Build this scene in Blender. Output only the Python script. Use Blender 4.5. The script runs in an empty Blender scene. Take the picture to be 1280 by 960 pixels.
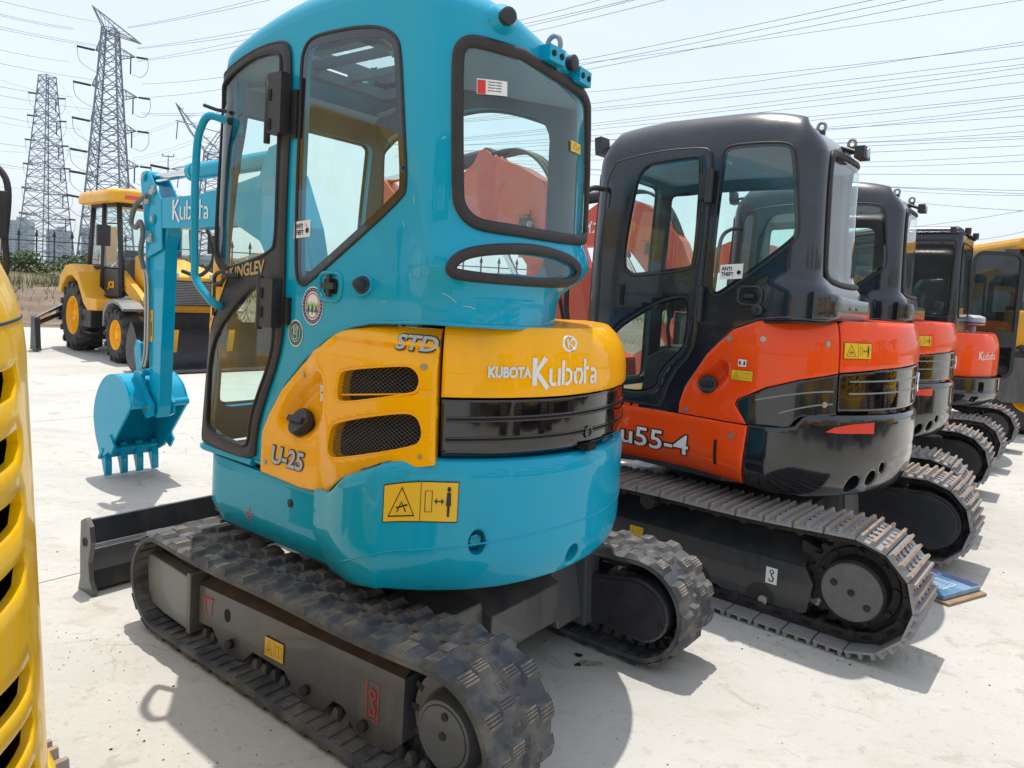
import bpy, bmesh, math, random
from mathutils import Vector, Matrix, geometry
R = math.radians
scn = bpy.context.scene
col = scn.collection
random.seed(7)
# ------------------------------------------------------------------ camera
cam_d = bpy.data.cameras.new("camera"); cam = bpy.data.objects.new("camera", cam_d); col.objects.link(cam)
scn.camera = cam
CF, CP, CR, CH, CCY = 907.895, R(4.34468), R(3.38853), 1.52645, 431.3094
cam_d.sensor_width = 36.0; cam_d.lens = 36.0*CF/1280
cam_d.shift_y = -(480-CCY)/1280
cam_d.clip_start = .02; cam_d.clip_end = 6000
fw = Vector((0, math.cos(CP), -math.sin(CP))); rt = Vector((1, 0, 0)); up0 = rt.cross(fw)
cx_ = math.cos(CR)*rt + math.sin(CR)*up0; cy_ = -math.sin(CR)*rt + math.cos(CR)*up0
m = Matrix((cx_, cy_, -fw)).transposed().to_4x4(); m.translation = Vector((0, 0, CH)); cam.matrix_world = m
# ------------------------------------------------------------------ sky, sun, exposure
SUN = Vector((-.05, .264, 1)).normalized()
world = bpy.data.worlds.new("World"); scn.world = world; world.use_nodes = True
nt = world.node_tree; nt.nodes.clear()
wo = nt.nodes.new('ShaderNodeOutputWorld'); bg = nt.nodes.new('ShaderNodeBackground')
sky = nt.nodes.new('ShaderNodeTexSky'); sky.sky_type = 'NISHITA'; sky.sun_disc = False
sky.sun_elevation = math.asin(SUN.z); sky.sun_rotation = math.atan2(SUN.x, SUN.y)
sky.air_density = 1.0; sky.dust_density = 3.0; sky.ozone_density = 1.5
# thin high cloud veil: soft noise mixed over the clear sky
tc = nt.nodes.new('ShaderNodeTexCoord'); mp = nt.nodes.new('ShaderNodeMapping'); mp.inputs['Scale'].default_value = (1, 1, 3.2)
nz = nt.nodes.new('ShaderNodeTexNoise'); nz.inputs['Scale'].default_value = 1.6; nz.inputs['Detail'].default_value = 6; nz.inputs['Roughness'].default_value = .55
cr = nt.nodes.new('ShaderNodeMapRange'); cr.inputs[1].default_value = .3; cr.inputs[2].default_value = .72; cr.inputs[3].default_value = .55; cr.inputs[4].default_value = .80
mx = nt.nodes.new('ShaderNodeMixRGB'); mx.inputs[2].default_value = (5.7, 6.25, 6.9, 1)
nt.links.new(tc.outputs['Generated'], mp.inputs[0]); nt.links.new(mp.outputs[0], nz.inputs[0]); nt.links.new(nz.outputs[0], cr.inputs[0])
nt.links.new(cr.outputs[0], mx.inputs[0]); nt.links.new(sky.outputs[0], mx.inputs[1]); nt.links.new(mx.outputs[0], bg.inputs[0])
bg.inputs[1].default_value = .15; nt.links.new(bg.outputs[0], wo.inputs[0])
sd = bpy.data.lights.new("sun", 'SUN'); so = bpy.data.objects.new("sun", sd); col.objects.link(so)
sd.energy = 3.3; sd.angle = R(.55); sd.color = (1.0, .955, .88)
so.rotation_euler = SUN.to_track_quat('Z', 'Y').to_euler(); so.location = (0, 0, 30)
scn.view_settings.view_transform = 'Standard'; scn.view_settings.look = 'None'
scn.view_settings.exposure = .22; scn.view_settings.gamma = 1
scn.render.resolution_x = 1024; scn.render.resolution_y = 768
scn.cycles.max_bounces = 8; scn.cycles.transparent_max_bounces = 24
scn.cycles.glossy_bounces = 3; scn.cycles.diffuse_bounces = 3
import math
import numpy as np
# ------------------------------------------------------------------ surfaces
class Foot:
    """closed plan outline, walked from front-left along the left side, round the rear, back along the right"""
    def __init__(self, pts):
        P=np.array(pts,float); Q=np.vstack([P,P[:1]])
        d=np.hypot(*(Q[1:]-Q[:-1]).T); keep=d>1e-7; P=P[keep]; Q=np.vstack([P,P[:1]])
        d=np.hypot(*(Q[1:]-Q[:-1]).T)
        self.s=np.concatenate([[0],np.cumsum(d)]); self.Q=Q; self.L=self.s[-1]
        T=np.roll(P,-1,0)-np.roll(P,1,0); T/=np.hypot(*T.T)[:,None]
        N=np.stack([T[:,1]*-1,T[:,0]],1); N=-N
        # outward test
        c=P.mean(0)
        if ((P-c)*N).sum()<0: N=-N
        for _ in range(2): N=(np.roll(N,1,0)+2*N+np.roll(N,-1,0)); N/=np.hypot(*N.T)[:,None]
        self.N=np.vstack([N,N[:1]])
    def at(self,s):
        s=s%self.L
        x=np.interp(s,self.s,self.Q[:,0]); y=np.interp(s,self.s,self.Q[:,1])
        a=np.interp(s,self.s,self.N[:,0]); b=np.interp(s,self.s,self.N[:,1]); m=math.hypot(a,b)
        return x,y,a/m,b/m
def rrect(x0,x1,y0,y1,fl,rl,rr,fr,n=14):
    o=[]
    def arc(cx,cy,r,a0,a1):
        for i in range(n+1):
            a=math.radians(a0+(a1-a0)*i/n); o.append((cx+r*math.cos(a),cy+r*math.sin(a)))
    def line(p,q):
        k=max(2,int(math.hypot(q[0]-p[0],q[1]-p[1])/.03))
        for i in range(1,k): o.append((p[0]+(q[0]-p[0])*i/k,p[1]+(q[1]-p[1])*i/k))
    arc(x1-fl,y1-fl,fl,45,90); line((x1-fl,y1),(x0+rl,y1))
    arc(x0+rl,y1-rl,rl,90,180); line((x0,y1-rl),(x0,y0+rr))
    arc(x0+rr,y0+rr,rr,180,270); line((x0+rr,y0),(x1-fr,y0))
    arc(x1-fr,y0+fr,fr,270,360); line((x1,y0+fr),(x1,y1-fl)); arc(x1-fl,y1-fl,fl,0,45)
    return Foot(o)
def spline(ctrl,n=12):
    P=[np.array(p,float) for p in ctrl]; m=len(P); o=[]
    for i in range(m):
        a,b,c,d=P[i-1],P[i],P[(i+1)%m],P[(i+2)%m]
        for k in range(n):
            t=k/n; o.append(.5*((2*b)+(c-a)*t+(2*a-5*b+4*c-d)*t*t+(3*b-a-3*c+d)*t**3))
    o=np.array(o)
    for _ in range(6): o=(np.roll(o,1,0)+2*o+np.roll(o,-1,0))/4
    return Foot(o)
def sm(a,b,x):
    t=min(1,max(0,(x-a)/(b-a))); return t*t*(3-2*t)
def arcpts(r,a0,a1,n,cx=0,cy=0): return [(cx+r*math.cos(math.radians(a0+(a1-a0)*i/n)),cy+r*math.sin(math.radians(a0+(a1-a0)*i/n))) for i in range(n+1)]
class Surf:
    def __init__(self,foot,ins,zmap=None): self.f=foot; self.ins=ins; self.zm=zmap
    def pt(self,s,z,off=0.0):
        x,y,nx,ny=self.f.at(s); i=self.ins(x,y,z)-off
        zz=z if self.zm is None else self.zm(x,y,z)
        return (x-nx*i,y-ny*i,zz)
    def nrm(self,s,z):
        e=.004
        a=np.array(self.pt(s+e,z))-np.array(self.pt(s-e,z)); b=np.array(self.pt(s,z+e))-np.array(self.pt(s,z-e))
        n=np.cross(b,a); n/=np.linalg.norm(n)
        x,y,nx,ny=self.f.at(s)
        return n if n[0]*nx+n[1]*ny>=-1e-6 else -n
    def on(self,s,z,off=0.0):
        p=np.array(self.pt(s,z))
        return tuple(p+self.nrm(s,z)*off) if off else tuple(p)
# --- teal machine
def quarter(z,z0,z1,d):
    t=min(1,max(0,(z-z0)/(z1-z0))); return d*(1-math.sqrt(max(0,1-t*t)))
def insA(x,y,z):
    i=.010*sm(1.6,2.3,z)+quarter(z,2.40,2.52,.15)
    i+=.10*max(0,z-.85)/1.5*sm(.72,.85,x)
    rear=sm(-.35,-.52,x)
    i-= rear*.045*sm(1.74,1.58,z)
    i+= rear*.03*sm(1.565,1.53,z)
    i+= .11*sm(0.25,-.15,y)*sm(1.66,1.46,z)*sm(0,-.3,x)
    return i
def zmA(x,y,z):
    k=sm(1.85,2.40,z)
    return z+k*(.06-.10*(max(0,x-.1)/.6)**2-.31*max(0,.1-x)**2-.22*min(.5,max(0,.38-y))*sm(.2,-.5,x))
A_CAB=Surf(rrect(-.62,.87,-.33,.58,.08,.20,.42,.12),insA,zmA)
A_FOOT=spline([(.76,.50),(.74,.575),(.5,.58),(.25,.582),(0,.595),(-.22,.60),(-.38,.585)]+arcpts(.735,132,228,12)+[(-.3,-.66),(0,-.70),(.4,-.64),(.74,-.5),(.78,0)],8)
def insAc(x,y,z): return quarter(z,1.22,1.42,.05)+quarter(z,1.24,1.42,.09)*sm(.15,-.3,y)
A_HOOD=Surf(A_FOOT,insAc)
A_CWF=spline([(.62,.50),(.60,.575),(.3,.60),(.08,.615),(-.06,.64),(-.2,.675),(-.34,.672)]+arcpts(.75,120,240,14)+[(-.3,-.68),(0,-.70),(.4,-.62),(.62,-.5),(.64,0)],8)
def insAw(x,y,z):
    return .055*max(0,(.66-z)/.14)**1.4 if z<.66 else quarter(z,.84,.885,.035)
A_CW=Surf(A_CWF,insAw)
A_PANF=rrect(-.62,.82,-.55,.585,.13,.1,.1,.1)
def insAp(x,y,z): return .55*max(0,.575-z) if z<.575 else .0
A_PAN=Surf(A_PANF,insAp)
# --- black and orange machines
def insB(x,y,z):
    i=.015*sm(1.6,2.3,z)+quarter(z,2.28,2.52,.18)
    rear=sm(-.4,-.62,x)
    i-= rear*.05*sm(1.68,1.60,z)*1.0
    i-= .0
    return i
def zmB(x,y,z):
    k=sm(2.1,2.48,z)
    return z+k*(.0-.14*max(0,(x-.1)/.8)**2-.10*max(0,(-.2-x)/.5)**2-.03*max(0,(.3-y)/.5)**2)
B_CAB=Surf(rrect(-.68,.62,-.2,.80,.12,.13,.40,.14),insB,zmB)
B_FOOT=spline([(.72,.72),(.70,.795),(.4,.80),(.1,.805),(-.15,.815),(-.35,.835),(-.5,.815)]+arcpts(.985,135,228,12)+[(-.45,-.88),(0,-.95),(.5,-.85),(.72,-.6),(.75,0)],8)
def insBc(x,y,z): return quarter(z,1.28,1.50,.07)
B_HOOD=Surf(B_FOOT,insBc)
B_CWF=spline([(.62,.72),(.60,.79),(.2,.81),(-.1,.82),(-.33,.85),(-.5,.845)]+arcpts(1.005,124,240,14)+[(-.4,-.9),(0,-.95),(.5,-.85),(.62,-.6),(.64,0)],8)
def insBw(x,y,z):
    return .13*(1-math.sqrt(max(0,1-max(0,(.78-z)/.175)**2)) if z<.78 else 0)+quarter(z,.97,1.015,.03)
B_CW=Surf(B_CWF,insBw)
OUT = {
 'a_door': [(0.124,2.37),(0.296,2.362),(0.476,2.341),(0.526,2.322),(0.552,2.279),(0.565,2.065),(0.557,1.893),(0.576,1.498),(0.576,1.329),(0.558,1.214),(0.465,1.04),(0.424,0.918),(0.42,0.797),(0.082,0.837),(0.03,1.241),(0.184,1.536),(0.036,1.588),(0.09,1.919),(0.09,2.164)],
 'a_glass_up': [(0.145,2.33),(0.335,2.321),(0.473,2.301),(0.499,2.28),(0.506,2.072),(0.513,1.895),(0.528,1.642),(0.495,1.606),(0.218,1.547),(0.189,1.553),(0.12,1.6),(0.113,1.918),(0.121,2.151)],
 'a_glass_low': [(0.097,1.231),(0.335,1.46),(0.471,1.491),(0.518,1.475),(0.532,1.317),(0.522,1.219),(0.428,1.044),(0.395,0.96),(0.385,0.848),(0.118,0.866),(0.099,0.957)],
 'a_win': [(0.611,2.252),(0.626,2.294),(0.666,2.32),(0.776,2.319),(0.982,2.319),(1.06,2.308),(1.103,2.285),(1.123,2.255),(1.158,2.027),(1.189,1.834),(1.168,1.79),(0.709,1.504),(0.677,1.497),(0.643,1.516),(0.632,1.617),(0.62,1.89),(0.617,2.072)],
 'a_rearwin': [(1.36,2.249),(1.369,2.296),(1.393,2.32),(1.429,2.332),(1.663,2.363),(1.905,2.402),(1.99,2.398),(2.039,2.366),(2.131,1.918),(2.13,1.776),(2.13,1.739),(1.964,1.711),(1.614,1.711),(1.471,1.712),(1.426,1.73),(1.394,1.769),(1.385,1.812)],
 'a_lens': [(1.382,1.571),(1.392,1.603),(1.425,1.629),(1.514,1.649),(1.68,1.661),(1.847,1.647),(1.921,1.619),(1.924,1.585),(1.864,1.56),(1.583,1.556),(1.408,1.561)],
 'a_arch': [(0.43,0.729),(0.488,0.819),(0.492,0.929),(0.528,1.027),(0.603,1.129),(0.712,1.23),(0.833,1.316),(0.958,1.368),(1.057,1.389),(1.33,1.407),(1.472,1.406),(1.97,1.393)],
 'a_handlebox': [(0.836,1.545),(0.97,1.555),(0.976,1.469),(0.842,1.462),(0.907,1.504)],
 'a_marks': [(0.75,1.429),(0.653,1.335),(1.109,1.531),(0.777,1.706),(0.474,2.156),(0.535,1.437)],
 'a_king': [(0.294,1.502),(0.503,1.555),(0.139,1.506),(0.178,1.536),(0.25,1.481),(0.17,1.352)],
 'a_cover': [(1.346,1.397),(1.366,0.961),(1.22,0.936),(1.065,0.888),(0.994,0.86),(0.919,0.808),(0.73,0.768),(0.473,0.777),(0.481,0.929),(0.518,1.003),(0.595,1.108),(0.716,1.211),(0.847,1.31),(0.954,1.366),(1.046,1.389)],
 'a_crease': [(0.862,1.303),(0.973,1.297),(1.194,1.307),(1.355,1.306)],
 'a_grill_up': [(0.945,1.21),(0.974,1.229),(1.23,1.27),(1.266,1.266),(1.291,1.238),(1.285,1.199),(1.263,1.182),(0.981,1.116),(0.934,1.12)],
 'a_grill_lo': [(0.909,1.019),(0.951,1.051),(1.239,1.125),(1.286,1.118),(1.305,1.079),(1.304,1.041),(1.278,1.014),(0.968,0.924),(0.912,0.916),(0.896,0.944)],
 'a_recess': [(0.537,0.947),(0.612,1.08),(0.699,1.16),(0.814,1.216),(0.861,1.208),(0.874,1.081),(0.81,0.985),(0.749,0.937)],
 'a_hmarks': [(0.7,0.987),(0.635,0.874),(1.268,1.347),(0.815,1.117),(0.733,1.181),(1.307,1.272),(1.307,0.985),(0.503,0.814)],
 'a_hood': [(1.351,1.385),(1.364,1.178),(1.375,0.967),(1.783,0.986),(2.135,0.994),(2.048,1.207),(1.765,1.197),(1.58,1.187),(2.027,1.379),(1.992,1.407)],
 'a_hmark2': [(1.8,1.356),(1.584,1.26),(1.8,1.26),(1.915,1.034),(1.886,1.0)],
 'a_cw': [(0.783,0.799),(0.87,0.838),(0.923,0.882),(0.983,0.905),(1.136,0.938),(1.277,0.951),(1.459,0.97),(1.721,0.986),(2.162,0.977),(0.621,0.437),(1.103,0.55),(1.403,0.54),(1.756,0.567),(2.015,0.634)],
 'a_cwmark': [(1.099,0.883),(1.336,0.897),(1.34,0.788),(1.108,0.772),(1.401,0.717),(1.795,0.63)],
 'a_cwline': [(0.846,0.579),(1.104,0.692),(1.306,0.716),(1.517,0.746),(1.708,0.761)],
 'a_pan': [(0.1,0.781),(0.128,0.596),(0.125,0.502),(0.182,0.464),(0.701,0.418),(0.795,0.773),(0.374,0.769),(0.69,0.69),(0.437,0.593)],
 'b_door': [(0.26,2.302),(0.477,2.314),(0.665,2.313),(0.703,2.289),(0.711,2.244),(0.718,1.986),(0.708,1.676),(0.712,1.418),(0.695,1.253),(0.576,1.12),(0.532,0.957),(0.243,0.965),(0.144,1.063),(0.125,1.293),(0.201,1.841)],
 'b_glass_up': [(0.295,2.248),(0.482,2.267),(0.646,2.277),(0.662,2.255),(0.674,1.987),(0.674,1.709),(0.64,1.683),(0.337,1.643),(0.297,1.642),(0.23,1.698),(0.252,1.996)],
 'b_glass_low': [(0.184,1.307),(0.453,1.504),(0.619,1.551),(0.663,1.528),(0.668,1.36),(0.653,1.262),(0.527,1.14),(0.504,1.006),(0.257,0.995),(0.203,1.07)],
 'b_win': [(0.767,2.248),(0.771,2.296),(0.803,2.318),(0.934,2.325),(1.076,2.333),(1.117,2.319),(1.136,2.284),(1.166,2.071),(1.191,1.882),(1.169,1.832),(0.84,1.571),(0.79,1.552),(0.756,1.583),(0.752,1.678),(0.755,1.965)],
 'b_rearwin': [(1.381,2.285),(1.43,2.341),(1.568,2.366),(1.764,2.375),(1.91,2.348),(1.928,2.173),(1.93,1.779),(1.93,1.653),(1.745,1.624),(1.56,1.649),(1.501,1.689)],
 'b_arch': [(0.515,0.924),(0.649,0.923),(0.649,0.975),(0.674,1.068),(0.781,1.245),(0.91,1.397),(1.051,1.455),(1.214,1.468),(1.458,1.468)],
 'b_marks': [(0.977,1.573),(0.873,1.718),(0.706,2.163),(0.702,1.489),(0.247,1.564),(0.195,1.43)],
 'b_cover': [(1.66,1.457),(1.65,1.221),(1.671,1.029),(1.482,0.98),(1.46,0.93),(1.268,0.93),(0.884,0.929),(0.889,0.985),(0.911,1.065),(1.029,1.26),(1.159,1.394),(1.296,1.452)],
 'b_flare': [(1.2,1.028),(1.21,1.05),(1.343,1.126),(1.488,1.177),(1.651,1.217),(1.671,1.029),(1.482,0.98),(1.46,0.93),(1.268,0.93)],
 'b_recess': [(0.931,1.047),(0.952,1.134),(1.036,1.228),(1.111,1.256),(1.157,1.233),(1.161,1.14),(1.083,1.06)],
 'b_hmarks': [(1.038,1.099),(1.146,1.345),(1.309,1.355),(1.601,1.355),(0.93,0.953),(1.61,1.063),(1.224,1.176),(1.22,1.22),(1.764,1.334),(1.684,1.37),(1.851,1.376),(1.689,1.285)],
 'b_hood': [(1.674,1.458),(1.668,1.221),(1.68,1.029),(1.973,1.031),(2.408,1.041),(2.288,1.273),(1.94,1.25),(2.292,1.408),(2.105,1.468)],
 'b_cw': [(1.179,0.933),(1.374,0.932),(1.405,0.977),(1.59,1.006),(1.929,1.017),(2.551,1.005),(1.154,0.632),(1.603,0.594),(1.919,0.577),(2.349,0.654)],
 'b_cwmark': [(1.546,0.936),(1.599,0.969),(1.832,0.992),(1.837,0.924),(1.752,0.673),(1.868,0.704),(1.934,0.751)],
 'b_pan': [(0.389,0.917),(1.187,0.93),(1.159,0.633),(0.345,0.602),(0.69,0.743),(1.018,0.836),(1.112,0.861)],
}
WIRES = [([-94.79, 155.0, 50.28], [-76.97, 100.0, 35.4], 0.03, 0), ([-94.79, 155.0, 49.96], [-76.97, 100.0, 35.19], 0.03, 0), ([-89.92, 155.0, 47.16], [-78.83, 100.0, 33.94], 0.03, 0), ([-89.91, 155.0, 46.84], [-78.83, 100.0, 33.57], 0.03, 0), ([-95.54, 155.0, 43.43], [-76.64, 100.0, 30.54], 0.03, 0), ([-89.8, 155.0, 40.01], [-78.83, 100.0, 29.02], 0.03, 0), ([-94.77, 155.0, 36.29], [-76.89, 100.0, 25.58], 0.03, 0), ([-90.21, 155.0, 33.93], [-78.64, 100.0, 24.63], 0.03, 0), ([-92.84, 155.0, 29.66], [-77.6, 100.0, 21.88], 0.03, 0), ([-92.44, 155.0, 25.22], [-77.73, 100.0, 17.81], 0.03, 0), ([-92.54, 155.0, 20.57], [-77.67, 100.0, 15.16], 0.03, 0), ([-89.32, 155.0, 51.72], [-78.23, 100.0, 37.38], 0.03, 0), ([-132.25, 200.0, 47.5], [-110.87, 150.0, 39.12], 0.03, 1), ([-132.42, 200.0, 42.41], [-110.75, 150.0, 32.8], 0.03, 1), ([-132.37, 200.0, 37.52], [-110.75, 150.0, 30.16], 0.03, 1), ([-132.75, 200.0, 31.1], [-110.53, 150.0, 23.84], 0.03, 1), ([-132.71, 200.0, 26.39], [-110.52, 150.0, 20.82], 0.03, 1), ([-133.97, 200.0, 21.37], [-109.91, 150.0, 16.63], 0.03, 1), ([-83.65, 155.0, 51.08], [-21.66, 90.0, 38.18], 0.03, 2), ([-83.49, 155.0, 50.93], [-18.32, 90.0, 38.46], 0.03, 2), ([-81.41, 155.0, 47.0], [-15.12, 90.0, 35.77], 0.03, 2), ([-81.41, 155.0, 46.84], [-15.07, 90.0, 34.75], 0.03, 2), ([-81.36, 155.0, 44.41], [-17.0, 90.0, 34.92], 0.03, 2), ([-81.36, 155.0, 44.25], [-18.85, 90.0, 33.22], 0.03, 2), ([-80.43, 155.0, 39.74], [-26.24, 90.0, 27.35], 0.03, 2), ([-80.2, 155.0, 36.97], [-26.68, 90.0, 26.1], 0.03, 2), ([-80.48, 155.0, 33.84], [-25.96, 90.0, 22.44], 0.03, 2), ([-80.13, 155.0, 33.53], [-26.14, 90.0, 22.05], 0.03, 2), ([-117.37, 185.0, 47.84], [-81.7, 140.0, 27.03], 0.022, 3), ([-116.92, 185.0, 43.38], [-81.65, 140.0, 23.13], 0.022, 3), ([-116.47, 185.0, 38.71], [-81.95, 140.0, 20.46], 0.022, 3), ([-99.15, 185.0, 34.21], [-62.39, 140.0, 31.21], 0.022, 3), ([-98.54, 185.0, 33.85], [-62.4, 140.0, 30.76], 0.022, 3), ([-98.04, 185.0, 28.74], [-62.62, 140.0, 26.25], 0.022, 3), ([-97.82, 185.0, 28.16], [-62.61, 140.0, 25.64], 0.022, 3), ([-115.96, 185.0, 29.28], [-75.89, 140.0, 20.86], 0.022, 3), ([-115.49, 185.0, 24.35], [-61.56, 140.0, 23.3], 0.022, 3), ([-97.93, 185.0, 23.19], [-62.87, 140.0, 23.31], 0.022, 3), ([-17.78, 155.0, 53.61], [9.1, 70.0, 29.86], 0.03, 4), ([-20.73, 155.0, 52.21], [12.73, 70.0, 30.21], 0.03, 4), ([-20.31, 155.0, 51.32], [13.43, 70.0, 30.36], 0.03, 4), ([-22.59, 155.0, 49.34], [17.16, 70.0, 30.79], 0.03, 4), ([-42.93, 155.0, 37.32], [43.33, 70.0, 33.55], 0.03, 4), ([-48.89, 155.0, 35.11], [47.73, 70.0, 34.01], 0.03, 4), ([-54.97, 155.0, 32.88], [52.62, 70.0, 34.51], 0.03, 4), ([-4.53, 155.0, 46.68], [56.16, 70.0, 33.45], 0.03, 4), ([-26.63, 150.0, 36.68], [68.05, 85.0, 34.72], 0.03, 4), ([-26.46, 150.0, 32.95], [67.96, 85.0, 35.49], 0.03, 4), ([-26.46, 150.0, 33.0], [68.21, 85.0, 33.43], 0.03, 4), ([-26.46, 150.0, 32.88], [68.31, 85.0, 32.62], 0.03, 4), ([-26.3, 150.0, 29.48], [68.32, 85.0, 32.53], 0.03, 4), ([-26.29, 150.0, 29.36], [68.43, 85.0, 31.72], 0.03, 4), ([-26.25, 150.0, 28.52], [68.76, 85.0, 29.0], 0.03, 4), ([-26.19, 150.0, 27.11], [68.78, 85.0, 28.83], 0.03, 4), ([-17.51, 150.0, 30.35], [68.55, 85.0, 30.73], 0.03, 4), ([50.67, 150.0, 36.63], [61.87, 85.0, 26.93], 0.03, 4), ([18.21, 150.0, 31.37], [65.29, 85.0, 26.95], 0.03, 4), ([56.27, 150.0, 35.13], [61.58, 85.0, 24.45], 0.03, 4), ([56.33, 150.0, 34.5], [61.68, 85.0, 23.67], 0.03, 4), ([57.75, 150.0, 30.82], [61.88, 85.0, 20.98], 0.03, 4), ([57.83, 150.0, 29.97], [61.96, 85.0, 20.22], 0.03, 4), ([-17.37, 150.0, 27.62], [70.35, 85.0, 16.19], 0.03, 4), ([-17.28, 150.0, 25.89], [70.27, 85.0, 16.8], 0.03, 4), ([-17.43, 150.0, 28.77], [69.41, 85.0, 23.74], 0.03, 4), ([-17.36, 150.0, 27.43], [69.44, 85.0, 23.56], 0.03, 4), ([-17.29, 150.0, 26.06], [70.01, 85.0, 18.92], 0.03, 4), ([71.34, 150.0, 26.46], [61.07, 85.0, 15.99], 0.03, 4), ([71.51, 150.0, 24.72], [61.29, 85.0, 14.13], 0.03, 4), ([74.34, 150.0, 18.34], [60.98, 85.0, 14.8], 0.03, 4), ([88.87, 150.0, 16.73], [59.78, 85.0, 12.16], 0.03, 4), ([-17.48, 150.0, 29.74], [69.1, 85.0, 26.28], 0.03, 4), ([-17.32, 150.0, 26.64], [69.54, 85.0, 22.69], 0.03, 4)]
# ------------------------------------------------------------------ materials
MATS = {}
def mat(name, c, rough=.5, metal=0., coat=0., n=None, nscale=8., amt=.0, c2=None, bump=0., bscale=60., spec=.5, obj=True, lo=.45, hi=.7, streak=0., crough=.05):
    if name in MATS: return MATS[name]
    m = bpy.data.materials.new(name); m.use_nodes = True; t = m.node_tree
    b = t.nodes['Principled BSDF']; b.inputs['Base Color'].default_value = (*c, 1)
    b.inputs['Roughness'].default_value = rough; b.inputs['Metallic'].default_value = metal
    b.inputs['Coat Weight'].default_value = coat; b.inputs['Coat Roughness'].default_value = crough
    b.inputs['Specular IOR Level'].default_value = spec
    tc = t.nodes.new('ShaderNodeTexCoord')
    if c2 is not None:
        nz = t.nodes.new('ShaderNodeTexNoise'); nz.inputs['Scale'].default_value = nscale; nz.inputs['Detail'].default_value = 7; nz.inputs['Roughness'].default_value = .62
        mr = t.nodes.new('ShaderNodeMapRange'); mr.inputs[1].default_value = lo; mr.inputs[2].default_value = hi; mr.inputs[4].default_value = amt
        mx = t.nodes.new('ShaderNodeMixRGB'); mx.inputs[1].default_value = (*c, 1); mx.inputs[2].default_value = (*c2, 1)
        if streak:
            mg = t.nodes.new('ShaderNodeMapping'); mg.inputs['Scale'].default_value = (1, 1, streak); t.links.new(tc.outputs['Object'], mg.inputs[0]); t.links.new(mg.outputs[0], nz.inputs[0])
        else: t.links.new(tc.outputs['Object'], nz.inputs[0])
        t.links.new(nz.outputs[0], mr.inputs[0]); t.links.new(mr.outputs[0], mx.inputs[0]); t.links.new(mx.outputs[0], b.inputs['Base Color'])
        rr = t.nodes.new('ShaderNodeMapRange'); rr.inputs[1].default_value = lo; rr.inputs[2].default_value = hi; rr.inputs[3].default_value = rough; rr.inputs[4].default_value = min(1, rough+.35*amt)
        t.links.new(nz.outputs[0], rr.inputs[0]); t.links.new(rr.outputs[0], b.inputs['Roughness'])
    if bump:
        n2 = t.nodes.new('ShaderNodeTexNoise'); n2.inputs['Scale'].default_value = bscale; n2.inputs['Detail'].default_value = 4
        bp = t.nodes.new('ShaderNodeBump'); bp.inputs['Strength'].default_value = bump; bp.inputs['Distance'].default_value = .01
        t.links.new(tc.outputs['Object'], n2.inputs[0]); t.links.new(n2.outputs[0], bp.inputs['Height']); t.links.new(bp.outputs[0], b.inputs['Normal'])
    MATS[name] = m; return m
def glassmat(name, tint, gl=.08, dark=1.0, gcol=(1,1,1)):
    m = bpy.data.materials.new(name); m.use_nodes = True; t = m.node_tree; t.nodes.clear()
    o = t.nodes.new('ShaderNodeOutputMaterial'); tr = t.nodes.new('ShaderNodeBsdfTransparent'); tr.inputs[0].default_value = (*tint, 1)
    g = t.nodes.new('ShaderNodeBsdfGlossy'); g.inputs['Roughness'].default_value = .015; g.inputs[0].default_value = (*gcol, 1)
    lw = t.nodes.new('ShaderNodeLayerWeight'); lw.inputs[0].default_value = .5
    pw = t.nodes.new('ShaderNodeMath'); pw.operation = 'POWER'; pw.inputs[1].default_value = 4.5; t.links.new(lw.outputs['Facing'], pw.inputs[0])
    ad = t.nodes.new('ShaderNodeMath'); ad.operation = 'MULTIPLY_ADD'; ad.inputs[1].default_value = .85; ad.inputs[2].default_value = gl; ad.use_clamp = True
    mx = t.nodes.new('ShaderNodeMixShader'); t.links.new(pw.outputs[0], ad.inputs[0]); t.links.new(ad.outputs[0], mx.inputs[0])
    d = t.nodes.new('ShaderNodeBsdfDiffuse'); d.inputs[0].default_value = (.5, .5, .48, 1)
    nz = t.nodes.new('ShaderNodeTexNoise'); nz.inputs['Scale'].default_value = 5; nz.inputs['Detail'].default_value = 8; tc = t.nodes.new('ShaderNodeTexCoord')
    mr = t.nodes.new('ShaderNodeMapRange'); mr.inputs[1].default_value = .35; mr.inputs[2].default_value = .8; mr.inputs[3].default_value = .01; mr.inputs[4].default_value = .06
    m2 = t.nodes.new('ShaderNodeMixShader'); t.links.new(tc.outputs['Object'], nz.inputs[0]); t.links.new(nz.outputs[0], mr.inputs[0])
    t.links.new(mr.outputs[0], m2.inputs[0]); t.links.new(tr.outputs[0], m2.inputs[1]); t.links.new(d.outputs[0], m2.inputs[2])
    t.links.new(m2.outputs[0], mx.inputs[1]); t.links.new(g.outputs[0], mx.inputs[2]); t.links.new(mx.outputs[0], o.inputs[0])
    MATS[name] = m; return m
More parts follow.
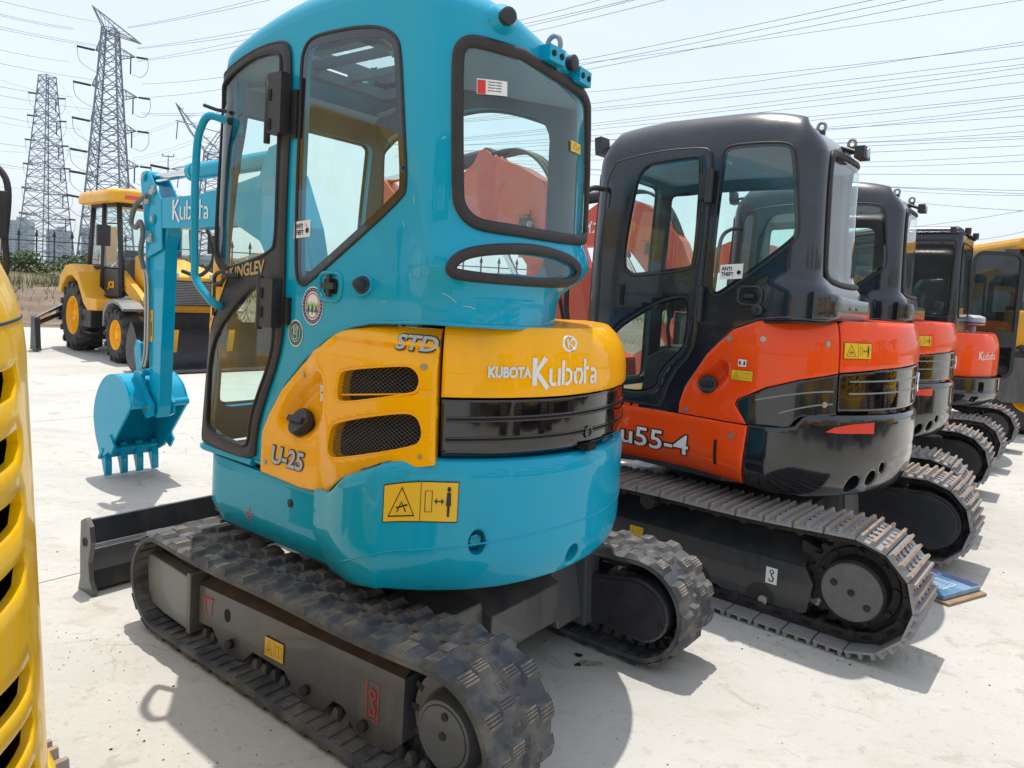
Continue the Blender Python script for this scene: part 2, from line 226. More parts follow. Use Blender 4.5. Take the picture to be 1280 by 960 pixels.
M = dict(
 teal=mat('teal_paint', (.0, .34, .53), .45, coat=.65, crough=.03, spec=.05, c2=(.02, .35, .49), amt=.6, nscale=7, streak=.15, bump=.012, bscale=9),
 yellow=mat('yellow_paint', (.98, .45, .0), .4, coat=.55, crough=.03, spec=.05, c2=(.80, .40, .03), amt=.5, nscale=8, streak=.2, bump=.015, bscale=14),
 jyellow=mat('loader_yellow_paint', (.80, .38, .01), .42, coat=.15, c2=(.55, .31, .07), amt=.6, nscale=5),
 lyellow=mat('lemon_yellow_paint', (.92, .52, .0), .28, coat=.35, spec=.3, c2=(.62, .42, .10), amt=.5, nscale=9, streak=.25, bump=.015, bscale=12),
 orange=mat('orange_paint', (.90, .075, .006), .4, coat=.6, crough=.03, spec=.05, c2=(.74, .11, .04), amt=.5, nscale=8, streak=.2, bump=.015, bscale=14),
 boomred=mat('boom_red_paint', (.60, .07, .03), .4, coat=.2, c2=(.55, .14, .09), amt=.7, nscale=6),
 gblack=mat('gloss_black_paint', (.006, .005, .006), .04, coat=.6, crough=.02, c2=(.015, .014, .014), amt=.35, nscale=5),
 cwblack=mat('counterweight_black_paint', (.010, .013, .018), .11, coat=.6, c2=(.05, .05, .052), amt=.4, nscale=4, bump=.012, bscale=6),
 cabblack=mat('cab_black_paint', (.010, .014, .022), .2, coat=.5, c2=(.06, .058, .056), amt=.3, nscale=4, bump=.02, bscale=16),
 sblack=mat('satin_black', (.022, .022, .026), .45, c2=(.06, .06, .06), amt=.4, nscale=9),
 rubberseal=mat('rubber_seal', (.020, .018, .019), .55, c2=(.07, .055, .045), amt=.4, nscale=20),
 frit=mat('black_glass_band', (.010, .012, .016), .06, coat=.6),
 innerblue=mat('cab_inner_grey', (.09, .15, .20), .6, c2=(.11,.13,.15), amt=.5, nscale=8),
 inner=mat('cab_inner_black', (.03, .034, .042), .6, c2=(.05, .05, .055), amt=.5, nscale=8),
 headliner=mat('cab_headliner', (.22, .34, .46), .8, c2=(.27, .31, .35), amt=.5, nscale=6),
 seat=mat('seat_fabric', (.05, .05, .055), .9, c2=(.09, .09, .09), amt=.6, nscale=30, bump=.1),
 seattan=mat('seat_plastic_wrap', (.42, .24, .08), .45, c2=(.3, .18, .08), amt=.6, nscale=5),
 rubber=mat('track_rubber', (.052, .057, .066), .62, c2=(.22, .20, .17), amt=.8, nscale=9, bump=.25, bscale=45, lo=.42, hi=.72),
 rubberdust=mat('dusty_rubber', (.10, .10, .105), .75, c2=(.36, .29, .21), amt=1., nscale=12, bump=.2, bscale=60, lo=.45, hi=.7),
 tyre=mat('tyre_rubber', (.035, .034, .033), .8, c2=(.13, .105, .08), amt=.6, nscale=5, bump=.2, bscale=40),
 steel=mat('track_steel', (.30, .30, .31), .5, metal=.15, c2=(.28, .20, .15), amt=.6, nscale=9, bump=.15, bscale=50, lo=.42, hi=.7),
 rust=mat('worn_grouser', (.36, .25, .17), .6, metal=.15, c2=(.16, .11, .08), amt=.9, nscale=16, bump=.15, bscale=60),
 link=mat('chain_link_steel', (.018, .017, .017), .6, c2=(.06, .05, .04), amt=.5, nscale=12, bump=.2),
 frame=mat('undercarriage_paint', (.070, .076, .082), .34, coat=.3, c2=(.15, .135, .11), amt=.7, nscale=8, streak=.2, bump=.04, bscale=30),
 framedirt=mat('dusty_frame_top', (.075, .058, .045), .8, c2=(.15, .115, .08), amt=.8, nscale=14, bump=.2),
 framedark=mat('dark_frame_paint', (.030, .034, .040), .3, coat=.3, c2=(.075, .07, .065), amt=.6, nscale=7, streak=.25, bump=.03, bscale=25),
 greyplate=mat('grey_frame_plate', (.19, .205, .20), .4, coat=.2, c2=(.26, .25, .22), amt=.7, nscale=5),
 hub=mat('hub_grey', (.10, .10, .105), .5, c2=(.16, .15, .14), amt=.6, nscale=22, bump=.05),
 chrome=mat('chrome', (.75, .75, .75), .12, metal=1.),
 bolt=mat('bolt_zinc', (.45, .42, .36), .4, metal=.8),
 darkhole=mat('dark_recess', (.004, .004, .005), .8),
 white=mat('white_print', (.78, .78, .78), .5),
 silver=mat('silver_foil', (.62, .74, .82), .3, metal=.15),
 decblack=mat('black_print', (.012, .012, .012), .4),
 decyellow=mat('yellow_label', (.80, .48, .015), .4),
 decred=mat('red_print', (.62, .03, .02), .45),
 reflector=mat('red_reflector', (.75, .05, .03), .3, coat=.6),
 palegrey=mat('letter_grey', (.42, .47, .52), .4),
 gold=mat('letter_gold', (.46, .33, .15), .4, metal=.3),
 green=mat('green_print', (.02, .13, .12), .5), lime=mat('lime_print', (.35, .55, .05), .5), navy=mat('navy_print', (.03, .05, .16), .5),
 hose=mat('hydraulic_hose', (.02, .02, .022), .55, c2=(.05, .05, .05), amt=.5, nscale=20, bump=.1, bscale=90),
 ghose=mat('grey_wrapped_hose', (.16, .16, .16), .7, bump=.4, bscale=120),
 galv=mat('haze_tinted_galvanised_steel', (.25, .28, .34), .6, metal=.0, c2=(.32, .35, .41), amt=.5, nscale=1),  # steel grey lightened towards blue, distance haze painted into the colour
 wire=mat('power_wire', (.16, .16, .15), .6),
 insul=mat('insulator_ceramic', (.04, .045, .06), .4),
)
glassmat('tinted_glass', (.84, .98, .94), .06)
glassmat('rear_glass', (.88, .985, .965), .05)
glassmat('dark_glass', (.05, .075, .09), .05)
M['glass'] = MATS['tinted_glass']; M['rglass'] = MATS['rear_glass']; M['dglass'] = MATS['dark_glass']
# ------------------------------------------------------------------ object helpers
def tag(o, label=None, cat=None, group=None, kind=None):
    if label: o['label'] = label
    if cat: o['category'] = cat
    if group: o['group'] = group
    if kind: o['kind'] = kind
    return o
def empty(name, loc, rz=0, **k):
    o = bpy.data.objects.new(name, None); o.empty_display_size = .3; col.objects.link(o)
    o.location = loc; o.rotation_euler = (0, 0, rz); return tag(o, **k)
def copy_tree(o, parent=None):
    c = o.copy(); col.objects.link(c)
    if parent is not None: c.parent = parent
    for ch in list(o.children): copy_tree(ch, c)
    return c
class MB:
    def __init__(self): self.v = []; self.f = []; self.mi = []; self.mats = []; self.sm = []
    def m(self, ma):
        if ma not in self.mats: self.mats.append(ma)
        return self.mats.index(ma)
    def add(self, vs, fs, ma, smooth=True):
        b = len(self.v); k = self.m(ma); self.v += [tuple(p) for p in vs]
        for f in fs: self.f.append(tuple(b+i for i in f)); self.mi.append(k); self.sm.append(smooth)
    def build(self, name, parent=None, ang=32, merge=True, bevel=0):
        me = bpy.data.meshes.new(name); me.from_pydata(self.v, [], self.f)
        for ma in self.mats: me.materials.append(ma if not isinstance(ma, str) else M[ma])
        for p, k, s in zip(me.polygons, self.mi, self.sm): p.material_index = k; p.use_smooth = s
        bm = bmesh.new(); bm.from_mesh(me)
        if merge: bmesh.ops.remove_doubles(bm, verts=bm.verts, dist=2e-5)
        if bevel:
            bmesh.ops.recalc_face_normals(bm, faces=bm.faces)
            es = [e for e in bm.edges if len(e.link_faces) == 2 and e.calc_face_angle(0) > R(35)]
            bmesh.ops.bevel(bm, geom=es, offset=bevel, segments=2, profile=.6, affect='EDGES', clamp_overlap=True)
        for e in bm.edges:
            e.smooth = not (len(e.link_faces) == 2 and e.calc_face_angle(0) > R(ang))
        bm.to_mesh(me); bm.free(); me.update()
        o = bpy.data.objects.new(name, me); col.objects.link(o)
        if parent is not None: o.parent = parent
        return o
    # shapes
    def box(self, c, s, ma, rot=None, taper=1.0):
        x, y, z = s[0]/2, s[1]/2, s[2]/2
        vs = [Vector((sx*x*(taper if sz > 0 else 1), sy*y*(taper if sz > 0 else 1), sz*z)) for sz in (-1, 1) for sx, sy in ((-1,-1),(1,-1),(1,1),(-1,1))]
        if rot is not None: vs = [rot @ p for p in vs]
        vs = [p+Vector(c) for p in vs]
        self.add(vs, [(0,3,2,1),(4,5,6,7),(0,1,5,4),(1,2,6,5),(2,3,7,6),(3,0,4,7)], ma, False)
    def prism(self, pts, y0, y1, ma, plane='xz', sm=False, ma2=None):
        """closed outline in a plane, extruded between y0 and y1"""
        def P(a, b, c):
            return {'xz': (a, c, b), 'xy': (a, b, c), 'yz': (c, a, b)}[plane]
        n = len(pts); vs = [P(a, b, y0) for a, b in pts]+[P(a, b, y1) for a, b in pts]
        tri = geometry.tessellate_polygon([[Vector((a, b, 0)) for a, b in pts]])
        self.add(vs, [tuple(t) for t in tri]+[tuple(n+i for i in reversed(t)) for t in tri], ma2 or ma, False)
        self.add(vs, [(i, (i+1) % n, n+(i+1) % n, n+i) for i in range(n)], ma, sm)
    def cyl(self, a, b, r, ma, n=20, r2=None, cap=True):
        a = Vector(a); b = Vector(b); d = (b-a).normalized(); u = d.orthogonal().normalized(); w = d.cross(u); r2 = r if r2 is None else r2
        vs = [a+(u*math.cos(2*math.pi*i/n)+w*math.sin(2*math.pi*i/n))*r for i in range(n)]+[b+(u*math.cos(2*math.pi*i/n)+w*math.sin(2*math.pi*i/n))*r2 for i in range(n)]
        self.add(vs, [(i, (i+1) % n, n+(i+1) % n, n+i) for i in range(n)], ma)
        if cap: self.add(vs, [tuple(range(n))[::-1], tuple(range(n, 2*n))], ma, False)
    def lathe(self, a, d, prof, ma, n=32):
        """prof: (distance along d, radius)"""
        a = Vector(a); d = Vector(d).normalized(); u = d.orthogonal().normalized(); w = d.cross(u); vs = []
        for t, r in prof:
            vs += [a+d*t+(u*math.cos(2*math.pi*i/n)+w*math.sin(2*math.pi*i/n))*r for i in range(n)]
        fs = [(k*n+i, k*n+(i+1) % n, (k+1)*n+(i+1) % n, (k+1)*n+i) for k in range(len(prof)-1) for i in range(n)]
        self.add(vs, fs, ma)
    def tube(self, pts, r, ma, n=8, closed=False, rb=None, up=None, cap=True):
        """sweep; rb = second radius for flattened section along the reference normals"""
        P = [Vector(p) for p in pts]; m_ = len(P); vs = []; ref = None
        for i in range(m_):
            t = (P[(i+1) % m_]-P[i-1]) if closed else (P[min(i+1, m_-1)]-P[max(i-1, 0)])
            if t.length < 1e-9: t = Vector((0, 0, 1))
            t.normalize()
            if up is not None: ref = Vector(up[i])
            elif ref is None: ref = t.orthogonal()
            u = ref-t*ref.dot(t)
            if u.length < 1e-6: u = t.orthogonal()
            u.normalize(); ref = u; w = t.cross(u)
            for k in range(n):
                a = 2*math.pi*(k+.5)/n; vs.append(P[i]+u*math.cos(a)*(rb or r)+w*math.sin(a)*r)
        fs = []
        for i in range(m_ if closed else m_-1):
            j = (i+1) % m_
            for k in range(n): fs.append((i*n+k, i*n+(k+1) % n, j*n+(k+1) % n, j*n+k))
        self.add(vs, fs, ma)
        if not closed and cap: self.add(vs, [tuple(range(n))[::-1], tuple(range((m_-1)*n, m_*n))], ma, False)
def crom(pts, n=8, closed=False):
    P = [Vector(p) for p in pts]; m_ = len(P); o = []
    for i in range(m_ if closed else m_-1):
        g = (lambda k: P[k % m_]) if closed else (lambda k: P[max(0, min(m_-1, k))])
        a, b, c, d = g(i-1), g(i), g(i+1), g(i+2)
        for k in range(n):
            t = k/n; o.append(.5*((2*b)+(c-a)*t+(2*a-5*b+4*c-d)*t*t+(3*b-a-3*c+d)*t**3))
    if not closed: o.append(P[-1])
    return o
def chaikin(P, n=2, closed=True):
    for _ in range(n):
        Q = []
        for i in range(len(P)):
            a = P[i]; b = P[(i+1) % len(P)]
            Q += [(a[0]*.75+b[0]*.25, a[1]*.75+b[1]*.25), (a[0]*.25+b[0]*.75, a[1]*.25+b[1]*.75)]
        P = Q
    return P
def resample(P, d, closed=True):
    o = []; n = len(P)
    for i in range(n if closed else n-1):
        a = P[i]; b = P[(i+1) % n]; k = max(1, int(math.hypot(b[0]-a[0], b[1]-a[1])/d+.5))
        for j in range(k): o.append((a[0]+(b[0]-a[0])*j/k, a[1]+(b[1]-a[1])*j/k))
    if not closed: o.append(P[-1])
    return o
def area(P): return .5*sum(P[i-1][0]*P[i][1]-P[i][0]*P[i-1][1] for i in range(len(P)))
def inset(P, d):
    n = len(P); s = 1 if area(P) > 0 else -1; o = []
    for i in range(n):
        a = P[i-1]; b = P[i]; c = P[(i+1) % n]
        e1 = (b[0]-a[0], b[1]-a[1]); e2 = (c[0]-b[0], c[1]-b[1]); l1 = math.hypot(*e1) or 1; l2 = math.hypot(*e2) or 1
        nx = -(e1[1]/l1+e2[1]/l2); ny = e1[0]/l1+e2[0]/l2; l = math.hypot(nx, ny) or 1
        k = min(1.8, 2/max(.2, l)); o.append((b[0]+s*nx/l*d*k, b[1]+s*ny/l*d*k))
    return o
def pip(X, Y, P):
    P = np.array(P); inside = np.zeros(X.shape, bool); n = len(P); j = n-1
    for i in range(n):
        xi, yi = P[i]; xj, yj = P[j]
        c = ((yi > Y) != (yj > Y)) & (X < (xj-xi)*(Y-yi)/((yj-yi) if yj != yi else 1e-12)+xi); inside ^= c; j = i
    return inside
class Flat:
    """flat surface for panels and labels: origin, u axis, v axis"""
    def __init__(self, o, u, v): self.o = np.array(o, float); self.u = np.array(u, float); self.v = np.array(v, float); n = np.cross(self.u, self.v); self.n = n/np.linalg.norm(n)
    def nrm(self, s, z): return self.n
    def on(self, s, z, off=0.): return tuple(self.o+self.u*s+self.v*z+self.n*off)
def patch(mb, S, out, holes=(), off=0., thick=0., grid=.03, ma='teal', edge=0., back=None, res=.012, dfun=None):
    """panel cut from surface S: outline and holes in surface coordinates"""
    out = resample(out, max(res, grid*.5)); holes = [resample(h, res) for h in holes]
    loops = [out]+list(holes); V = []; E = []; nb = 0
    def addloop(l):
        b = len(V); V.extend(l); E.extend((b+i, b+(i+1) % len(l)) for i in range(len(l)))
    for l in loops: addloop(l)
    nb = len(V)
    if edge: 
        addloop(inset(out, edge))
        for h in holes: addloop(inset(h, -edge))
    X0 = min(p[0] for p in out); X1 = max(p[0] for p in out); Y0 = min(p[1] for p in out); Y1 = max(p[1] for p in out)
    gx, gy = np.meshgrid(np.arange(X0+grid/2, X1, grid), np.arange(Y0+grid/2, Y1, grid)); gx = gx.ravel(); gy = gy.ravel()
    ok = pip(gx, gy, inset(out, grid*.4))
    for h in holes: ok &= ~pip(gx, gy, inset(h, -grid*.4))
    V += list(zip(gx[ok].tolist(), gy[ok].tolist()))
    vs, es, fs, ov, oe, of = geometry.delaunay_2d_cdt([Vector(p) for p in V], E, [], 0, 1e-6)
    bound = set(i for i, o in enumerate(ov) if any(k < nb for k in o))
    A = np.array([(v.x, v.y) for v in vs]); F = [tuple(f) for f in fs]
    cen = np.array([A[list(f)].mean(0) for f in F]); ok = pip(cen[:, 0], cen[:, 1], out)
    for h in holes: ok &= ~pip(cen[:, 0], cen[:, 1], h)
    F = [f for f, k in zip(F, ok) if k]
    P = [S.on(float(a), float(b), off+(dfun(a, b) if dfun else 0)-(edge*.7 if edge and i in bound else 0)) for i, (a, b) in enumerate(A)]
    # face orientation along the surface normal
    f = F[len(F)//2]; p = [np.array(P[i]) for i in f]; nn = np.cross(p[1]-p[0], p[2]-p[0]); N = S.nrm(*A[f[0]])
    if np.dot(nn, N) < 0: F = [g[::-1] for g in F]
    used = {}; 
    for g in F:
        for i in g: used.setdefault(i, len(used))
    inv_ = sorted(used, key=used.get)
    mb.add([P[i] for i in inv_], [tuple(used[i] for i in g) for g in F], ma)
    if thick:
        ec = {}
        for g in F:
            for i in range(3):
                a, b = g[i], g[(i+1) % 3]
                if (b, a) in ec: del ec[(b, a)]
                else: ec[(a, b)] = 1
        ids = {}; vv = []
        def q(i, d):
            if (i, d) not in ids:
                ids[(i, d)] = len(vv); vv.append(P[i] if d == 0 else S.on(float(A[i][0]), float(A[i][1]), off-thick))
            return ids[(i, d)]
        mb.add(vv if not ec else [], [], ma)
        ff = [(q(b, 0), q(a, 0), q(a, 1), q(b, 1)) for a, b in ec]
        mb.add(vv, ff, ma)
        if back:
            mb.add([S.on(float(A[i][0]), float(A[i][1]), off-thick) for i in inv_], [tuple(used[i] for i in g)[::-1] for g in F], back)
def bead(mb, S, out, r, ma, off=0., rb=None, closed=True, d=.012, n=8):
    """rubber bead or rail swept along an outline lying on surface S"""
    o = resample(out, d, closed); mb.tube([S.on(a, b, off) for a, b in o], r, ma, n, closed, rb, [S.nrm(a, b) for a, b in o])
_tc = {}
def text2d(s, bold=0., font=None):
    k = (s, bold)
    if k in _tc: return _tc[k]
    c = bpy.data.curves.new('lettering', 'FONT'); c.body = s; c.size = 1; c.offset = bold; c.resolution_u = 3
    o = bpy.data.objects.new('lettering', c); col.objects.link(o)
    dg = bpy.context.evaluated_depsgraph_get(); dg.update(); me = bpy.data.meshes.new_from_object(o.evaluated_get(dg))
    V = [(v.co.x, v.co.y) for v in me.vertices]; F = [tuple(p.vertices) for p in me.polygons]
    bpy.data.objects.remove(o); bpy.data.meshes.remove(me)
    if V:
        x0 = min(v[0] for v in V); x1 = max(v[0] for v in V); y0 = min(v[1] for v in V); y1 = max(v[1] for v in V)
        V = [((a-x0), (b-y0)) for a, b in V]; _tc[k] = (V, F, x1-x0, y1-y0)
    else: _tc[k] = ([], [], 1, 1)
    return _tc[k]
def text(mb, S, s, u, v, h, w=None, ma='white', off=.003, bold=0., slant=0., rot=0., flip=1, box=None):
    """lettering lying on S, lower-left corner at (u, v)"""
    V, F, W, H = text2d(s, bold)
    if not V: return
    k = h/H; kx = (w/W) if w else k; c, s_ = math.cos(rot), math.sin(rot)
    pts = []
    for a, b in V:
        x = a*kx+slant*b*k; y = b*k; pts.append(S.on(u+flip*(x*c-y*s_), v+x*s_+y*c, off))
    mb.add(pts, F, ma, False)
def poly(mb, S, pts, ma, off=.002, grid=.04, thick=0., res=.02): patch(mb, S, pts, (), off, thick, grid, ma, res=res)
def stroke(mb, S, pts, w, ma, off=.004, closed=False):
    """flat painted stroke of width w along a polyline in surface coordinates"""
    n = len(pts); L = []
    for i in range(n):
        a = pts[i-1] if (i or closed) else pts[i]; b = pts[(i+1) % n] if (i < n-1 or closed) else pts[i]
        dx, dy = b[0]-a[0], b[1]-a[1]; l = math.hypot(dx, dy) or 1; nx, ny = -dy/l*w/2, dx/l*w/2
        L += [S.on(pts[i][0]+nx, pts[i][1]+ny, off), S.on(pts[i][0]-nx, pts[i][1]-ny, off)]
    mb.add(L, [(2*i, 2*i+1, (2*i+3) % (2*n), (2*i+2) % (2*n)) for i in range(n if closed else n-1)], ma, False)
def circ(u, v, r, n=28, ry=None): return [(u+r*math.cos(2*math.pi*i/n), v+(ry or r)*math.sin(2*math.pi*i/n)) for i in range(n)]
def rc(u0, v0, u1, v1, r=0., n=4):
    if r <= 0: return [(u0, v0), (u1, v0), (u1, v1), (u0, v1)]
    o = []
    for cx, cy, a in ((u1-r, v0+r, -90), (u1-r, v1-r, 0), (u0+r, v1-r, 90), (u0+r, v0+r, 180)):
        for i in range(n+1): t = math.radians(a+90*i/n); o.append((cx+r*math.cos(t), cy+r*math.sin(t)))
    return o
def logo(mb, S, u, v, h, w, ma='white', off=.004, t=.13):
    """the maker's angular wordmark drawn as strokes"""
    K = [[(0,0),(0,1)],[(.42,1),(.06,.5),(.52,-.12)],[(.62,.62),(.62,.16),(.70,.04),(.86,.04)],[(.98,.62),(.98,-.02)],
         [(1.16,.92),(1.16,.0)],[(1.26,.58),(1.42,.56),(1.52,.42),(1.50,.16),(1.36,.04),(1.26,.04)],
         [(1.70,.50),(1.72,.14),(1.82,.04)],[(1.74,.56),(1.98,.56),(2.06,.40),(2.02,.12),(1.92,.04)],
         [(2.22,.95),(2.22,.0)],[(2.22,.60),(2.42,.60)],[(2.52,.54),(2.74,.54),(2.82,.42),(2.82,.0)],[(2.74,.28),(2.58,.24),(2.56,.08),(2.72,.04)]]
    for i, l in enumerate(K): stroke(mb, S, [(u+a/2.82*w, v+b*h) for a, b in l], t*h*(1.25 if i < 2 else .9), ma, off)
def warn(mb, S, u, v, w, h, off=.002, hook=False, person=True, sk=0):
    """yellow warning label: triangle and clearance pictogram"""
    f = lambda p: [(u+a*w, v+b*h+sk*a*w) for a, b in p]
    poly(mb, S, f([(0,0),(1,0),(1,1),(0,1)]), 'decblack', off); poly(mb, S, f([(.012,.03),(.988,.03),(.988,.97),(.012,.97)]), 'decyellow', off+.0012)
    o = off+.0025; st = .022*w
    stroke(mb, S, f([(.08,.16),(.42,.16),(.25,.86)]), st, 'decblack', o, True)
    stroke(mb, S, f([(.19,.25),(.25,.5),(.31,.25)]), st*.7, 'decblack', o); stroke(mb, S, f([(.18,.36),(.33,.42)]), st*.7, 'decblack', o)
    stroke(mb, S, f([(.5,.04),(.5,.96)]), st*.35, 'decblack', o)
    if person:
        stroke(mb, S, f([(.56,.25),(.65,.25),(.65,.75),(.56,.75)]), st*.45, 'decblack', o, True)
        stroke(mb, S, f([(.69,.5),(.80,.5)]), st*.5, 'decblack', o); poly(mb, S, f([(.68,.5),(.715,.42),(.715,.58)]), 'decblack', o); poly(mb, S, f([(.81,.5),(.775,.42),(.775,.58)]), 'decblack', o)
        poly(mb, S, [(u+.87*w+a, v+.80*h+sk*.87*w+b) for a, b in circ(0, 0, .026*w, 12)], 'decblack', o)
        poly(mb, S, f([(.835,.40),(.845,.72),(.895,.72),(.905,.40),(.888,.40),(.885,.14),(.855,.14),(.852,.40)]), 'decblack', o)
    else:
        stroke(mb, S, f([(.58,.25),(.92,.25),(.92,.75),(.58,.75)]), st*.6, 'decblack', o, True); stroke(mb, S, f([(.75,.25),(.75,.75)]), st*.5, 'decblack', o)
# ------------------------------------------------------------------ crawler tracks
class Belt:
    def __init__(self, xr, rr, xf, rf, z0, sag=.012, zr=0., zf=0.):
        P = []
        cr = z0+rr+zr; cf = z0+rf+zf
        a = math.atan2((cf+rf)-(cr+rr), xf-xr)
        n = 40
        for i in range(n): t = i/n; P.append((xr+(xf-xr)*t, (cr-rr)+((cf-rf)-(cr-rr))*t if (zr or zf) else z0))
        for i in range(n): t = math.radians(-90+180*i/n); P.append((xf+rf*math.cos(t), cf+rf*math.sin(t)))
        for i in range(n): t = i/n; P.append((xf+(xr-xf)*t, (cf+rf)+((cr+rr)-(cf+rf))*t-sag*math.sin(math.pi*t)*(1+.35*math.sin(3*math.pi*t))))
        for i in range(n): t = math.radians(90+180*i/n); P.append((xr+rr*math.cos(t), cr+rr*math.sin(t)))
        P = np.array(P); Q = np.vstack([P, P[:1]]); d = np.hypot(*(Q[1:]-Q[:-1]).T)
        self.s = np.concatenate([[0], np.cumsum(d)]); self.Q = Q; self.L = self.s[-1]; self.cr = cr; self.cf = cf
    def at(self, s, h=.02):
        f = lambda q: np.array([np.interp(q % self.L, self.s, self.Q[:, 0]), np.interp(q % self.L, self.s, self.Q[:, 1])])
        p = f(s); t = f(s+h)-f(s-h); t /= np.linalg.norm(t)
        return p, t, np.array([t[1], -t[0]])
def rubber_track(root, y0, y1, sgn, belt, pitch=.116, name='rubber_track'):
    mb = MB(); n = int(belt.L/.02); c = (y0+y1)/2; w = abs(y1-y0)/2; th = .024; vs = []
    # belt: outer skin, chamfered edges, inner skin
    prof = [(-w, -th), (-w, -.006), (-w+.012, 0), (w-.012, 0), (w, -.006), (w, -th)]
    for i in range(n):
        p, t, nn = belt.at(i*belt.L/n)
        for y, h in prof: q = p+nn*h; vs.append((q[0], c+y, q[1]))
    k = len(prof)
    mb.add(vs, [(i*k+j, i*k+(j+1) % k, ((i+1) % n)*k+(j+1) % k, ((i+1) % n)*k+j) for i in range(n) for j in range(k)], 'rubber')
    N = int(belt.L/pitch); pi_ = belt.L/N
    def lug(s, ya, yb, l, h=.017, ma='rubber', sh=0.):
        """tapered tread block between lateral positions ya, yb (from the centre)"""
        p, t, nn = belt.at(s)
        q = lambda dt, y, hh: (p[0]+t[0]*dt+nn[0]*hh, c+y, p[1]+t[1]*dt+nn[1]*hh)
        e = .008*(1 if ya < yb else -1); o = []
        for hh, k1 in ((-.004, 1.6), (h, .86)):
            for dt, y in ((-l/2*k1, ya-(e if hh < 0 else -e*.6)), (l/2*k1, ya-(e if hh < 0 else -e*.6)), (l/2*k1+sh, yb+(e if hh < 0 else -e*.6)), (-l/2*k1+sh, yb+(e if hh < 0 else -e*.6))): o.append(q(dt, y, hh))
        mb.add(o, [(0,3,2,1),(0,1,5,4),(1,2,6,5),(2,3,7,6),(3,0,4,7)], 'rubber', False)
        mb.add(o, [(4,5,6,7)], ma, False)
        for g in range(3):   # fine sipes moulded in the block
            f = -.28+.28*g
            p4 = [q(l*.82*f-.0016, ya+e*.6, h+.0006), q(l*.82*f+.0016, ya+e*.6, h+.0006), q(l*.82*f+.0016+sh, yb-e*.6, h+.0006), q(l*.82*f-.0016+sh, yb-e*.6, h+.0006)]
            mb.add(p4, [(0,1,2,3)], 'link', False)
    for i in range(N):
        s = i*pi_
        for sd, ds in ((1, 0), (-1, pi_/2)):
            top = 'rubberdust' if (i*7+sd*3) % 5 < 2 or True else 'rubber'
            lug(s+ds, sd*w*.97, sd*w*.50, .046, ma=top); lug(s+ds-.018, sd*w*.475, sd*w*.06, .042, ma=top)
            lug(s+ds+pi_*.5, sd*w*.20, sd*w*.02, .03, .010, ma='rubber')
        for ds in (0, pi_/2):  # inner drive lugs and core bars
            p, t, nn = belt.at(s+ds)
            for y in (-.035, .035):
                q = lambda dt, yy, hh: (p[0]+t[0]*dt+nn[0]*hh, c+yy, p[1]+t[1]*dt+nn[1]*hh)
                o = [q(a, y+b, -th+.002) for a, b in ((-.02,-.018),(.02,-.018),(.02,.018),(-.02,.018))]+[q(a*.5, y+b*.5, -th-.035) for a, b in ((-.02,-.018),(.02,-.018),(.02,.018),(-.02,.018))]
                mb.add(o, [(4,7,6,5),(0,4,5,1),(1,5,6,2),(2,6,7,3),(3,7,4,0)], 'rubber', False)
            o = [q(a, b, h) for h in (-th+.001, -th-.006) for a, b in ((-.014,-w+.015),(.014,-w+.015),(.014,w-.015),(-.014,w-.015))]
            mb.add(o, [(4,7,6,5),(0,4,5,1),(1,5,6,2),(2,6,7,3),(3,7,4,0)], 'rubber', False)
    return mb.build(name, root, 40)
def steel_track(root, y0, y1, belt, pitch=.135, dark=False):
    mb = MB(); c = (y0+y1)/2; w = abs(y1-y0)/2; N = int(belt.L/pitch); pi_ = belt.L/N; G = 'rust'; rnd = random.Random(5)
    for i in range(N):
        a, _, _ = belt.at(i*pi_+.004, .004); b, _, _ = belt.at((i+1)*pi_-.004, .004)
        t = (b-a); l = np.linalg.norm(t); t /= l; nn = np.array([t[1], -t[0]])
        def q(dt, y, h): p = a+t*dt+nn*h; return (p[0], c+y, p[1])
        def blk(d0, d1, ya, yb, h0, h1, ma, tp=0., ma2=None):
            o = [q(d, y, h0) for d, y in ((d0, ya), (d1, ya), (d1, yb), (d0, yb))]+[q(d, y, h1) for d, y in ((d0+tp, ya), (d1-tp, ya), (d1-tp, yb), (d0+tp, yb))]
            mb.add(o, [(0,3,2,1),(0,1,5,4),(1,2,6,5),(2,3,7,6),(3,0,4,7)], ma, False); mb.add(o, [(4,5,6,7)], ma2 or ma, False)
        blk(0, l, -w, w, -.012, -.002, 'steel'); 
        for gx in (.012, .5*l, l-.012):
            blk(gx-.010, gx+.010, -w+.002, w-.002, -.003, .020, 'steel', .004, G)
        for yy in (-.10, -.035, .035, .10):
            if abs(yy) < .06:
                blk(l*.18, l*.42, yy-.012, yy+.012, -.0025, -.001, 'darkhole')
            mb.cyl(q(l*.28, yy*1.0, -.004), q(l*.28, yy*1.0, .006), .011, 'steel', 8); mb.cyl(q(l*.74, yy, -.004), q(l*.74, yy, .006), .011, 'steel', 8)
        for yy in (-w*.72, w*.72): blk(l*.25, l*.36, yy-.006, yy+.006, -.0025, -.0012, 'darkhole')
        # chain: two link plates and the pin bush
        for yy in (-.075, .075):
            blk(-.012, l+.012, yy-.014, yy+.014, -.062, -.014, 'link'); blk(.25*l, .6*l, yy-.0155, yy+.0155, -.048, -.030, 'darkhole')
        p = a+nn*-.05; mb.cyl((p[0], c-.10, p[1]), (p[0], c+.10, p[1]), .020, 'link', 10)
    return mb.build('steel_track', root, 30)
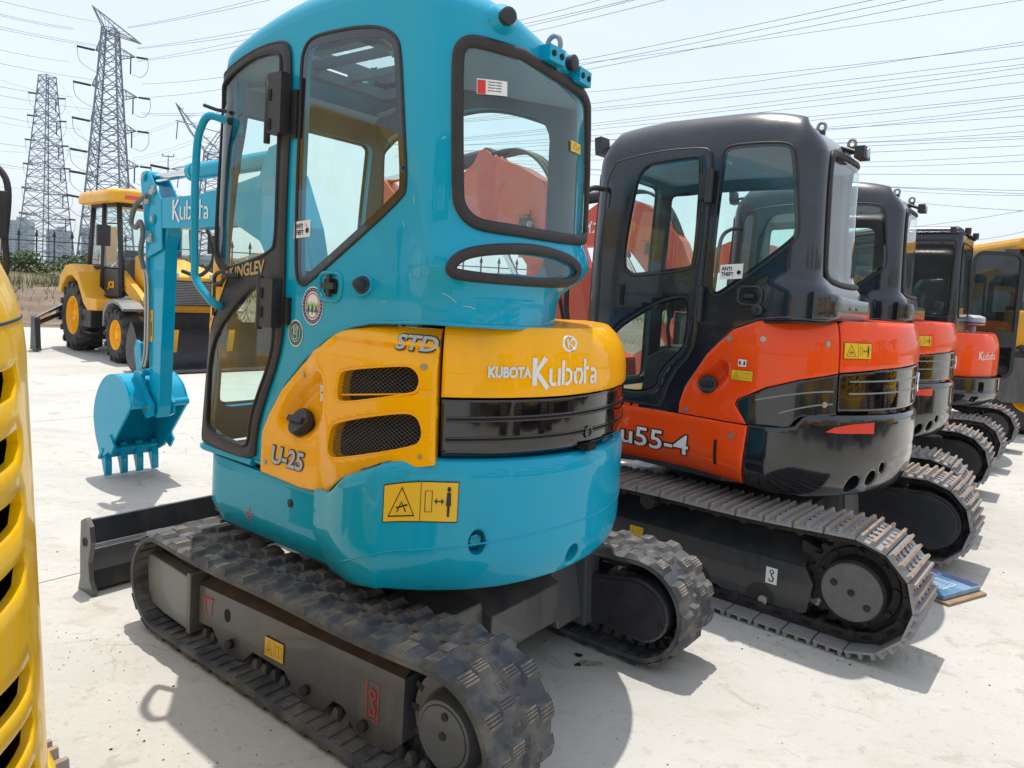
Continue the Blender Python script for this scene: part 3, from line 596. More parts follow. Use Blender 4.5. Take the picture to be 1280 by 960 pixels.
def sprocket(root, x, z, r, y, ydir, teeth=21, hubr=.13, cover=True):
    mb = MB(); P = []
    for i in range(teeth*4):
        a = 2*math.pi*i/(teeth*4); rr = r+(0, .028, .028, 0)[i % 4]-.004; P.append((x+rr*math.cos(a), z+rr*math.sin(a)))
    mb.prism(P, y-.02, y+.02, 'link')
    yo = y+ydir*.02
    mb.lathe((x, yo, z), (0, ydir, 0), [(0, r*.9), (.015, r*.88), (.02, r*.80), (.02, hubr*1.12), (.10, hubr*1.08), (.112, hubr*1.0)], 'link', 40)
    for i in range(9):
        a = 2*math.pi*i/9+.2; p = (x+r*.80*math.cos(a), yo+ydir*.015, z+r*.80*math.sin(a)); mb.cyl(p, (p[0], p[1]+ydir*.02, p[2]), .014, 'link', 6)
    o = mb.build('drive_sprocket', root, 35)
    h = MB(); h.lathe((x, yo+ydir*.10, z), (0, ydir, 0), [(0, hubr), (.018, hubr), (.022, hubr-.004), (.022, .0005)], 'hub', 44)
    for r0, a in ((0, 0), (hubr*.62, 20), (hubr*.66, 215)):
        c_ = (x+r0*math.cos(R(a)), yo+ydir*.122, z+r0*math.sin(R(a)))
        h.lathe(c_, (0, ydir, 0), [(0, .016), (.003, .016), (.003, .011), (.001, .011), (.001, .006), (.005, .006), (.005, .0005)], 'link', 16)
    h.build('hub_cover', o, 35)
    return o
def roller(root, x, z, r, y0, y1, name='track_roller'):
    mb = MB(); mb.lathe((x, y0, z), (0, 1 if y1 > y0 else -1, 0), [(0, .001), (0, r*.55), (.01, r*.6), (.012, r), (.05, r), (.055, r*.7), (abs(y1-y0)-.05, r*.7), (abs(y1-y0)-.045, r), (abs(y1-y0), r), (abs(y1-y0), .001)], 'link', 20)
    return mb.build(name, root, 35)
# ------------------------------------------------------------------ shared excavator pieces
def cab_shell(root, S, lowf, top, holes, ma, thick=.035, name='cab', inner='inner', zt=None, roofc=None, grid=.035, hatch=None):
    L = S.f.L; n = int(L/.03)
    out = [(L*i/n, lowf(L*i/n)) for i in range(n+1)]+[(L*i/n, top) for i in range(n, -1, -1)]
    mb = MB(); patch(mb, S, out, holes, 0, thick, grid, ma, back=inner)
    # roof: rounded shoulder rings, then crowned cap
    ring = []; m_ = 140
    zs = [top+(zt-top)*math.sin(math.pi/2*k/9) for k in range(10)]
    V = []; 
    for z in zs:
        for i in range(m_): V.append(S.pt(L*i/m_, z))
    last = V[-m_:]; c = np.mean(np.array(last), 0); zc = max(p[2] for p in last)
    FS = (.93, .8, .6, .35) if not hatch else [1-.04*k for k in range(1, 24)]
    inh = lambda p: hatch and hatch[0] < p[0] < hatch[1] and hatch[2] < p[1] < hatch[3]
    for f in FS:
        for p in last: V.append((c[0]+(p[0]-c[0])*f, c[1]+(p[1]-c[1])*f, p[2]+(zc+.012-p[2])*(1-f**2)))
    V.append((c[0], c[1], zc+.014)); k = len(zs)+len(FS)
    fs_ = [(j*m_+i, j*m_+(i+1) % m_, (j+1)*m_+(i+1) % m_, (j+1)*m_+i) for j in range(k-1) for i in range(m_)]+[((k-1)*m_+i, (k-1)*m_+(i+1) % m_, len(V)-1) for i in range(m_)]
    if hatch: fs_ = [g_ for g_ in fs_ if not inh(np.mean([V[q] for q in g_], 0))]
    mb.add(V, fs_, ma)
    # headliner just below the roof
    hz = top-.015
    P0 = [S.pt(L*i/m_, hz, -.03) for i in range(m_)]; cc = np.mean(np.array(P0), 0); V = []
    LV = [1-k_/26 for k_ in range(26)]
    for f in LV: V += [tuple(cc+(np.array(p)-cc)*f) for p in P0]
    V.append(tuple(cc)); k = len(LV)
    fs_ = [(j*m_+(i+1) % m_, j*m_+i, (j+1)*m_+i, (j+1)*m_+(i+1) % m_) for j in range(k-1) for i in range(m_)]+[((k-1)*m_+(i+1) % m_, (k-1)*m_+i, len(V)-1) for i in range(m_)]
    if hatch: fs_ = [g_ for g_ in fs_ if not inh(np.mean([V[q] for q in g_], 0))]
    mb.add(V, fs_, 'headliner')
    return mb.build(name, root, 40)
def window(cab, S, out, gasket=.016, ma='glass', frit=0., off=-.006, name='window', gm='rubberseal', gn='window_seal'):
    out = chaikin(out, 2)
    mb = MB()
    if frit:
        patch(mb, S, out, [inset(out, frit)], off, 0, .03, 'frit', res=.01); patch(mb, S, inset(out, frit+.0005), (), off, 0, .04, ma, res=.01)
    else: patch(mb, S, out, (), off, 0, .04, ma, res=.012)
    w = mb.build(name, cab, 60)
    if gasket:
        g = MB(); bead(g, S, out, gasket, gm, .004, gasket*.62); g.build(gn, w, 60)
    return w
def seat(root, x, y, z, s=1., ma='seat', face=1):
    """operator seat: base, cushion, backrest, headrest, armrests"""
    mb = MB(); mb.box((x, y, z+.08), (.34*s, .36*s, .16), 'sblack')
    mb.box((x+.02, y, z+.20), (.46*s, .48*s, .12), ma)
    mb.box((x-.23*s, y, z+.42), (.11, .46*s, .44*s), ma, Matrix.Rotation(R(-10), 3, 'Y'))
    o = mb.build('operator_seat', root, 30, bevel=.035)
    h = MB(); h.box((x-.28*s, y, z+.70*s), (.08, .24*s, .13), ma, Matrix.Rotation(R(-10), 3, 'Y')); h.build('headrest', o, 30, bevel=.03)
    return o
def console(root, x, y, z, h=.45, name='control_console'):
    mb = MB(); mb.prism([(x-.3, z), (x+.25, z), (x+.22, z+h*.8), (x+.12, z+h), (x-.25, z+h*.9)], y-.07, y+.07, 'sblack')
    o = mb.build(name, root, 30, bevel=.012)
    l = MB(); l.tube([(x+.12, y, z+h), (x+.14, y, z+h+.12), (x+.13, y, z+h+.2)], .010, 'sblack'); l.lathe((x+.13, y, z+h+.17), (0, 0, 1), [(0, .018), (.05, .024), (.10, .022), (.12, .001)], 'sblack', 14); l.build('control_lever', o, 40)
    return o
def cylinder_ram(root, a, b, r, frac=.58, ma='teal', name='hydraulic_cylinder'):
    a = Vector(a); b = Vector(b); d = (b-a); L = d.length; d.normalize(); mb = MB()
    mb.lathe(a, d, [(0, .001), (0, r*.9), (.01, r), (L*frac-.05, r), (L*frac-.05, r*1.12), (L*frac, r*1.12), (L*frac, r*.6)], ma, 20)
    mb.cyl(a-Vector((0, r*1.1, 0)), a+Vector((0, r*1.1, 0)), r*.8, ma, 14)
    o = mb.build(name, root, 35)
    rd = MB(); rd.cyl(a+d*L*frac, b, r*.52, 'chrome', 16); rd.cyl(b-Vector((0, r*1.0, 0)), b+Vector((0, r*1.0, 0)), r*.85, ma, 14); rd.build('piston_rod', o, 35)
    return o
def boom_set(root, y, w, pts, name, ma, extra=None, bevel=.006):
    mb = MB(); mb.prism(pts, y-w/2, y+w/2, ma); 
    if extra: extra(mb)
    return mb.build(name, root, 30, bevel=bevel)
# ------------------------------------------------------------------ the teal excavator
def teal_excavator(x, y, rz):
    r = empty('mini_excavator', (x, y, 0), rz, label='turquoise and yellow mini excavator on black rubber tracks in the foreground', cat='excavator')
    S = A_CAB; arch = OUT['a_arch']; A = sorted(arch)[1:]
    L = S.f.L
    def low(s):
        if s < A[0][0] or s > 3.3: return .80
        if s > 1.98: return 1.39 if s < 2.9 else 1.39-(s-2.9)/.4*.59
        return float(np.interp(s, [a for a, b in A], [b for a, b in A]))-.0
    door = chaikin([(.055,2.34),(.124,2.372),(.30,2.372),(.46,2.352),(.53,2.33),(.553,2.28),(.565,2.065),(.562,1.893),(.573,1.498),(.576,1.329),(.552,1.214),(.470,1.04),(.428,.918),(.42,.797),(.055,.815),(.045,.85),(.045,1.25),(.045,1.9)], 1)
    winh = chaikin(OUT['a_win'], 2); rw = OUT['a_rearwin']; lens = OUT['a_lens']
    rwc = chaikin(rw, 2); lensc = chaikin(lens, 2)
    rs = [s for s in np.arange(2.3, 4.3, .01)]
    rwin = rc(2.46, 1.45, 3.50, 2.27, .08)      # right side window
    fwin = rc(3.665, .95, 4.39, 2.28, .06)      # windscreen
    cab = cab_shell(r, S, low, 2.40, [inset(door, .012), inset(winh, .006), inset(rwc, .004), inset(lensc, .004), rwin, fwin], 'teal', zt=2.52, inner='innerblue', hatch=(.08, .62, -.17, .40))
    h_ = MB(); hz_ = 2.47
    for zz in (2.405, 2.475):
        for a_, b_ in (((.06,-.19),(.64,-.19)), ((.64,-.19),(.64,.42)), ((.64,.42),(.06,.42)), ((.06,.42),(.06,-.19))): h_.box(((a_[0]+b_[0])/2, (a_[1]+b_[1])/2, zz), (abs(b_[0]-a_[0])+.05, abs(b_[1]-a_[1])+.05, .045), 'innerblue')
    for yy in (.02, .22): h_.box((.35, yy, 2.43), (.58, .035, .03), 'innerblue')
    h_.add([(.06,-.19,2.49),(.64,-.19,2.49),(.64,.42,2.49),(.06,.42,2.49)], [(0,1,2,3)], 'rglass', False); h_.build('roof_hatch', cab, 30)
    # folded lower edge of the cab with a black bead painted in as its shadow line
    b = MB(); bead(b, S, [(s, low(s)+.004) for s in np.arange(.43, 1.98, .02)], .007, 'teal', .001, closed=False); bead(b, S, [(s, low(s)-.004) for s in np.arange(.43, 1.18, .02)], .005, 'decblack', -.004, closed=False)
    bead(b, S, [(s, .795) for s in np.arange(.03, .43, .02)], .016, 'teal', .0, closed=False); b.build('sill_flange', cab, 60)
    window(cab, S, OUT['a_win'], 0, 'glass', .030, .001)
    b = MB(); bead(b, S, winh, .006, 'rubberseal', .001); b.build('window_trim', cab, 60)
    w = window(cab, S, rw, .020, 'rglass', off=0.0)
    w['label'] = 'large rear window in a thick rubber seal'
    m_ = MB(); T = S
    poly(m_, S, [(1.425, 2.205), (1.525, 2.232), (1.527, 2.175), (1.427, 2.148)], 'white', .006); poly(m_, S, [(1.427, 2.201), (1.452, 2.208), (1.454, 2.156), (1.429, 2.150)], 'decred', .0072)
    for k in range(4): stroke(m_, S, [(1.46, 2.205-k*.011), (1.505, 2.217-k*.011)], .003, 'decblack', .0072)
    m_.build('window_sticker', w, 60); m_ = MB()
    poly(m_, S, [(1.880, 2.14), (1.955, 2.150), (1.958, 2.085), (1.883, 2.075)], 'decyellow', .006); stroke(m_, S, [(1.895, 2.095), (1.925, 2.098), (1.911, 2.135)], .003, 'decblack', .0075, True)
    stroke(m_, S, [(1.93, 2.10), (1.948, 2.13)], .003, 'decblack', .0075)
    m_.build('window_sticker', w, 60)
    window(cab, S, lens, .018, 'rglass', off=-.002, name='lower_rear_window')
    for o_, nm in ((rwin, 'right_window'), (fwin, 'windscreen')): window(cab, S, o_, .012, 'rglass', off=-.01, name=nm)
    b = MB(); sc = 4.03; b.tube([S.on(3.68, 1.55, -.01), S.on(sc, 1.55, -.01), S.on(4.38, 1.55, -.01)], .012, 'inner'); b.build('glazing_bar', cab, 60)
    b = MB(); b.tube([S.on(3.1, 1.45, -.01), S.on(3.1, 2.27, -.01)], .012, 'inner'); b.build('glazing_bar', cab, 60)
    # door
    up = chaikin(OUT['a_glass_up'], 2); up = chaikin([(.13,2.335),(.30,2.345),(.43,2.325),(.495,2.30),(.503,2.27),(.511,1.91),(.520,1.66),(.495,1.612),(.225,1.545),(.165,1.555),(.098,1.61),(.095,1.92),(.095,2.29)], 2)
    lo = chaikin([(.085,1.24),(.325,1.455),(.44,1.50),(.505,1.497),(.520,1.47),(.528,1.317),(.512,1.21),(.425,1.044),(.393,.96),(.383,.86),(.33,.845),(.085,.868),(.078,.95)], 2)
    d = MB(); patch(d, S, door, [up, lo], .012, .03, .03, 'sblack', edge=.006, back='inner', res=.010)
    bead(d, S, door, .007, 'rubberseal', .006)
    do = d.build('door', r, 35)
    tag(do, 'black framed cab door with two panes and a yellow corner panel')
    for nm, o_ in (('upper_glass', up), ('lower_glass', lo)):
        g = MB(); patch(g, S, o_, (), .006, 0, .04, 'glass', res=.01); bead(g, S, o_, .0055, 'rubberseal', .012); g.build('door_glass', do, 60)
    y_ = MB(); poly(y_, S, [(.062,1.30),(.062,1.58),(.082,1.605),(.168,1.525),(.215,1.535),(.205,1.50),(.075,1.27)], 'yellow', .0145, .02); y_.build('corner_panel', do, 60)
    s_ = MB(); poly(s_, S, rc(.105, 1.35, .128, 1.50, .006), 'darkhole', .017); poly(s_, S, rc(.085, 1.325, .092, 1.345), 'darkhole', .017); s_.build('vent_slot', do)
    h = MB(); h.tube([S.on(a, b_, .045) for a, b_ in resample(chaikin([(.165,1.475),(.235,1.49),(.24,1.535),(.17,1.52)], 1), .01)], .008, 'sblack', closed=True); h.tube([S.on(.235, 1.51, .045), S.on(.265, 1.515, .05), S.on(.28, 1.515, .02)], .012, 'sblack'); h.tube([S.on(.17,1.475,.045), S.on(.17,1.475,.01)], .006, 'sblack')
    h.build('door_handle', do, 50)
    for z0, z1, s0 in ((2.02, 2.235, .515), (1.335, 1.515, .515)):
        h = MB(); c0 = np.array(S.on(s0+.012, (z0+z1)/2, .03)); 
        h.box(tuple(c0), (.085, .045, z1-z0), 'sblack'); h.cyl((c0[0]+.045, c0[1]+.015, z0-.01), (c0[0]+.045, c0[1]+.015, z1+.01), .012, 'sblack', 10)
        for zz in (z0+.04, z1-.07): h.box((c0[0]+.02, c0[1]+.0235, zz+.015), (.014, .004, .04), 'darkhole')
        h.build('door_hinge', do, 30)
    b = MB(); c0 = np.array(S.on(.60, 2.09, .008)); b.box(tuple(c0), (.03, .018, .17), 'decblack'); b.build('door_stop', cab, 30); b = MB(); c0 = np.array(S.on(.602, 1.40, .008)); b.box(tuple(c0), (.03, .018, .10), 'decblack'); b.build('door_stop', cab, 30)
    t = MB(); text(t, S, 'KINGLEV', .225, 1.505, .052, .235, 'gold', .015, .03, .15, rot=.12); poly(t, S, [(.26,1.573),(.44,1.602),(.44,1.61),(.26,1.581)], 'gold', .015); t.build('door_lettering', do)
    # grab rail ahead of the door
    g = MB(); P = [(.70, .585, 2.13), (.735, .635, 2.14), (.775, .645, 2.10), (.805, .645, 2.02), (.812, .645, 1.80), (.800, .645, 1.56), (.785, .645, 1.49), (.70, .625, 1.41), (.69, .59, 1.39)]
    g.tube(crom(P, 8), .0155, 'teal', 12); g.build('grab_rail', cab, 60)
    # door wiper arm stub and little mirror bracket at the front roof corner
    g = MB(); g.tube([(.70, .585, 2.165), (.73, .61, 2.17), (.77, .64, 2.185)], .008, 'sblack'); g.build('latch_arm', cab, 60)
    for px_, py_, pz_ in ((.70, .50, 2.39), (-.53, .10, 2.345)):
        g = MB(); ring = [(px_+.028*math.cos(a), py_, pz_+.03+.034*math.sin(a)) for a in np.linspace(0, 2*math.pi, 16, endpoint=False)]
        g.tube(ring, .009, 'steel', closed=True); g.cyl((px_, py_, pz_-.02), (px_, py_, pz_+.008), .02, 'steel', 10); g.build('lifting_eye', cab, 50)
    # roof corner bosses and lamp brackets above the rear window
    for s0, z0, dx in ((1.50, 2.43, 1), (1.835, 2.45, 1)):
        p = np.array(S.on(s0, z0, 0)); nn = np.array([S.f.at(s0)[2], S.f.at(s0)[3], 0])
        g = MB(); g.lathe(p-nn*.05, nn, [(0, .060), (.055, .045), (.075, .024), (.085, .022), (.086, .001)], 'teal', 20); g.lathe(p+nn*.025, nn, [(0, .026), (.022, .026), (.026, .02), (.026, .001)], 'sblack', 16); g.build('roof_plug', cab, 40)
    for s0, z0 in ((1.725, 2.415), (1.905, 2.43)):
        p = np.array(S.on(s0, z0, .018)); x_, y_, nx, ny = S.f.at(s0); rot = Matrix.Rotation(math.atan2(ny, nx), 3, 'Z')
        g = MB(); g.box(tuple(p), (.045, .085, .05), 'teal', rot)
        for dy in (-.022, .022): q_ = rot @ Vector((.0225, dy, 0)); g.cyl(Vector(p)+q_, Vector(p)+q_+rot @ Vector((.004, 0, 0)), .010, 'darkhole', 10)
        g.build('lamp_bracket', cab, 30)
    # latch recess, door stop peg, round stickers
    g = MB(); o_ = rc(.775, 1.452, .895, 1.548, .03)
    bead(g, S, o_, .008, 'teal', .0); poly(g, S, inset(rc(.80, 1.475, .875, 1.528, .01), 0), 'darkhole', .001); 
    c0 = np.array(S.on(.838, 1.503, .012)); g.box(tuple(c0), (.065, .014, .022), 'sblack'); g.box(tuple(np.array(S.on(.838, 1.503, .010))), (.016, .012, .078), 'sblack'); g.build('door_catch', cab, 50)
    g = MB(); p = np.array(S.on(1.01, 1.512, 0)); n_ = np.array([-.25, .9, .1]); g.lathe(p, n_, [(0, .034), (.012, .032), (.02, .024), (.03, .024), (.055, .012), (.062, .001)], 'sblack', 18); g.lathe(p-n_*.003, n_, [(0, .042), (.014, .038), (.016, .03)], 'teal', 18); g.build('door_peg', cab, 40)
    t = MB(); u, v = .743, 1.428
    # circular sticker, tree emblem
    poly(t, S, circ(u, v, .060, 36, .069), 'white', .002); stroke(t, S, circ(u, v, .050, 36, .058), .013, 'navy', .003, True); stroke(t, S, circ(u, v, .0375, 36, .044), .004, 'decred', .003, True)
    for k in range(28):
        a = 2*math.pi*k/28; poly(t, S, circ(u+.050*math.cos(a), v+.058*math.sin(a), .0022, 6), 'white', .004)
    for k, (dx, h_) in enumerate(((-.022, .028), (0, .034), (.022, .028))):
        poly(t, S, [(u+dx-.010, v-.022), (u+dx+.010, v-.022), (u+dx, v-.022+h_)], 'green', .004); poly(t, S, [(u+dx-.002, v-.03), (u+dx+.002, v-.03), (u+dx+.002, v-.02), (u+dx-.002, v-.02)], 'green', .004)
    for dx in (-.028, -.011, .011, .028): poly(t, S, [(u+dx-.008, v-.004), (u+dx+.008, v-.004), (u+dx, v+.016)], 'lime', .0035)
    t.build('tree_sticker', cab)
    t = MB(); u, v = .650, 1.322
    poly(t, S, circ(u, v, .043, 32, .050), 'white', .002); poly(t, S, circ(u, v, .039, 32, .045), 'green', .003); stroke(t, S, circ(u, v, .027, 28, .031), .002, 'white', .004, True)
    stroke(t, S, [(u-.012, v-.018), (u-.004, v-.024), (u+.010, v-.018), (u+.012, v-.004), (u-.012, v), (u-.012, v-.018)], .003, 'white', .004)
    stroke(t, S, [(u-.008, v), (u-.012, v+.024), (u-.005, v+.025), (u-.001, v+.002), (u+.005, v+.024), (u+.012, v+.022), (u+.008, v)], .0032, 'white', .004)
    t.build('hand_sticker', cab)
    t = MB(); F = Flat(S.on(.735, 1.66, .004), np.array([-1, 0, .02])*1.0, (0, 0, 1)); u, v = .600, 1.665
    poly(t, S, [(u+.02, v), (u+.115, v+.008), (u+.115, v+.068), (u+.02, v+.06)], 'white', .004); text(t, S, 'ANTI', u+.026, v+.036, .018, .045, 'decblack', .0055, .03); text(t, S, 'THEFT', u+.026, v+.013, .018, .052, 'decblack', .0055, .03); poly(t, S, circ(u+.098, v+.03, .010, 10), 'decblack', .0055); stroke(t, S, [(u+.085,v+.055),(u+.095,v+.042)], .003, 'decred', .0055)
    t.build('antitheft_sticker', cab)
    t = MB()
    for u, v, l_, a in ((1.36, 1.505, .05, -.6), (1.42, 1.468, .035, -.2), (1.10, 1.46, .02, .2), (1.65, 1.53, .03, -.4), (1.22, 1.80, .025, -1.2), (1.18, 1.72, .02, -1.0)): stroke(t, S, [(u, v), (u+l_*.5*math.cos(a), v+l_*.5*math.sin(a)+.003), (u+l_*math.cos(a), v+l_*math.sin(a))], .0022, 'palegrey', .0015)
    t.build('paint_scratch', cab)
    # interior
    seat(r, .02, .12, .85, .95, 'seat'); console(r, .30, .42, .80); console(r, .30, -.18, .80)
    f = MB(); f.prism([(.80, .46), (.80, -.27), (-.52, -.22), (-.52, .40), (-.4, .50), (-.2, .53)], .78, .80, 'sblack', 'xy'); f.box((-.32, .12, 1.07), (.34, .66, .55), 'inner'); f.build('cab_floor', cab, 30)
    g = MB(); g.tube(crom([(.55, .25, .8), (.58, .25, 1.2), (.55, .25, 1.36)], 5), .012, 'sblack'); g.tube(crom([(.55, .02, .8), (.58, .02, 1.2), (.55, .02, 1.36)], 5), .012, 'sblack'); g.build('travel_lever', cab, 50)
    # yellow side cover
    H_ = A_HOOD; cov = chaikin(OUT['a_cover'][1:2]+[(1.211,.936),(1.07,.893),(.985,.862),(.92,.812),(.88,.783),(.72,.766),(.464,.773),(.462,.80),(.466,.929),(.508,1.003),(.585,1.108),(.707,1.211),(.838,1.31),(.945,1.366),(1.037,1.389),(1.337,1.398)], 1)
    cov = [(1.345,.966),(1.211,.936),(1.07,.893),(.985,.862),(.92,.812),(.88,.783),(.72,.766),(.464,.773),(.462,.80),(.466,.929),(.508,1.003),(.585,1.108),(.707,1.211),(.838,1.31),(.90,1.348),(.945,1.366),(1.037,1.386),(1.12,1.395),(1.335,1.40)]
    gu = chaikin(OUT['a_grill_up'], 2); gl = chaikin(OUT['a_grill_lo'], 2); rec = chaikin(OUT['a_recess'], 2)
    RC = np.array(resample(rec, .01))
    def dist_in(s, z):
        if not pip(np.array([s]), np.array([z]), RC)[0]: return 0.
        return float(np.min(np.hypot(RC[:, 0]-s, RC[:, 1]-z)))
    def relief(s, z):
        d_ = .012
        # filler recess
        d_ -= .045*sm(0, .05, dist_in(s, z))
        # raised grille surrounds against the lower front corner, crease under the top lip
        d_ += .016*sm(.80, .92, s+.35*(z-1.0))*sm(1.30, 1.26, z)
        d_ -= .010*sm(1.300, 1.312, z)*sm(1.33, 1.316, z)*sm(.84, .9, s)
        d_ -= .007*sm(1.150, 1.158, z-(s-1.1)*.16)*sm(1.172, 1.162, z-(s-1.1)*.16)*sm(.9, .95, s)
        d_ -= .03*sm(1.33, 1.40, z)
        return d_
    c_ = MB(); patch(c_, H_, cov, [gu, gl], 0, .03, .014, 'yellow', edge=.005, res=.012, dfun=relief)
    bead(c_, H_, [tuple(p)[:2] for p in crom([(.850,1.302,0),(.964,1.294,0),(1.185,1.303,0),(1.338,1.301,0)], 8)], .0032, 'decblack', .0045, closed=False)  # dark bead laid along the lip crease to paint its shade
    for k_ in (0, 1): bead(c_, H_, [(q_, 1.160-.09*k_+(q_-1.1)*.14) for q_ in np.arange(1.300 if k_ else .93, 1.335, .01)], .003, 'yellow', .013, closed=False)
    co = c_.build('side_cover', r, 40); tag(co, 'yellow side cover with two mesh grilles')
    for o_ in (gu, gl):
        g = MB(); poly(g, H_, inset(o_, -.01), 'darkhole', -.035); bead(g, H_, o_, .004, 'yellow', .024)
        s0 = min(p[0] for p in o_); s1 = max(p[0] for p in o_); z0 = min(p[1] for p in o_); z1 = max(p[1] for p in o_)
        for sg in (1, -1):
            k = s0-(z1-z0)*2
            while k < s1+(z1-z0)*2:
                tt = np.linspace(0, 1, 40); X = k+sg*0+(tt*(z1-z0))*1.5*sg; Z = z0+tt*(z1-z0); ok = pip(X, Z, o_); seg = [(X[i], Z[i]) for i in range(40) if ok[i]]
                if len(seg) > 1: g.tube([H_.on(a, b_, .004) for a, b_ in (seg[0], seg[len(seg)//2], seg[-1])], .0010, 'frame', 4, cap=False)
                k += .020
        # cores behind the mesh
        for i in range(22):
            zz = z0+.01+(z1-z0-.02)*i/21; xs = np.linspace(s0, s1, 40); ok = pip(xs, xs*0+zz, o_); seg = [xs[j] for j in range(40) if ok[j]]
            if len(seg) > 1: g.tube([H_.on(seg[0], zz, -.022), H_.on((seg[0]+seg[-1])/2, zz, -.022), H_.on(seg[-1], zz, -.022)], .0010, 'link', 4, cap=False)
        g.build('mesh_grille', co, 60)
    g = MB(); p = np.array(H_.on(.700, .985, -.03)); n_ = Vector((.10, .85, .5)).normalized()
    g.lathe(p, n_, [(0, .045), (.012, .046), (.02, .052), (.045, .052), (.052, .046), (.052, .001)], 'sblack', 24); g.box(tuple(Vector(p)+n_*.058), (.08, .02, .022), 'sblack', Matrix.Rotation(.5, 3, 'X')); g.build('fuel_cap', co, 30)
    for u, v in ((.724, 1.181), (1.299, 1.268), (1.303, .99), (.497, .818)):
        g = MB(); p = np.array(H_.on(u, v, .008+(.014 if u > 1 else 0))); n_ = H_.nrm(u, v); g.lathe(p, n_, [(0, .013), (.005, .013), (.005, .009), (.009, .008), (.009, .001)], 'bolt', 14); g.build('cover_bolt', co, 40)
    for nm_ in (0, 1):
      t = MB()
      for ma, bo, of in (('decblack', .075, .0145), ('palegrey', .030, .0160)):
        if nm_ == 0: text(t, H_, 'U-25', .535-(.004 if ma == 'decblack' else 0), .822-(.004 if ma == 'decblack' else 0), .070+(.008 if ma == 'decblack' else 0), .205+(.008 if ma == 'decblack' else 0), ma, of, bo, .22, rot=.03)
        if nm_ == 1: text(t, H_, 'STD', 1.178-(.004 if ma == 'decblack' else 0), 1.316-(.004 if ma == 'decblack' else 0), .048+(.008 if ma == 'decblack' else 0), .150+(.008 if ma == 'decblack' else 0), ma, .012+(of-.017), bo, .25)
      t.build('model_lettering', co)
    t = MB(); patch(t, H_, [(.772, 1.088), (.832, 1.092), (.832, 1.152), (.772, 1.148)], (), .004, 0, .012, 'white', dfun=relief, res=.01); patch(t, H_, [(.806,1.102),(.822,1.103),(.822,1.138),(.806,1.137)], (), .0055, 0, .01, 'decblack', dfun=relief, res=.01); patch(t, H_, [(.780,1.118),(.792,1.119),(.792,1.124),(.780,1.123)], (), .0055, 0, .01, 'decblack', dfun=relief, res=.01); t.build('fuel_label', co)
    # engine hood: yellow upper shell and gloss black lower shell
    hd = [(1.352, 1.180), (1.349, 1.395), (1.365, 1.404), (2.05, 1.404), (2.30, 1.404), (2.75, 1.404), (2.75, 1.19), (2.2, 1.195), (1.76, 1.185)]
    c_ = MB(); patch(c_, H_, hd, (), .010, .03, .03, 'yellow', edge=.005)
    top = [H_.on(s, 1.404, .006) for s in np.arange(1.30, 2.78, .05)]; ti = [(-.2, .35, 1.415), (-.2, -.4, 1.415)]
    V = top+[(-.1, 0, 1.415)]; n_ = len(top); c_.add(V, [(i, i+1, n_) for i in range(n_-1)], 'yellow', False)
    ho = c_.build('engine_hood', r, 40)
    bk = [(1.36, .975), (1.352, 1.172), (1.76, 1.177), (2.2, 1.188), (2.75, 1.18), (2.75, .985), (2.2, 1.0), (1.76, .99)]
    def gro(s, z):
        d_ = 0; k = (s-1.36)*.02
        d_ -= .03*sm(1.005+k, .975+k, z)
        return d_
    c_ = MB(); patch(c_, H_, bk, (), .006, .03, .0085, 'gblack', edge=.004, dfun=gro, res=.02)
    for zc in (1.110, 1.045):
        for dz in (-.006, .006): bead(c_, H_, [(q_, zc+dz+(q_-1.36)*.02) for q_ in np.arange(1.37, 2.74, .03)], .0035, 'gblack', .006, closed=False)
        bead(c_, H_, [(q_, zc+(q_-1.36)*.02) for q_ in np.arange(1.37, 2.74, .03)], .002, 'darkhole', .007, closed=False)  # dark line painted between the beads as shade in the groove
    bo = c_.build('hood_lower_panel', ho, 50)
    g = MB(); u, v = 1.912, 1.05; p = np.array(H_.on(u, v, .006)); n_ = H_.nrm(u, v); g.lathe(p, n_, [(0, .022), (.006, .022), (.006, .015), (.002, .014), (.002, .001)], 'gblack', 20); g.box(H_.on(u, v-.05, .004), (.05, .05, .022), 'darkhole'); g.build('hood_lock', ho, 40)
    t = MB(); text(t, H_, 'KUBOTA', 1.492, 1.246, .036, .146, 'silver', .0150, .045); logo(t, H_, 1.652, 1.222, .088, .275, 'white', .0125, .155); t.build('hood_lettering', ho)
    t = MB(); u, v = 1.800, 1.356; t.tube([H_.on(a, b_, .008) for a, b_ in circ(u, v, .030, 28, .023)], .005, 'chrome', closed=True); stroke(t, H_, [(u-.012, v-.014), (u-.012, v+.014)], .006, 'chrome', .014); stroke(t, H_, [(u+.012, v+.014), (u-.009, v), (u+.014, v-.014)], .006, 'chrome', .014); t.build('hood_emblem', ho)
    # counterweight
    W_ = A_CW
    def lowc(s): return .485 if s < .8 else .485+.035*sm(.8, 1.3, s)
    tp = [(.61,.775),(.80,.79),(.865,.83),(.90,.862),(.930,.885)]
    TOP = [(2.85,.885),(2.85,.52)]
    outc = [(.700, .478), (.80, .484), (.90, .500), (1.0, .522), (1.1, .535), (1.3, .54), (1.5, .545), (1.75, .56), (2.05, .59), (2.4, .60), (2.85, .60), (2.85, .885)]+[(s, .885) for s in np.arange(2.7, .95, -.08)]+[(.93,.880),(.90,.868),(.865,.838),(.80,.800),(.700,.790)]
    def cwr(s, z):
        # vertical lift: rear rises; done through zmap below; recesses for the bolt holes
        d_ = 0
        return d_
    zl = lambda x_, y_, z: z+(.085*sm(.95, 1.5, math.hypot(x_-.9, y_-.6)/1.0) if False else .10*sm(-.10, -.50, x_)*sm(.60, .88, z))
    W2 = Surf(A_CWF, A_CW.ins, zl)
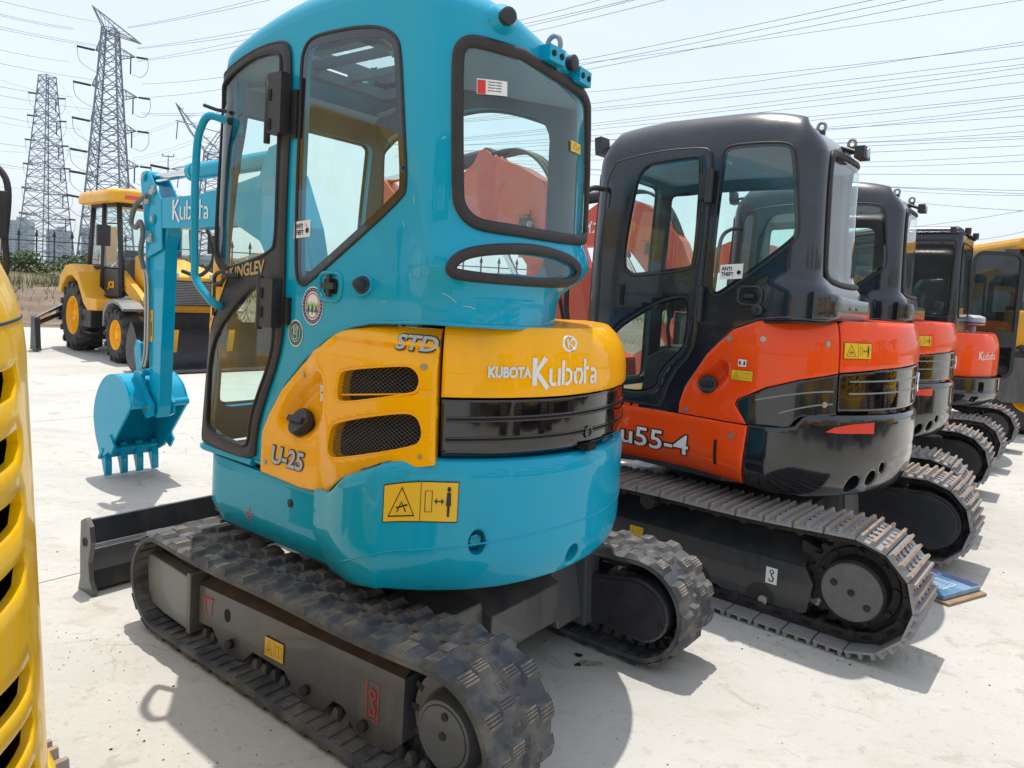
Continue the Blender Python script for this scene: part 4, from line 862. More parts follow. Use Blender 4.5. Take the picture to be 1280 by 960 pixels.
    c_ = MB(); patch(c_, W2, outc, [circ(1.40, .690, .029, 28), circ(1.795, .620, .031, 28)], 0, .05, .02, 'teal', edge=.006, dfun=cwr, res=.012)
    top = [W2.on(s, .885, -.0) for s in np.arange(.95, 2.86, .06)]; V = top+[(-.1, -.3, .97), (-.1, .3, .93)]; c_.add(V, [tuple(range(len(V)))], 'teal', False)
    lo_ = [p for p in outc if p[1] < .61 and p[0] >= .615]; bot = [W2.on(s_, float(np.interp(s_, [p[0] for p in lo_], [p[1] for p in lo_])), -.004) for s_ in np.arange(.72, 2.86, .06)]; V = bot+[(0, 0, .55)]; n_ = len(bot); c_.add(V, [(i, i+1, n_) for i in range(n_-1)], 'sblack', False)
    bead(c_, W2, [tuple(p) [:2] for p in crom([(.86, .575, 0), (1.0, .635, 0), (1.12, .668, 0), (1.3, .680, 0), (1.5, .695, 0), (1.7, .705, 0), (2.0, .712, 0), (2.3, .715, 0)], 8)], .0028, 'teal', .0, closed=False)
    cw = c_.build('counterweight', r, 45)
    for u, v in ((1.40, .690),):
        g = MB(); p = np.array(W2.on(u, v, -.05)); n_ = W2.nrm(u, v); g.lathe(p, n_, [(-.01, .04), (-.01, .001)], 'teal', 24); g.lathe(p, n_, [(0, .020), (.022, .020), (.022, .001)], 'teal', 6); g.build('counterweight_bolt', cw, 30)
    t = MB(); warn(t, W2, 1.095, .735, .237, .090); t.build('warning_label', cw); 
    # side panel under the door
    P_ = A_PAN; pn = [(.03, .485), (.60, .485), (.80, .485), (.80, .778), (.60, .772), (.40, .768), (.03, .775)]
    c_ = MB(); patch(c_, P_, pn, (), 0, .03, .03, 'teal', edge=.006)
    so_ = c_.build('side_panel', r, 40)
    g = MB(); p = np.array(P_.on(.600, .69, 0)); g.lathe(p, (0, 1, 0), [(0, .016), (.003, .016), (.003, .010), (.006, .008), (.006, .001)], 'decblack', 16); g.build('panel_lock', so_, 40)
    t = MB(); u, v = .34, .585; stroke(t, P_, circ(u, v, .016, 12), .004, 'decred', .002, True); stroke(t, P_, [(u-.03, v), (u+.03, v)], .004, 'decred', .003); stroke(t, P_, [(u, v-.035), (u, v+.035)], .004, 'decred', .003); t.build('chalk_mark', so_)
    # deck, swing bearing and undercarriage
    d_ = MB(); d_.prism([(.78, -.52), (.80, .50), (.74, .56), (-.3, .56), (-.55, .38), (-.62, 0), (-.55, -.4), (-.3, -.62), (.7, -.6)], .53, .60, 'sblack', 'xy'); d_.prism([(-.45, -.5), (.4, -.5), (.4, -.36), (-.36, -.36), (-.36, .5), (-.50, .4), (-.58, .2), (-.58, -.3)], .60, 1.38, 'sblack', 'xy'); d_.prism([(.3,-.2),(.72,-.2),(.72,.5),(.3,.5)], .6, .76, 'sblack', 'xy')
    d_.build('turntable_deck', r, 30)
    d_ = MB(); d_.cyl((0, 0, .40), (0, 0, .53), .30, 'link', 40); d_.build('swing_bearing', r, 40)
    d_ = MB(); d_.prism([(-.50, .20), (.45, .20), (.45, .40), (-.30, .42), (-.50, .36)], -.22, .22, 'frame'); 
    for s_ in (-1, 1): d_.prism([(-.5, .16), (-.2, .2), (-.2, .42), (-.45, .40)], s_*.22, s_*.50, 'frame'); d_.prism([(.1, .2), (.4, .16), (.4, .40), (.1, .42)], s_*.22, s_*.50, 'frame')
    d_.prism([(-.52, .12), (-.50, .44), (-.44, .44), (-.44, .12)], -.52, -.40, 'frame'); d_.build('carbody_frame', r, 30, bevel=.008)
    bl = Belt(-.715, .217, .870, .203, .019, .018)
    for sg in (1, -1):
        rubber_track(r, sg*.455, sg*.750, sg, bl)
        c_ = MB(); yo = sg*.665; yi = sg*.54
        c_.prism([(.66, .105), (.56, .115), (.50, .06), (.46, .045), (.38, .045), (.34, .06), (.28, .115), (.08, .115), (.02, .06), (-.02, .045), (-.10, .045), (-.14, .06), (-.19, .115), (-.24, .115), (-.30, .06), (-.34, .045), (-.42, .045), (-.47, .06), (-.52, .11), (-.52, .318), (.66, .262)], min(yo, yi), max(yo, yi), 'frame')
        # sloping top plate, dusty
        V = [(-.52, yo, .3205), (.66, yo, .2645), (.64, sg*.505, .345), (-.50, sg*.505, .400)]; c_.add(V, [(0,1,2,3)], 'framedirt', False)
        for bx_ in (.50, .44, -.36, -.46): c_.cyl((bx_, sg*.60, .335-.045*(bx_+.5)), (bx_, sg*.605, .375-.045*(bx_+.5)), .016, 'link', 8)
        tf = c_.build('track_frame', r, 30)
        c_ = MB(); c_.prism([(1.005, .09), (1.03, .11), (1.045, .27), (1.03, .30), (.70, .285), (.70, .065), (.90, .075)], min(sg*.69, sg*.58), max(sg*.69, sg*.58), 'greyplate'); c_.prism([(.70, .06), (.70, .31), (.675, .31), (.675, .06)], min(sg*.70, sg*.56), max(sg*.70, sg*.56), 'frame'); c_.build('idler_guard', tf, 30, bevel=.012)
        c_ = MB(); c_.cyl((.870, sg*.56, bl.cf), (.870, sg*.64, bl.cf), .165, 'link', 36); c_.build('idler_wheel', r, 40)
        for x_ in (.42, -.05, -.35): 
            g = MB(); g.cyl((x_, yo-sg*.001, .10), (x_, yo+sg*.022, .10), .018, 'link', 8); g.build('frame_bolt', tf, 40)
            roller(r, x_, .095, .058, sg*.58, sg*.63)
        # final drive: round cover outside, teardrop guard on the inside
        sprocket(r, -.715, bl.cr, .155, sg*.60, sg, 21, .0)if False else None
        g = MB(); g.lathe((-.715, sg*.56, bl.cr), (0, sg, 0), [(0, .15), (.06, .15), (.06, .165), (.085, .165), (.085, .12), (.10, .118), (.13, .105), (.138, .100), (.138, .090), (.136, .088), (.140, .086), (.140, .001)], 'frame', 40)
        for a in range(14):
            an = 2*math.pi*a/14; g.box((-.715+.165*math.cos(an), sg*.632, bl.cr+.165*math.sin(an)), (.03, .03, .02), 'link', Matrix.Rotation(-an, 3, 'Y'))
        g.lathe((-.715, sg*.70, bl.cr), (0, sg, 0), [(0, .012), (.004, .012), (.004, .001)], 'link', 14); g.lathe((-.72, sg*.70, bl.cr+.06), (0, sg, 0), [(0, .012), (.004, .012), (.004, .001)], 'link', 14)
        g.build('final_drive', r, 35)
        g = MB(); tear = [(-.715+.155*math.cos(R(a)), bl.cr+.135*math.sin(R(a))) for a in range(250, 90-1, -16)]; tear = [(-.49, .13)]+tear+[(-.49, .33)]
        g.prism(tear, min(sg*.46, sg*.55), max(sg*.46, sg*.55), 'framedark')
        g.build('drive_guard', r, 30, bevel=.010)
        g = MB(); g.prism([(p[0]*.93-.046, (p[1]-bl.cr)*.88+bl.cr) for p in tear], min(sg*.452, sg*.46), max(sg*.452, sg*.46), 'sblack'); 
        for bx, bz in ((-.56, .29), (-.62, .155), (-.84, .20)): g.lathe((bx, sg*.452, bz), (0, -sg, 0), [(0, .014), (.006, .014), (.006, .001)], 'link', 10)
        g.build('guard_plate', r, 30)
        if sg == 1:
            t = MB(); FL = Flat((.20, yo+.0015, .135), (-1, 0, .0), (0, 0, 1)); warn(t, FL, 0, 0, .115, .075, person=False, sk=.04/1); t.build('warning_label', tf)
            t = MB(); FL = Flat((-.355, yo+.0015, .130), (-1, 0, 0), (0, 0, 1)); stroke(t, FL, [(0,0),(.055,.003),(.055,.123),(0,.12)], .004, 'decred', .002, True); stroke(t, FL, circ(.028, .085, .014, 12), .005, 'decred', .002, True); stroke(t, FL, [(.028,.07),(.030,.05),(.042,.04),(.038,.018),(.022,.016),(.016,.030)], .007, 'decred', .002)
            t.build('hook_label', tf)
            t = MB(); FL = Flat((.63, yo+.0015, .105), (-1, 0, 0), (0, 0, 1)); stroke(t, FL, [(0,.115),(.08,.125)], .005, 'decred', .002); stroke(t, FL, [(.015,.12),(.017,.07),(.035,.045),(.06,.055),(.065,.12)], .005, 'decred', .002)
            for k in range(4): stroke(t, FL, [(.01+.018*k,.12),(.01+.018*k,.135)], .004, 'decred', .002)
            t.build('chalk_mark', tf)
            for hx, hz in ((.455, .200),):
                g = MB(); poly(g, Flat((hx, yo+.001, hz), (-1,0,0), (0,0,1)), circ(0, 0, .020, 16, .026), 'darkhole', .001); g.build('grease_hole', tf)
    # dozer blade
    d_ = MB(); xs = 1.47
    prof = [(xs+.03, 0), (xs-.02, .02), (xs+.012, .08), (xs+.004, .16), (xs+.012, .26), (xs+.035, .335), (xs+.055, .335), (xs+.03, .25), (xs+.022, .16), (xs+.03, .08), (xs+.05, .0)]
    prof = [(xs-.012, .015), (xs+.008, .10), (xs+.008, .185), (xs-.02, .205), (xs-.02, .215), (xs+.02, .225), (xs+.045, .335), (xs+.065, .335), (xs+.05, .2), (xs+.05, .1), (xs+.085, .0), (xs+.06, 0)]
    d_.prism(prof, -.74, .74, 'framedark'); d_.build_ = None
    bl_ = d_.build('dozer_blade', r, 30, bevel=.004)
    for sg in (1, -1):
        d_ = MB(); pp = [(xs-.05, .0), (xs-.055, .03), (xs-.02, .07), (xs-.005, .15), (xs-.03, .25), (xs-.015, .32), (xs+.03, .355), (xs+.08, .33), (xs+.085, .20), (xs+.08, .06), (xs+.10, 0)]
        d_.prism(pp, min(sg*.735, sg*.757), max(sg*.735, sg*.757), 'frame'); d_.cyl((xs+.03, sg*.758, .24), (xs+.03, sg*.761, .24), .022, 'darkhole', 16); d_.build('blade_end_plate', bl_, 30, bevel=.004)
    for sg in (1, -1):
        d_ = MB(); d_.tube([(.35, sg*.28, .28), (xs-.02, sg*.30, .16)], .045, 'framedark', 4); d_.build('blade_arm', bl_, 30)
    cylinder_ram(r, (.42, 0, .36), (xs-.01, 0, .24), .04, .6, 'framedark', 'blade_cylinder')
    # boom, arm, bucket
    ay_ = -.315
    yb = -.315; T_ = 'teal'
    d_ = MB(); d_.prism([(.72, .50), (1.10, .46), (1.16, .55), (1.16, .92), (1.08, 1.0), (.80, .95)], yb-.11, yb+.11, T_); sb = d_.build('swing_bracket', r, 30, bevel=.01)
    bpts = [(1.02, .78), (1.14, .74), (1.50, 1.45), (1.72, 1.72), (1.98, 1.82), (2.45, 1.80), (2.98, 1.80), (3.06, 1.86), (3.05, 1.95), (2.92, 2.00), (2.40, 2.01), (1.92, 2.07), (1.62, 2.12), (1.46, 2.10), (1.30, 1.80), (1.06, 1.0)]
    bo = boom_set(r, yb, .13, bpts, 'boom', T_)
    t = MB(); logo(t, Flat((2.70, yb+.0655, 1.855), (-1, 0, 0), (0, 0, 1)), 0, 0, .13, .42, 'white', .003); FL = Flat((2.20, yb+.0655, 1.9), (-1,0,0), (0,0,1)); t.build('boom_lettering', bo)
    am = MB(); ay = yb
    am.prism([(2.88, .58), (2.90, .50), (3.00, .50), (3.02, .60), (3.05, 1.80), (3.10, 2.02), (2.72, 1.98), (2.84, 1.70)], ay-.045, ay+.045, T_)
    for sg in (1, -1): am.prism([(3.04, 1.60), (3.16, 2.14), (3.13, 2.19), (3.05, 2.19), (2.86, 1.98), (2.84, 1.66)], ay+sg*.062-.007, ay+sg*.062+.007, T_)
    ao = am.build('dipper_arm', r, 30, bevel=.006)
    for px_, pz_, rr_ in ((3.10, 2.150, .030), (2.96, 1.86, .035), (2.96, .56, .035), (3.06, .80, .025)):
        g = MB(); g.cyl((px_, ay-.08, pz_), (px_, ay+.08, pz_), rr_, T_, 16); g.lathe((px_, ay+.08, pz_), (0, 1, 0), [(0, rr_*.6), (.006, rr_*.6), (.006, .001)], 'bolt', 12); g.build('pivot_pin', ao, 40)
    t = MB(); FL = Flat((3.015, ay+.0465, 1.02), (-1, 0, 0), (0, 0, 1)); poly(t, FL, rc(0, 0, .035, .22), 'decyellow', .002); stroke(t, FL, [(.012,.17),(.024,.17),(.018,.19)], .003, 'decblack', .004, True); stroke(t, FL, [(.017,.04),(.017,.14)], .010, 'decblack', .004); t.build('warning_label', ao)
    cylinder_ram(r, (1.60, yb, 2.20), (3.10, yb, 2.150), .055, .66, T_, 'arm_cylinder')
    d_ = MB()
    for sg in (1, -1): d_.prism([(1.44, 2.02), (1.78, 2.03), (1.66, 2.25), (1.56, 2.27)], yb+sg*.055-.008, yb+sg*.055+.008, T_)
    d_.build('cylinder_lug', bo, 30)
    g = MB(); g.tube(crom([(2.72, yb-.09, 1.90), (2.60, yb-.12, 1.80), (2.52, yb-.12, 1.62), (2.66, yb-.11, 1.50), (2.84, yb-.08, 1.52)], 8), .014, 'hose'); g.build('arm_hose', bo, 60)
    for hx, hz in ((2.95, 2.04), (3.02, 1.98), (2.97, 1.72)):
        g = MB(); g.cyl((hx, ay_+.05, hz), (hx, ay_+.10, hz), .018, 'bolt', 8); g.box((hx, ay_+.075, hz+.02), (.03, .02, .05), 'bolt'); g.build('hose_fitting', bo, 30)
    cylinder_ram(r, (1.16, yb, .70), (1.80, yb, 1.60), .055, .6, T_, 'boom_cylinder')
    # front face mounted bucket cylinder and link
    cylinder_ram(r, (3.12, ay, 1.75), (3.14, ay, .98), .036, .62, T_, 'bucket_cylinder')
    for sg in (1, -1):
        g = MB(); g.prism([(3.10, 1.00), (3.16, 1.02), (3.19, .95), (3.12, .70), (3.04, .66), (3.05, .74)], ay+sg*.065-.010, ay+sg*.065+.010, T_); g.build('bucket_link', r, 30, bevel=.004)
    g = MB(); P = [(3.02, ay+.09, 2.02), (3.12, ay+.11, 1.96), (3.17, ay+.12, 1.84), (3.12, ay+.11, 1.80), (3.06, ay+.11, 1.84), (3.04, ay+.10, 1.76), (3.10, ay+.085, 1.64), (3.08, ay+.07, 1.52)]
    g.tube(crom(P, 8), .017, 'ghose', 8)
    g.build('arm_hose', ao, 60)
    g = MB()
    for dy in (-.02, .02): g.tube(crom([(3.08, ay+.07+dy*.3, 1.53), (3.05+dy, ay+.06, 1.40), (3.04+dy, ay+.06, .98), (3.06+dy, ay+.07, .84)], 6), .009, 'bolt', 8)
    g.build('steel_pipe', ao, 60)
    # bucket: shell swept across its width, side plates, teeth
    g = MB(); outer = [(2.98, .58), (3.06, .70), (3.20, .77), (3.36, .745), (3.48, .64), (3.545, .48), (3.52, .32), (3.44, .17)]
    ou = crom([(a, 0, b_) for a, b_ in outer], 5); by = -.335; bw = .20
    for (a0, c0) in ((by-bw, by+bw),):
        V = []; 
        for p in ou: V += [(p.x, a0, p.z), (p.x, c0, p.z)]
        g.add(V, [(2*i, 2*i+1, 2*i+3, 2*i+2) for i in range(len(ou)-1)], T_)
        nrm_ = []
        V = []
        for i, p in enumerate(ou):
            q_ = ou[min(i+1, len(ou)-1)]-ou[max(i-1, 0)]; n2 = Vector((q_.z, 0, -q_.x)).normalized()*.012; V += [(p.x+n2.x, a0, p.z+n2.z), (p.x+n2.x, c0, p.z+n2.z)]
        g.add(V, [(2*i, 2*i+2, 2*i+3, 2*i+1) for i in range(len(ou)-1)], T_)
    side = [(p.x, p.z) for p in ou]+[(3.38, .165), (3.31, .20), (3.05, .50)]
    for sg in (1, -1): g.prism(side, by+sg*bw-.008, by+sg*bw+.008, T_)
    g.box((3.415, by, .175), (.10, bw*2+.03, .022), T_, Matrix.Rotation(R(50), 3, 'Y'))
    for sg in (1, -1):
        g.prism([(2.90, .60), (2.90, .52), (2.97, .49), (3.06, .55), (3.18, .72), (3.16, .80), (3.08, .82), (3.00, .68)], ay+sg*.075-.010, ay+sg*.075+.010, T_)
    g.cyl((2.99, by-bw, .585), (2.99, by+bw, .585), .028, T_, 16)
    bk = g.build('bucket', r, 30)
    for k in range(4):
        yy = by-bw+.03+k*(2*bw-.06)/3; g = MB()
        g.prism([(3.48, .24), (3.40, .24), (3.375, .12), (3.372, .015), (3.395, .008), (3.425, .08), (3.46, .15)], yy-.024, yy+.024, T_); g.build('bucket_tooth', bk, 30, bevel=.006)
    for sg in (1, -1):
        g = MB(); g.prism([(3.26, .34), (3.33, .25), (3.24, .20), (3.19, .27)], by+sg*(bw+.012)-.008, by+sg*(bw+.012)+.008, T_); g.build('side_cutter', bk, 30)
    return r
# ------------------------------------------------------------------ the black and orange excavators
def orange_excavator(x, y, rz, lab):
    r = empty('excavator', (x, y, 0), rz, label=lab, cat='excavator', group='black and orange excavators parked in a row')
    S = B_CAB; L = S.f.L; A = OUT['b_arch'][1:]
    def low(s):
        if s < .649: return .925
        if s > 3.1: return .93
        if s > 2.0: return 1.47
        return float(np.interp(s, [a for a, b in A], [b for a, b in A]))
    up = chaikin(OUT['b_glass_up'], 2); lo = chaikin(OUT['b_glass_low'], 2); winh = chaikin(OUT['b_win'], 2)
    door = chaikin([(.10,2.28),(.26,2.305),(.477,2.318),(.665,2.315),(.705,2.29),(.711,2.244),(.718,1.986),(.712,1.676),(.712,1.418),(.690,1.253),(.582,1.12),(.535,.955),(.50,.945),(.10,.955),(.09,1.3),(.09,1.9)], 1)
    lo = chaikin([(.15,1.30),(.453,1.504),(.619,1.551),(.663,1.528),(.668,1.36),(.653,1.262),(.527,1.14),(.504,1.006),(.18,.990),(.15,1.05)], 2)
    rw = [(1.365, 2.28), (1.40, 2.345), (1.50, 2.37), (1.80, 2.375), (2.06, 2.375), (2.12, 2.33), (2.13, 2.1), (2.12, 1.75), (2.08, 1.66), (1.80, 1.64), (1.50, 1.65), (1.40, 1.68), (1.37, 1.74)]
    rwin = rc(2.42, 1.55, 3.36, 2.26, .08); fwin = rc(3.52, 1.0, 4.19, 2.28, .06); lwin = rc(2.70, 1.02, 3.36, 1.46, .04)
    cab = cab_shell(r, S, low, 2.34, [inset(door, .012), inset(winh, .006), inset(chaikin(rw, 2), .004), rwin, fwin, lwin], 'cabblack', zt=2.50)
    b = MB(); bead(b, S, [(s, low(s)+.004) for s in np.arange(.66, 2.0, .02)], .010, 'cabblack', .002, closed=False); bead(b, S, [(s, low(s)-.012) for s in np.arange(.66, 2.0, .02)], .010, 'decblack', -.008, closed=False); b.build('sill_flange', cab, 60)  # black bead paints the shadow line below the flange
    window(cab, S, OUT['b_win'], 0, 'glass', .022, .001)
    b = MB(); bead(b, S, winh, .006, 'rubberseal', .001); b.build('window_trim', cab, 60)
    window(cab, S, rw, .018, 'rglass', off=0.)
    for o_, nm in ((rwin, 'right_window'), (fwin, 'windscreen'), (lwin, 'right_window')): window(cab, S, o_, .012, 'rglass', off=-.01, name=nm)
    # lower rear skirt of the cab, standing proud
    sk = [(s, 1.475) for s in (1.24, 1.4, 1.7, 2.0, 2.15)]+[(2.15, 1.565), (1.9, 1.57), (1.6, 1.575), (1.38, 1.585), (1.30, 1.595), (1.24, 1.60)]
    c_ = MB(); patch(c_, S, sk, (), .05, .06, .03, 'cabblack', edge=.012); 
    for s_ in (1.50, 1.53, 1.62): 
        p = np.array(S.on(s_, 1.53, .052)); c_.cyl(p, p+S.nrm(s_, 1.53)*.006, .007, 'bolt', 8)
    c_.build('cab_skirt', cab, 40)
    d = MB(); patch(d, S, door, [up, lo], .012, .03, .03, 'cabblack', edge=.006, back='inner', res=.010); bead(d, S, door, .008, 'rubberseal', .004)
    do = d.build('door', r, 35)
    for nm, o_ in (('u', up), ('l', lo)):
        g = MB(); patch(g, S, o_, [inset(o_, .018)], .008, 0, .03, 'frit', res=.01); patch(g, S, inset(o_, .0185), (), .008, 0, .04, 'glass', res=.01); bead(g, S, o_, .006, 'rubberseal', .012); g.build('door_glass', do, 60)
    g = MB(); bead(g, S, rc(.228, 1.47, .272, 1.60, .006), .005, 'cabblack', .012); poly(g, S, rc(.240, 1.48, .262, 1.59), 'darkhole', .016); g.build('vent_slot', do, 50)
    g = MB(); p = np.array(S.on(.203, 1.435, .012)); g.cyl(p, p+np.array([0, .006, 0]), .013, 'sblack', 12); g.build('door_lock', do, 40)
    for z0, z1 in ((2.03, 2.20), (1.42, 1.60)):
        g = MB(); p = S.on(.722, z0, .028); q_ = S.on(.722, z1, .028); g.cyl(p, q_, .020, 'sblack', 12); g.box(((p[0]+.03), p[1]-.012, (p[2]+q_[2])/2), (.06, .018, (z1-z0)*.8), 'sblack'); g.build('door_hinge', do, 40)
    g = MB(); p = np.array([.50, .83, 0.]); g.tube(crom([(.52, .80, 2.13), (.56, .88, 2.12), (.62, .92, 2.04), (.64, .92, 1.8), (.66, .90, 1.45), (.62, .88, 1.33), (.55, .80, 1.32)], 8), .016, 'sblack', 10); g.build('grab_rail', cab, 60)
    g = MB(); bead(g, S, rc(.915, 1.52, 1.035, 1.61, .03), .009, 'cabblack', .002); poly(g, S, rc(.935, 1.54, 1.015, 1.59, .015), 'darkhole', .001); g.box(tuple(np.array(S.on(.975, 1.565, .010))), (.05, .012, .02), 'sblack'); g.build('door_catch', cab, 50)
    g = MB(); p = np.array(S.on(1.02, 1.50, 0)); g.lathe(p, (0, 1, 0), [(0, .03), (.012, .028), (.02, .015), (.04, .012), (.041, .001)], 'sblack', 16); g.build('door_peg', cab, 40)
    t = MB(); u, v = .80, 1.64; poly(t, S, [(u+.01, v+.0), (u+.13, v+.01), (u+.13, v+.085), (u+.01, v+.075)], 'white', .004); text(t, S, 'ANTI', u+.018, v+.047, .02, .055, 'decblack', .0055, .03); text(t, S, 'THEFT', u+.018, v+.02, .02, .065, 'decblack', .0055, .03); poly(t, S, circ(u+.11, v+.04, .011, 10), 'decblack', .0055); t.build('antitheft_sticker', cab)
    for px_, py_, pz_ in ((.36, .50, 2.475), (-.56, .50, 2.41), (-.60, .10, 2.40)):
        g = MB(); ring = [(px_+.019*math.cos(a), py_, pz_+.024+.022*math.sin(a)) for a in np.linspace(0, 2*math.pi, 14, endpoint=False)]; g.tube(ring, .008, 'steel', closed=True); g.cyl((px_, py_, pz_-.03), (px_, py_, pz_+.006), .02, 'sblack', 10); g.build('lifting_eye', cab, 50)
    g = MB(); g.box((.64, .66, 2.40), (.05, .10, .10), 'sblack', Matrix.Rotation(R(10), 3, 'Y'), .9); g.tube([(.62, .62, 2.40), (.55, .58, 2.42)], .012, 'sblack'); g.cyl((.664, .66, 2.40), (.672, .66, 2.40), .036, 'palegrey', 16); g.build('work_lamp', cab, 40)
    g = MB(); g.box((-.71, .30, 2.33), (.05, .12, .06), 'sblack', None, .9); g.cyl((-.735, .30, 2.33), (-.742, .30, 2.33), .026, 'palegrey', 14); g.tube([(-.70, .30, 2.33), (-.6, .28, 2.37)], .012, 'sblack'); g.build('rear_lamp', cab, 40)
    seat(r, -.02, .30, 1.0, 1.05, 'seattan'); console(r, .02, .60, .95, .30)
    f = MB(); f.prism([(.58, .70), (.58, -.12), (-.55, -.12), (-.60, .60), (-.5, .70)], .93, .95, 'sblack', 'xy'); f.box((-.42, .30, 1.2), (.30, .80, .5), 'inner'); f.box((.28, .30, .965), (.5, .6, .02), 'seattan'); f.build('cab_floor', cab, 30)
    # side cover with recessed fuel filler, black flare
    H_ = B_HOOD; cov = OUT['b_cover']; cov = [(1.258,.932),(.878,.930),(.880,.985),(.902,1.065),(1.02,1.26),(1.151,1.394),(1.288,1.452),(1.662,1.462),(1.672,1.215),(1.484,1.175),(1.335,1.126),(1.202,1.05),(1.190,1.025)]
    rec = chaikin(OUT['b_recess'], 2); RC = np.array(resample(rec, .012))
    def rel(s, z):
        d_ = .010
        if pip(np.array([s]), np.array([z]), RC)[0]: d_ -= .06*sm(0, .06, float(np.min(np.hypot(RC[:, 0]-s, RC[:, 1]-z))))
        return d_
    c_ = MB(); patch(c_, H_, cov, (), 0, .03, .020, 'orange', edge=.006, dfun=rel, res=.015); co = c_.build('side_cover', r, 40)
    fl = [(1.255,.934),(1.200,1.024),(1.212,1.050),(1.340,1.121),(1.487,1.170),(1.672,1.209),(1.680,1.012),(1.50,.990),(1.475,.968),(1.455,.930)]
    def gr(s, z):
        d_ = .010
        return d_
    c_ = MB(); patch(c_, H_, fl, (), 0, .03, .008, 'cwblack', edge=.005, dfun=gr, res=.012)
    for k, s0_ in ((0, 1.29), (1, 1.40)): bead(c_, H_, [(q_, 1.125-.062*k-.9*max(0, 1.64-q_)**1.6*(.40+.25*k)) for q_ in np.arange(s0_, 1.655, .012)], .0045, 'greyplate', .010, closed=False)  # grey beads paint the highlights along the flare grooves
    c_.build('lower_flare', co, 50)
    g = MB(); p = np.array(H_.on(1.03, 1.09, -.03)); n_ = Vector((.0, .9, .35)).normalized(); g.lathe(p, n_, [(0, .045), (.02, .048), (.04, .048), (.046, .04), (.046, .001)], 'sblack', 24); g.box(tuple(Vector(p)+n_*.052), (.07, .02, .02), 'sblack'); g.build('fuel_cap', co, 30)
    for u, v in ((1.137,1.345),(1.302,1.357),(1.601,1.355),(.921,.953),(1.611,1.06)):
        g = MB(); p = np.array(H_.on(u, v, .008)); g.lathe(p, H_.nrm(u, v), [(0, .014), (.005, .014), (.005, .009), (.009, .008), (.009, .001)], 'bolt', 14); g.build('cover_bolt', co, 40)
    t = MB(); warn(t, H_, 1.165, 1.145, .105, .052, .013, person=False); poly(t, H_, rc(1.195, 1.215, 1.235, 1.25), 'white', .013); text(t, H_, 'll', 1.20, 1.222, .02, .03, 'decblack', .0145); t.build('warning_label', co)
    # hood
    hd = [(1.682,1.218),(1.675,1.455),(1.70,1.468),(2.2,1.468),(3.3,1.468),(3.3,1.25),(2.4,1.262),(1.98,1.243)]
    c_ = MB(); patch(c_, H_, hd, (), .008, .03, .035, 'orange', edge=.006)
    V = [H_.on(s, 1.468, .004) for s in np.arange(1.25, 3.32, .06)]+[(-.1, 0, 1.48)]; n_ = len(V)-1; c_.add(V, [(i, i+1, n_) for i in range(n_-1)], 'orange', False); ho = c_.build('engine_hood', r, 40)
    bk = [(1.690,1.028),(1.682,1.210),(1.98,1.235),(2.4,1.253),(3.3,1.24),(3.3,1.04),(2.4,1.04)]
    def gro(s, z):
        d_ = 0
        return d_
    c_ = MB(); patch(c_, H_, bk, (), .008, .03, .010, 'gblack', edge=.005, dfun=gro, res=.03)
    for zc in (1.175, 1.115):
        bead(c_, H_, [(q_, zc+(q_-1.68)*.02) for q_ in np.arange(1.74, 3.28, .03)], .0045, 'greyplate', .008, closed=False)  # grey beads stand in for highlights on the panel grooves
    c_.build('hood_lower_panel', ho, 50)
    t = MB(); warn(t, H_, 1.690, 1.288, .165, .078, .0115); t.build('warning_label', ho)
    t = MB(); u, v = 2.50, 1.15; t.tube([H_.on(a, b_, .012) for a, b_ in circ(u, v, .055, 26, .05)], .006, 'chrome', closed=True); poly(t, H_, circ(u, v, .045, 20), 'silver', .010); t.build('hood_emblem', ho)
    # counterweight
    W_ = B_CW
    outc = [(1.155,.60),(1.4,.60),(3.4,.60),(3.4,1.015)]+[(s, 1.015) for s in np.arange(3.2, 1.5, -.1)]+[(1.46,1.010),(1.43,.985),(1.40,.948),(1.36,.936),(1.178,.932)]
    def cwr(s, z):
        d_ = 0
        for k in range(3): d_ -= .006*max(0, 1-abs(z-(.70+.045*k)-(s-2.)*.08)/.008)*sm(1.98, 2.05, s)
        return d_
    W2 = Surf(B_CWF, B_CW.ins, lambda x_, y_, z: z-.03*sm(-.3, -.8, x_)*sm(.8, .6, z))
    c_ = MB(); patch(c_, W2, outc, [circ(1.764,.675,.042,26), circ(1.883,.700,.034,24), circ(1.951,.745,.022,18)], 0, .06, .016, 'cwblack', edge=.007, dfun=cwr, res=.014)
    patch(c_, W2, rc(1.70,.62,2.0,.79), (), -.06, 0, .05, 'darkhole')
    V = [W2.on(s, 1.015) for s in np.arange(1.45, 3.42, .06)]+[(-.1, 0, 1.02)]; n_ = len(V)-1; c_.add(V, [(i, i+1, n_) for i in range(n_-1)], 'cwblack', False)
    V = [W2.on(s, .60) for s in np.arange(1.16, 3.42, .06)]+[(-.2, -.5, .6), (-.2, .6, .6)]; c_.add(V, [tuple(range(len(V)))[::-1]], 'sblack', False); cw = c_.build('counterweight', r, 45)
    t = MB(); poly(t, W2, [(1.552,.928),(1.60,.952),(1.70,.968),(1.845,.975),(1.848,.918),(1.75,.921),(1.62,.922)], 'reflector', .003); t.build('red_reflector', cw)
    # orange belly panel
    c_ = MB(); patch(c_, W2, [(.06,.604),(1.148,.618),(1.170,.925),(.10,.918)], (), .0, .03, .03, 'orange', edge=.007, dfun=lambda s, z: -.006*max(0, 1-abs(z-.855)/.01)*sm(.95, .85, s)); bp = c_.build('belly_panel', r, 40)
    g = MB(); poly(g, W2, rc(1.005,.70,1.022,.83,.008), 'darkhole', .003); g.lathe(np.array(W2.on(1.095,.865,0)), (0,1,0), [(0,.014),(.006,.014),(.006,.001)], 'bolt', 12); g.build('panel_vent', bp)
    t = MB()
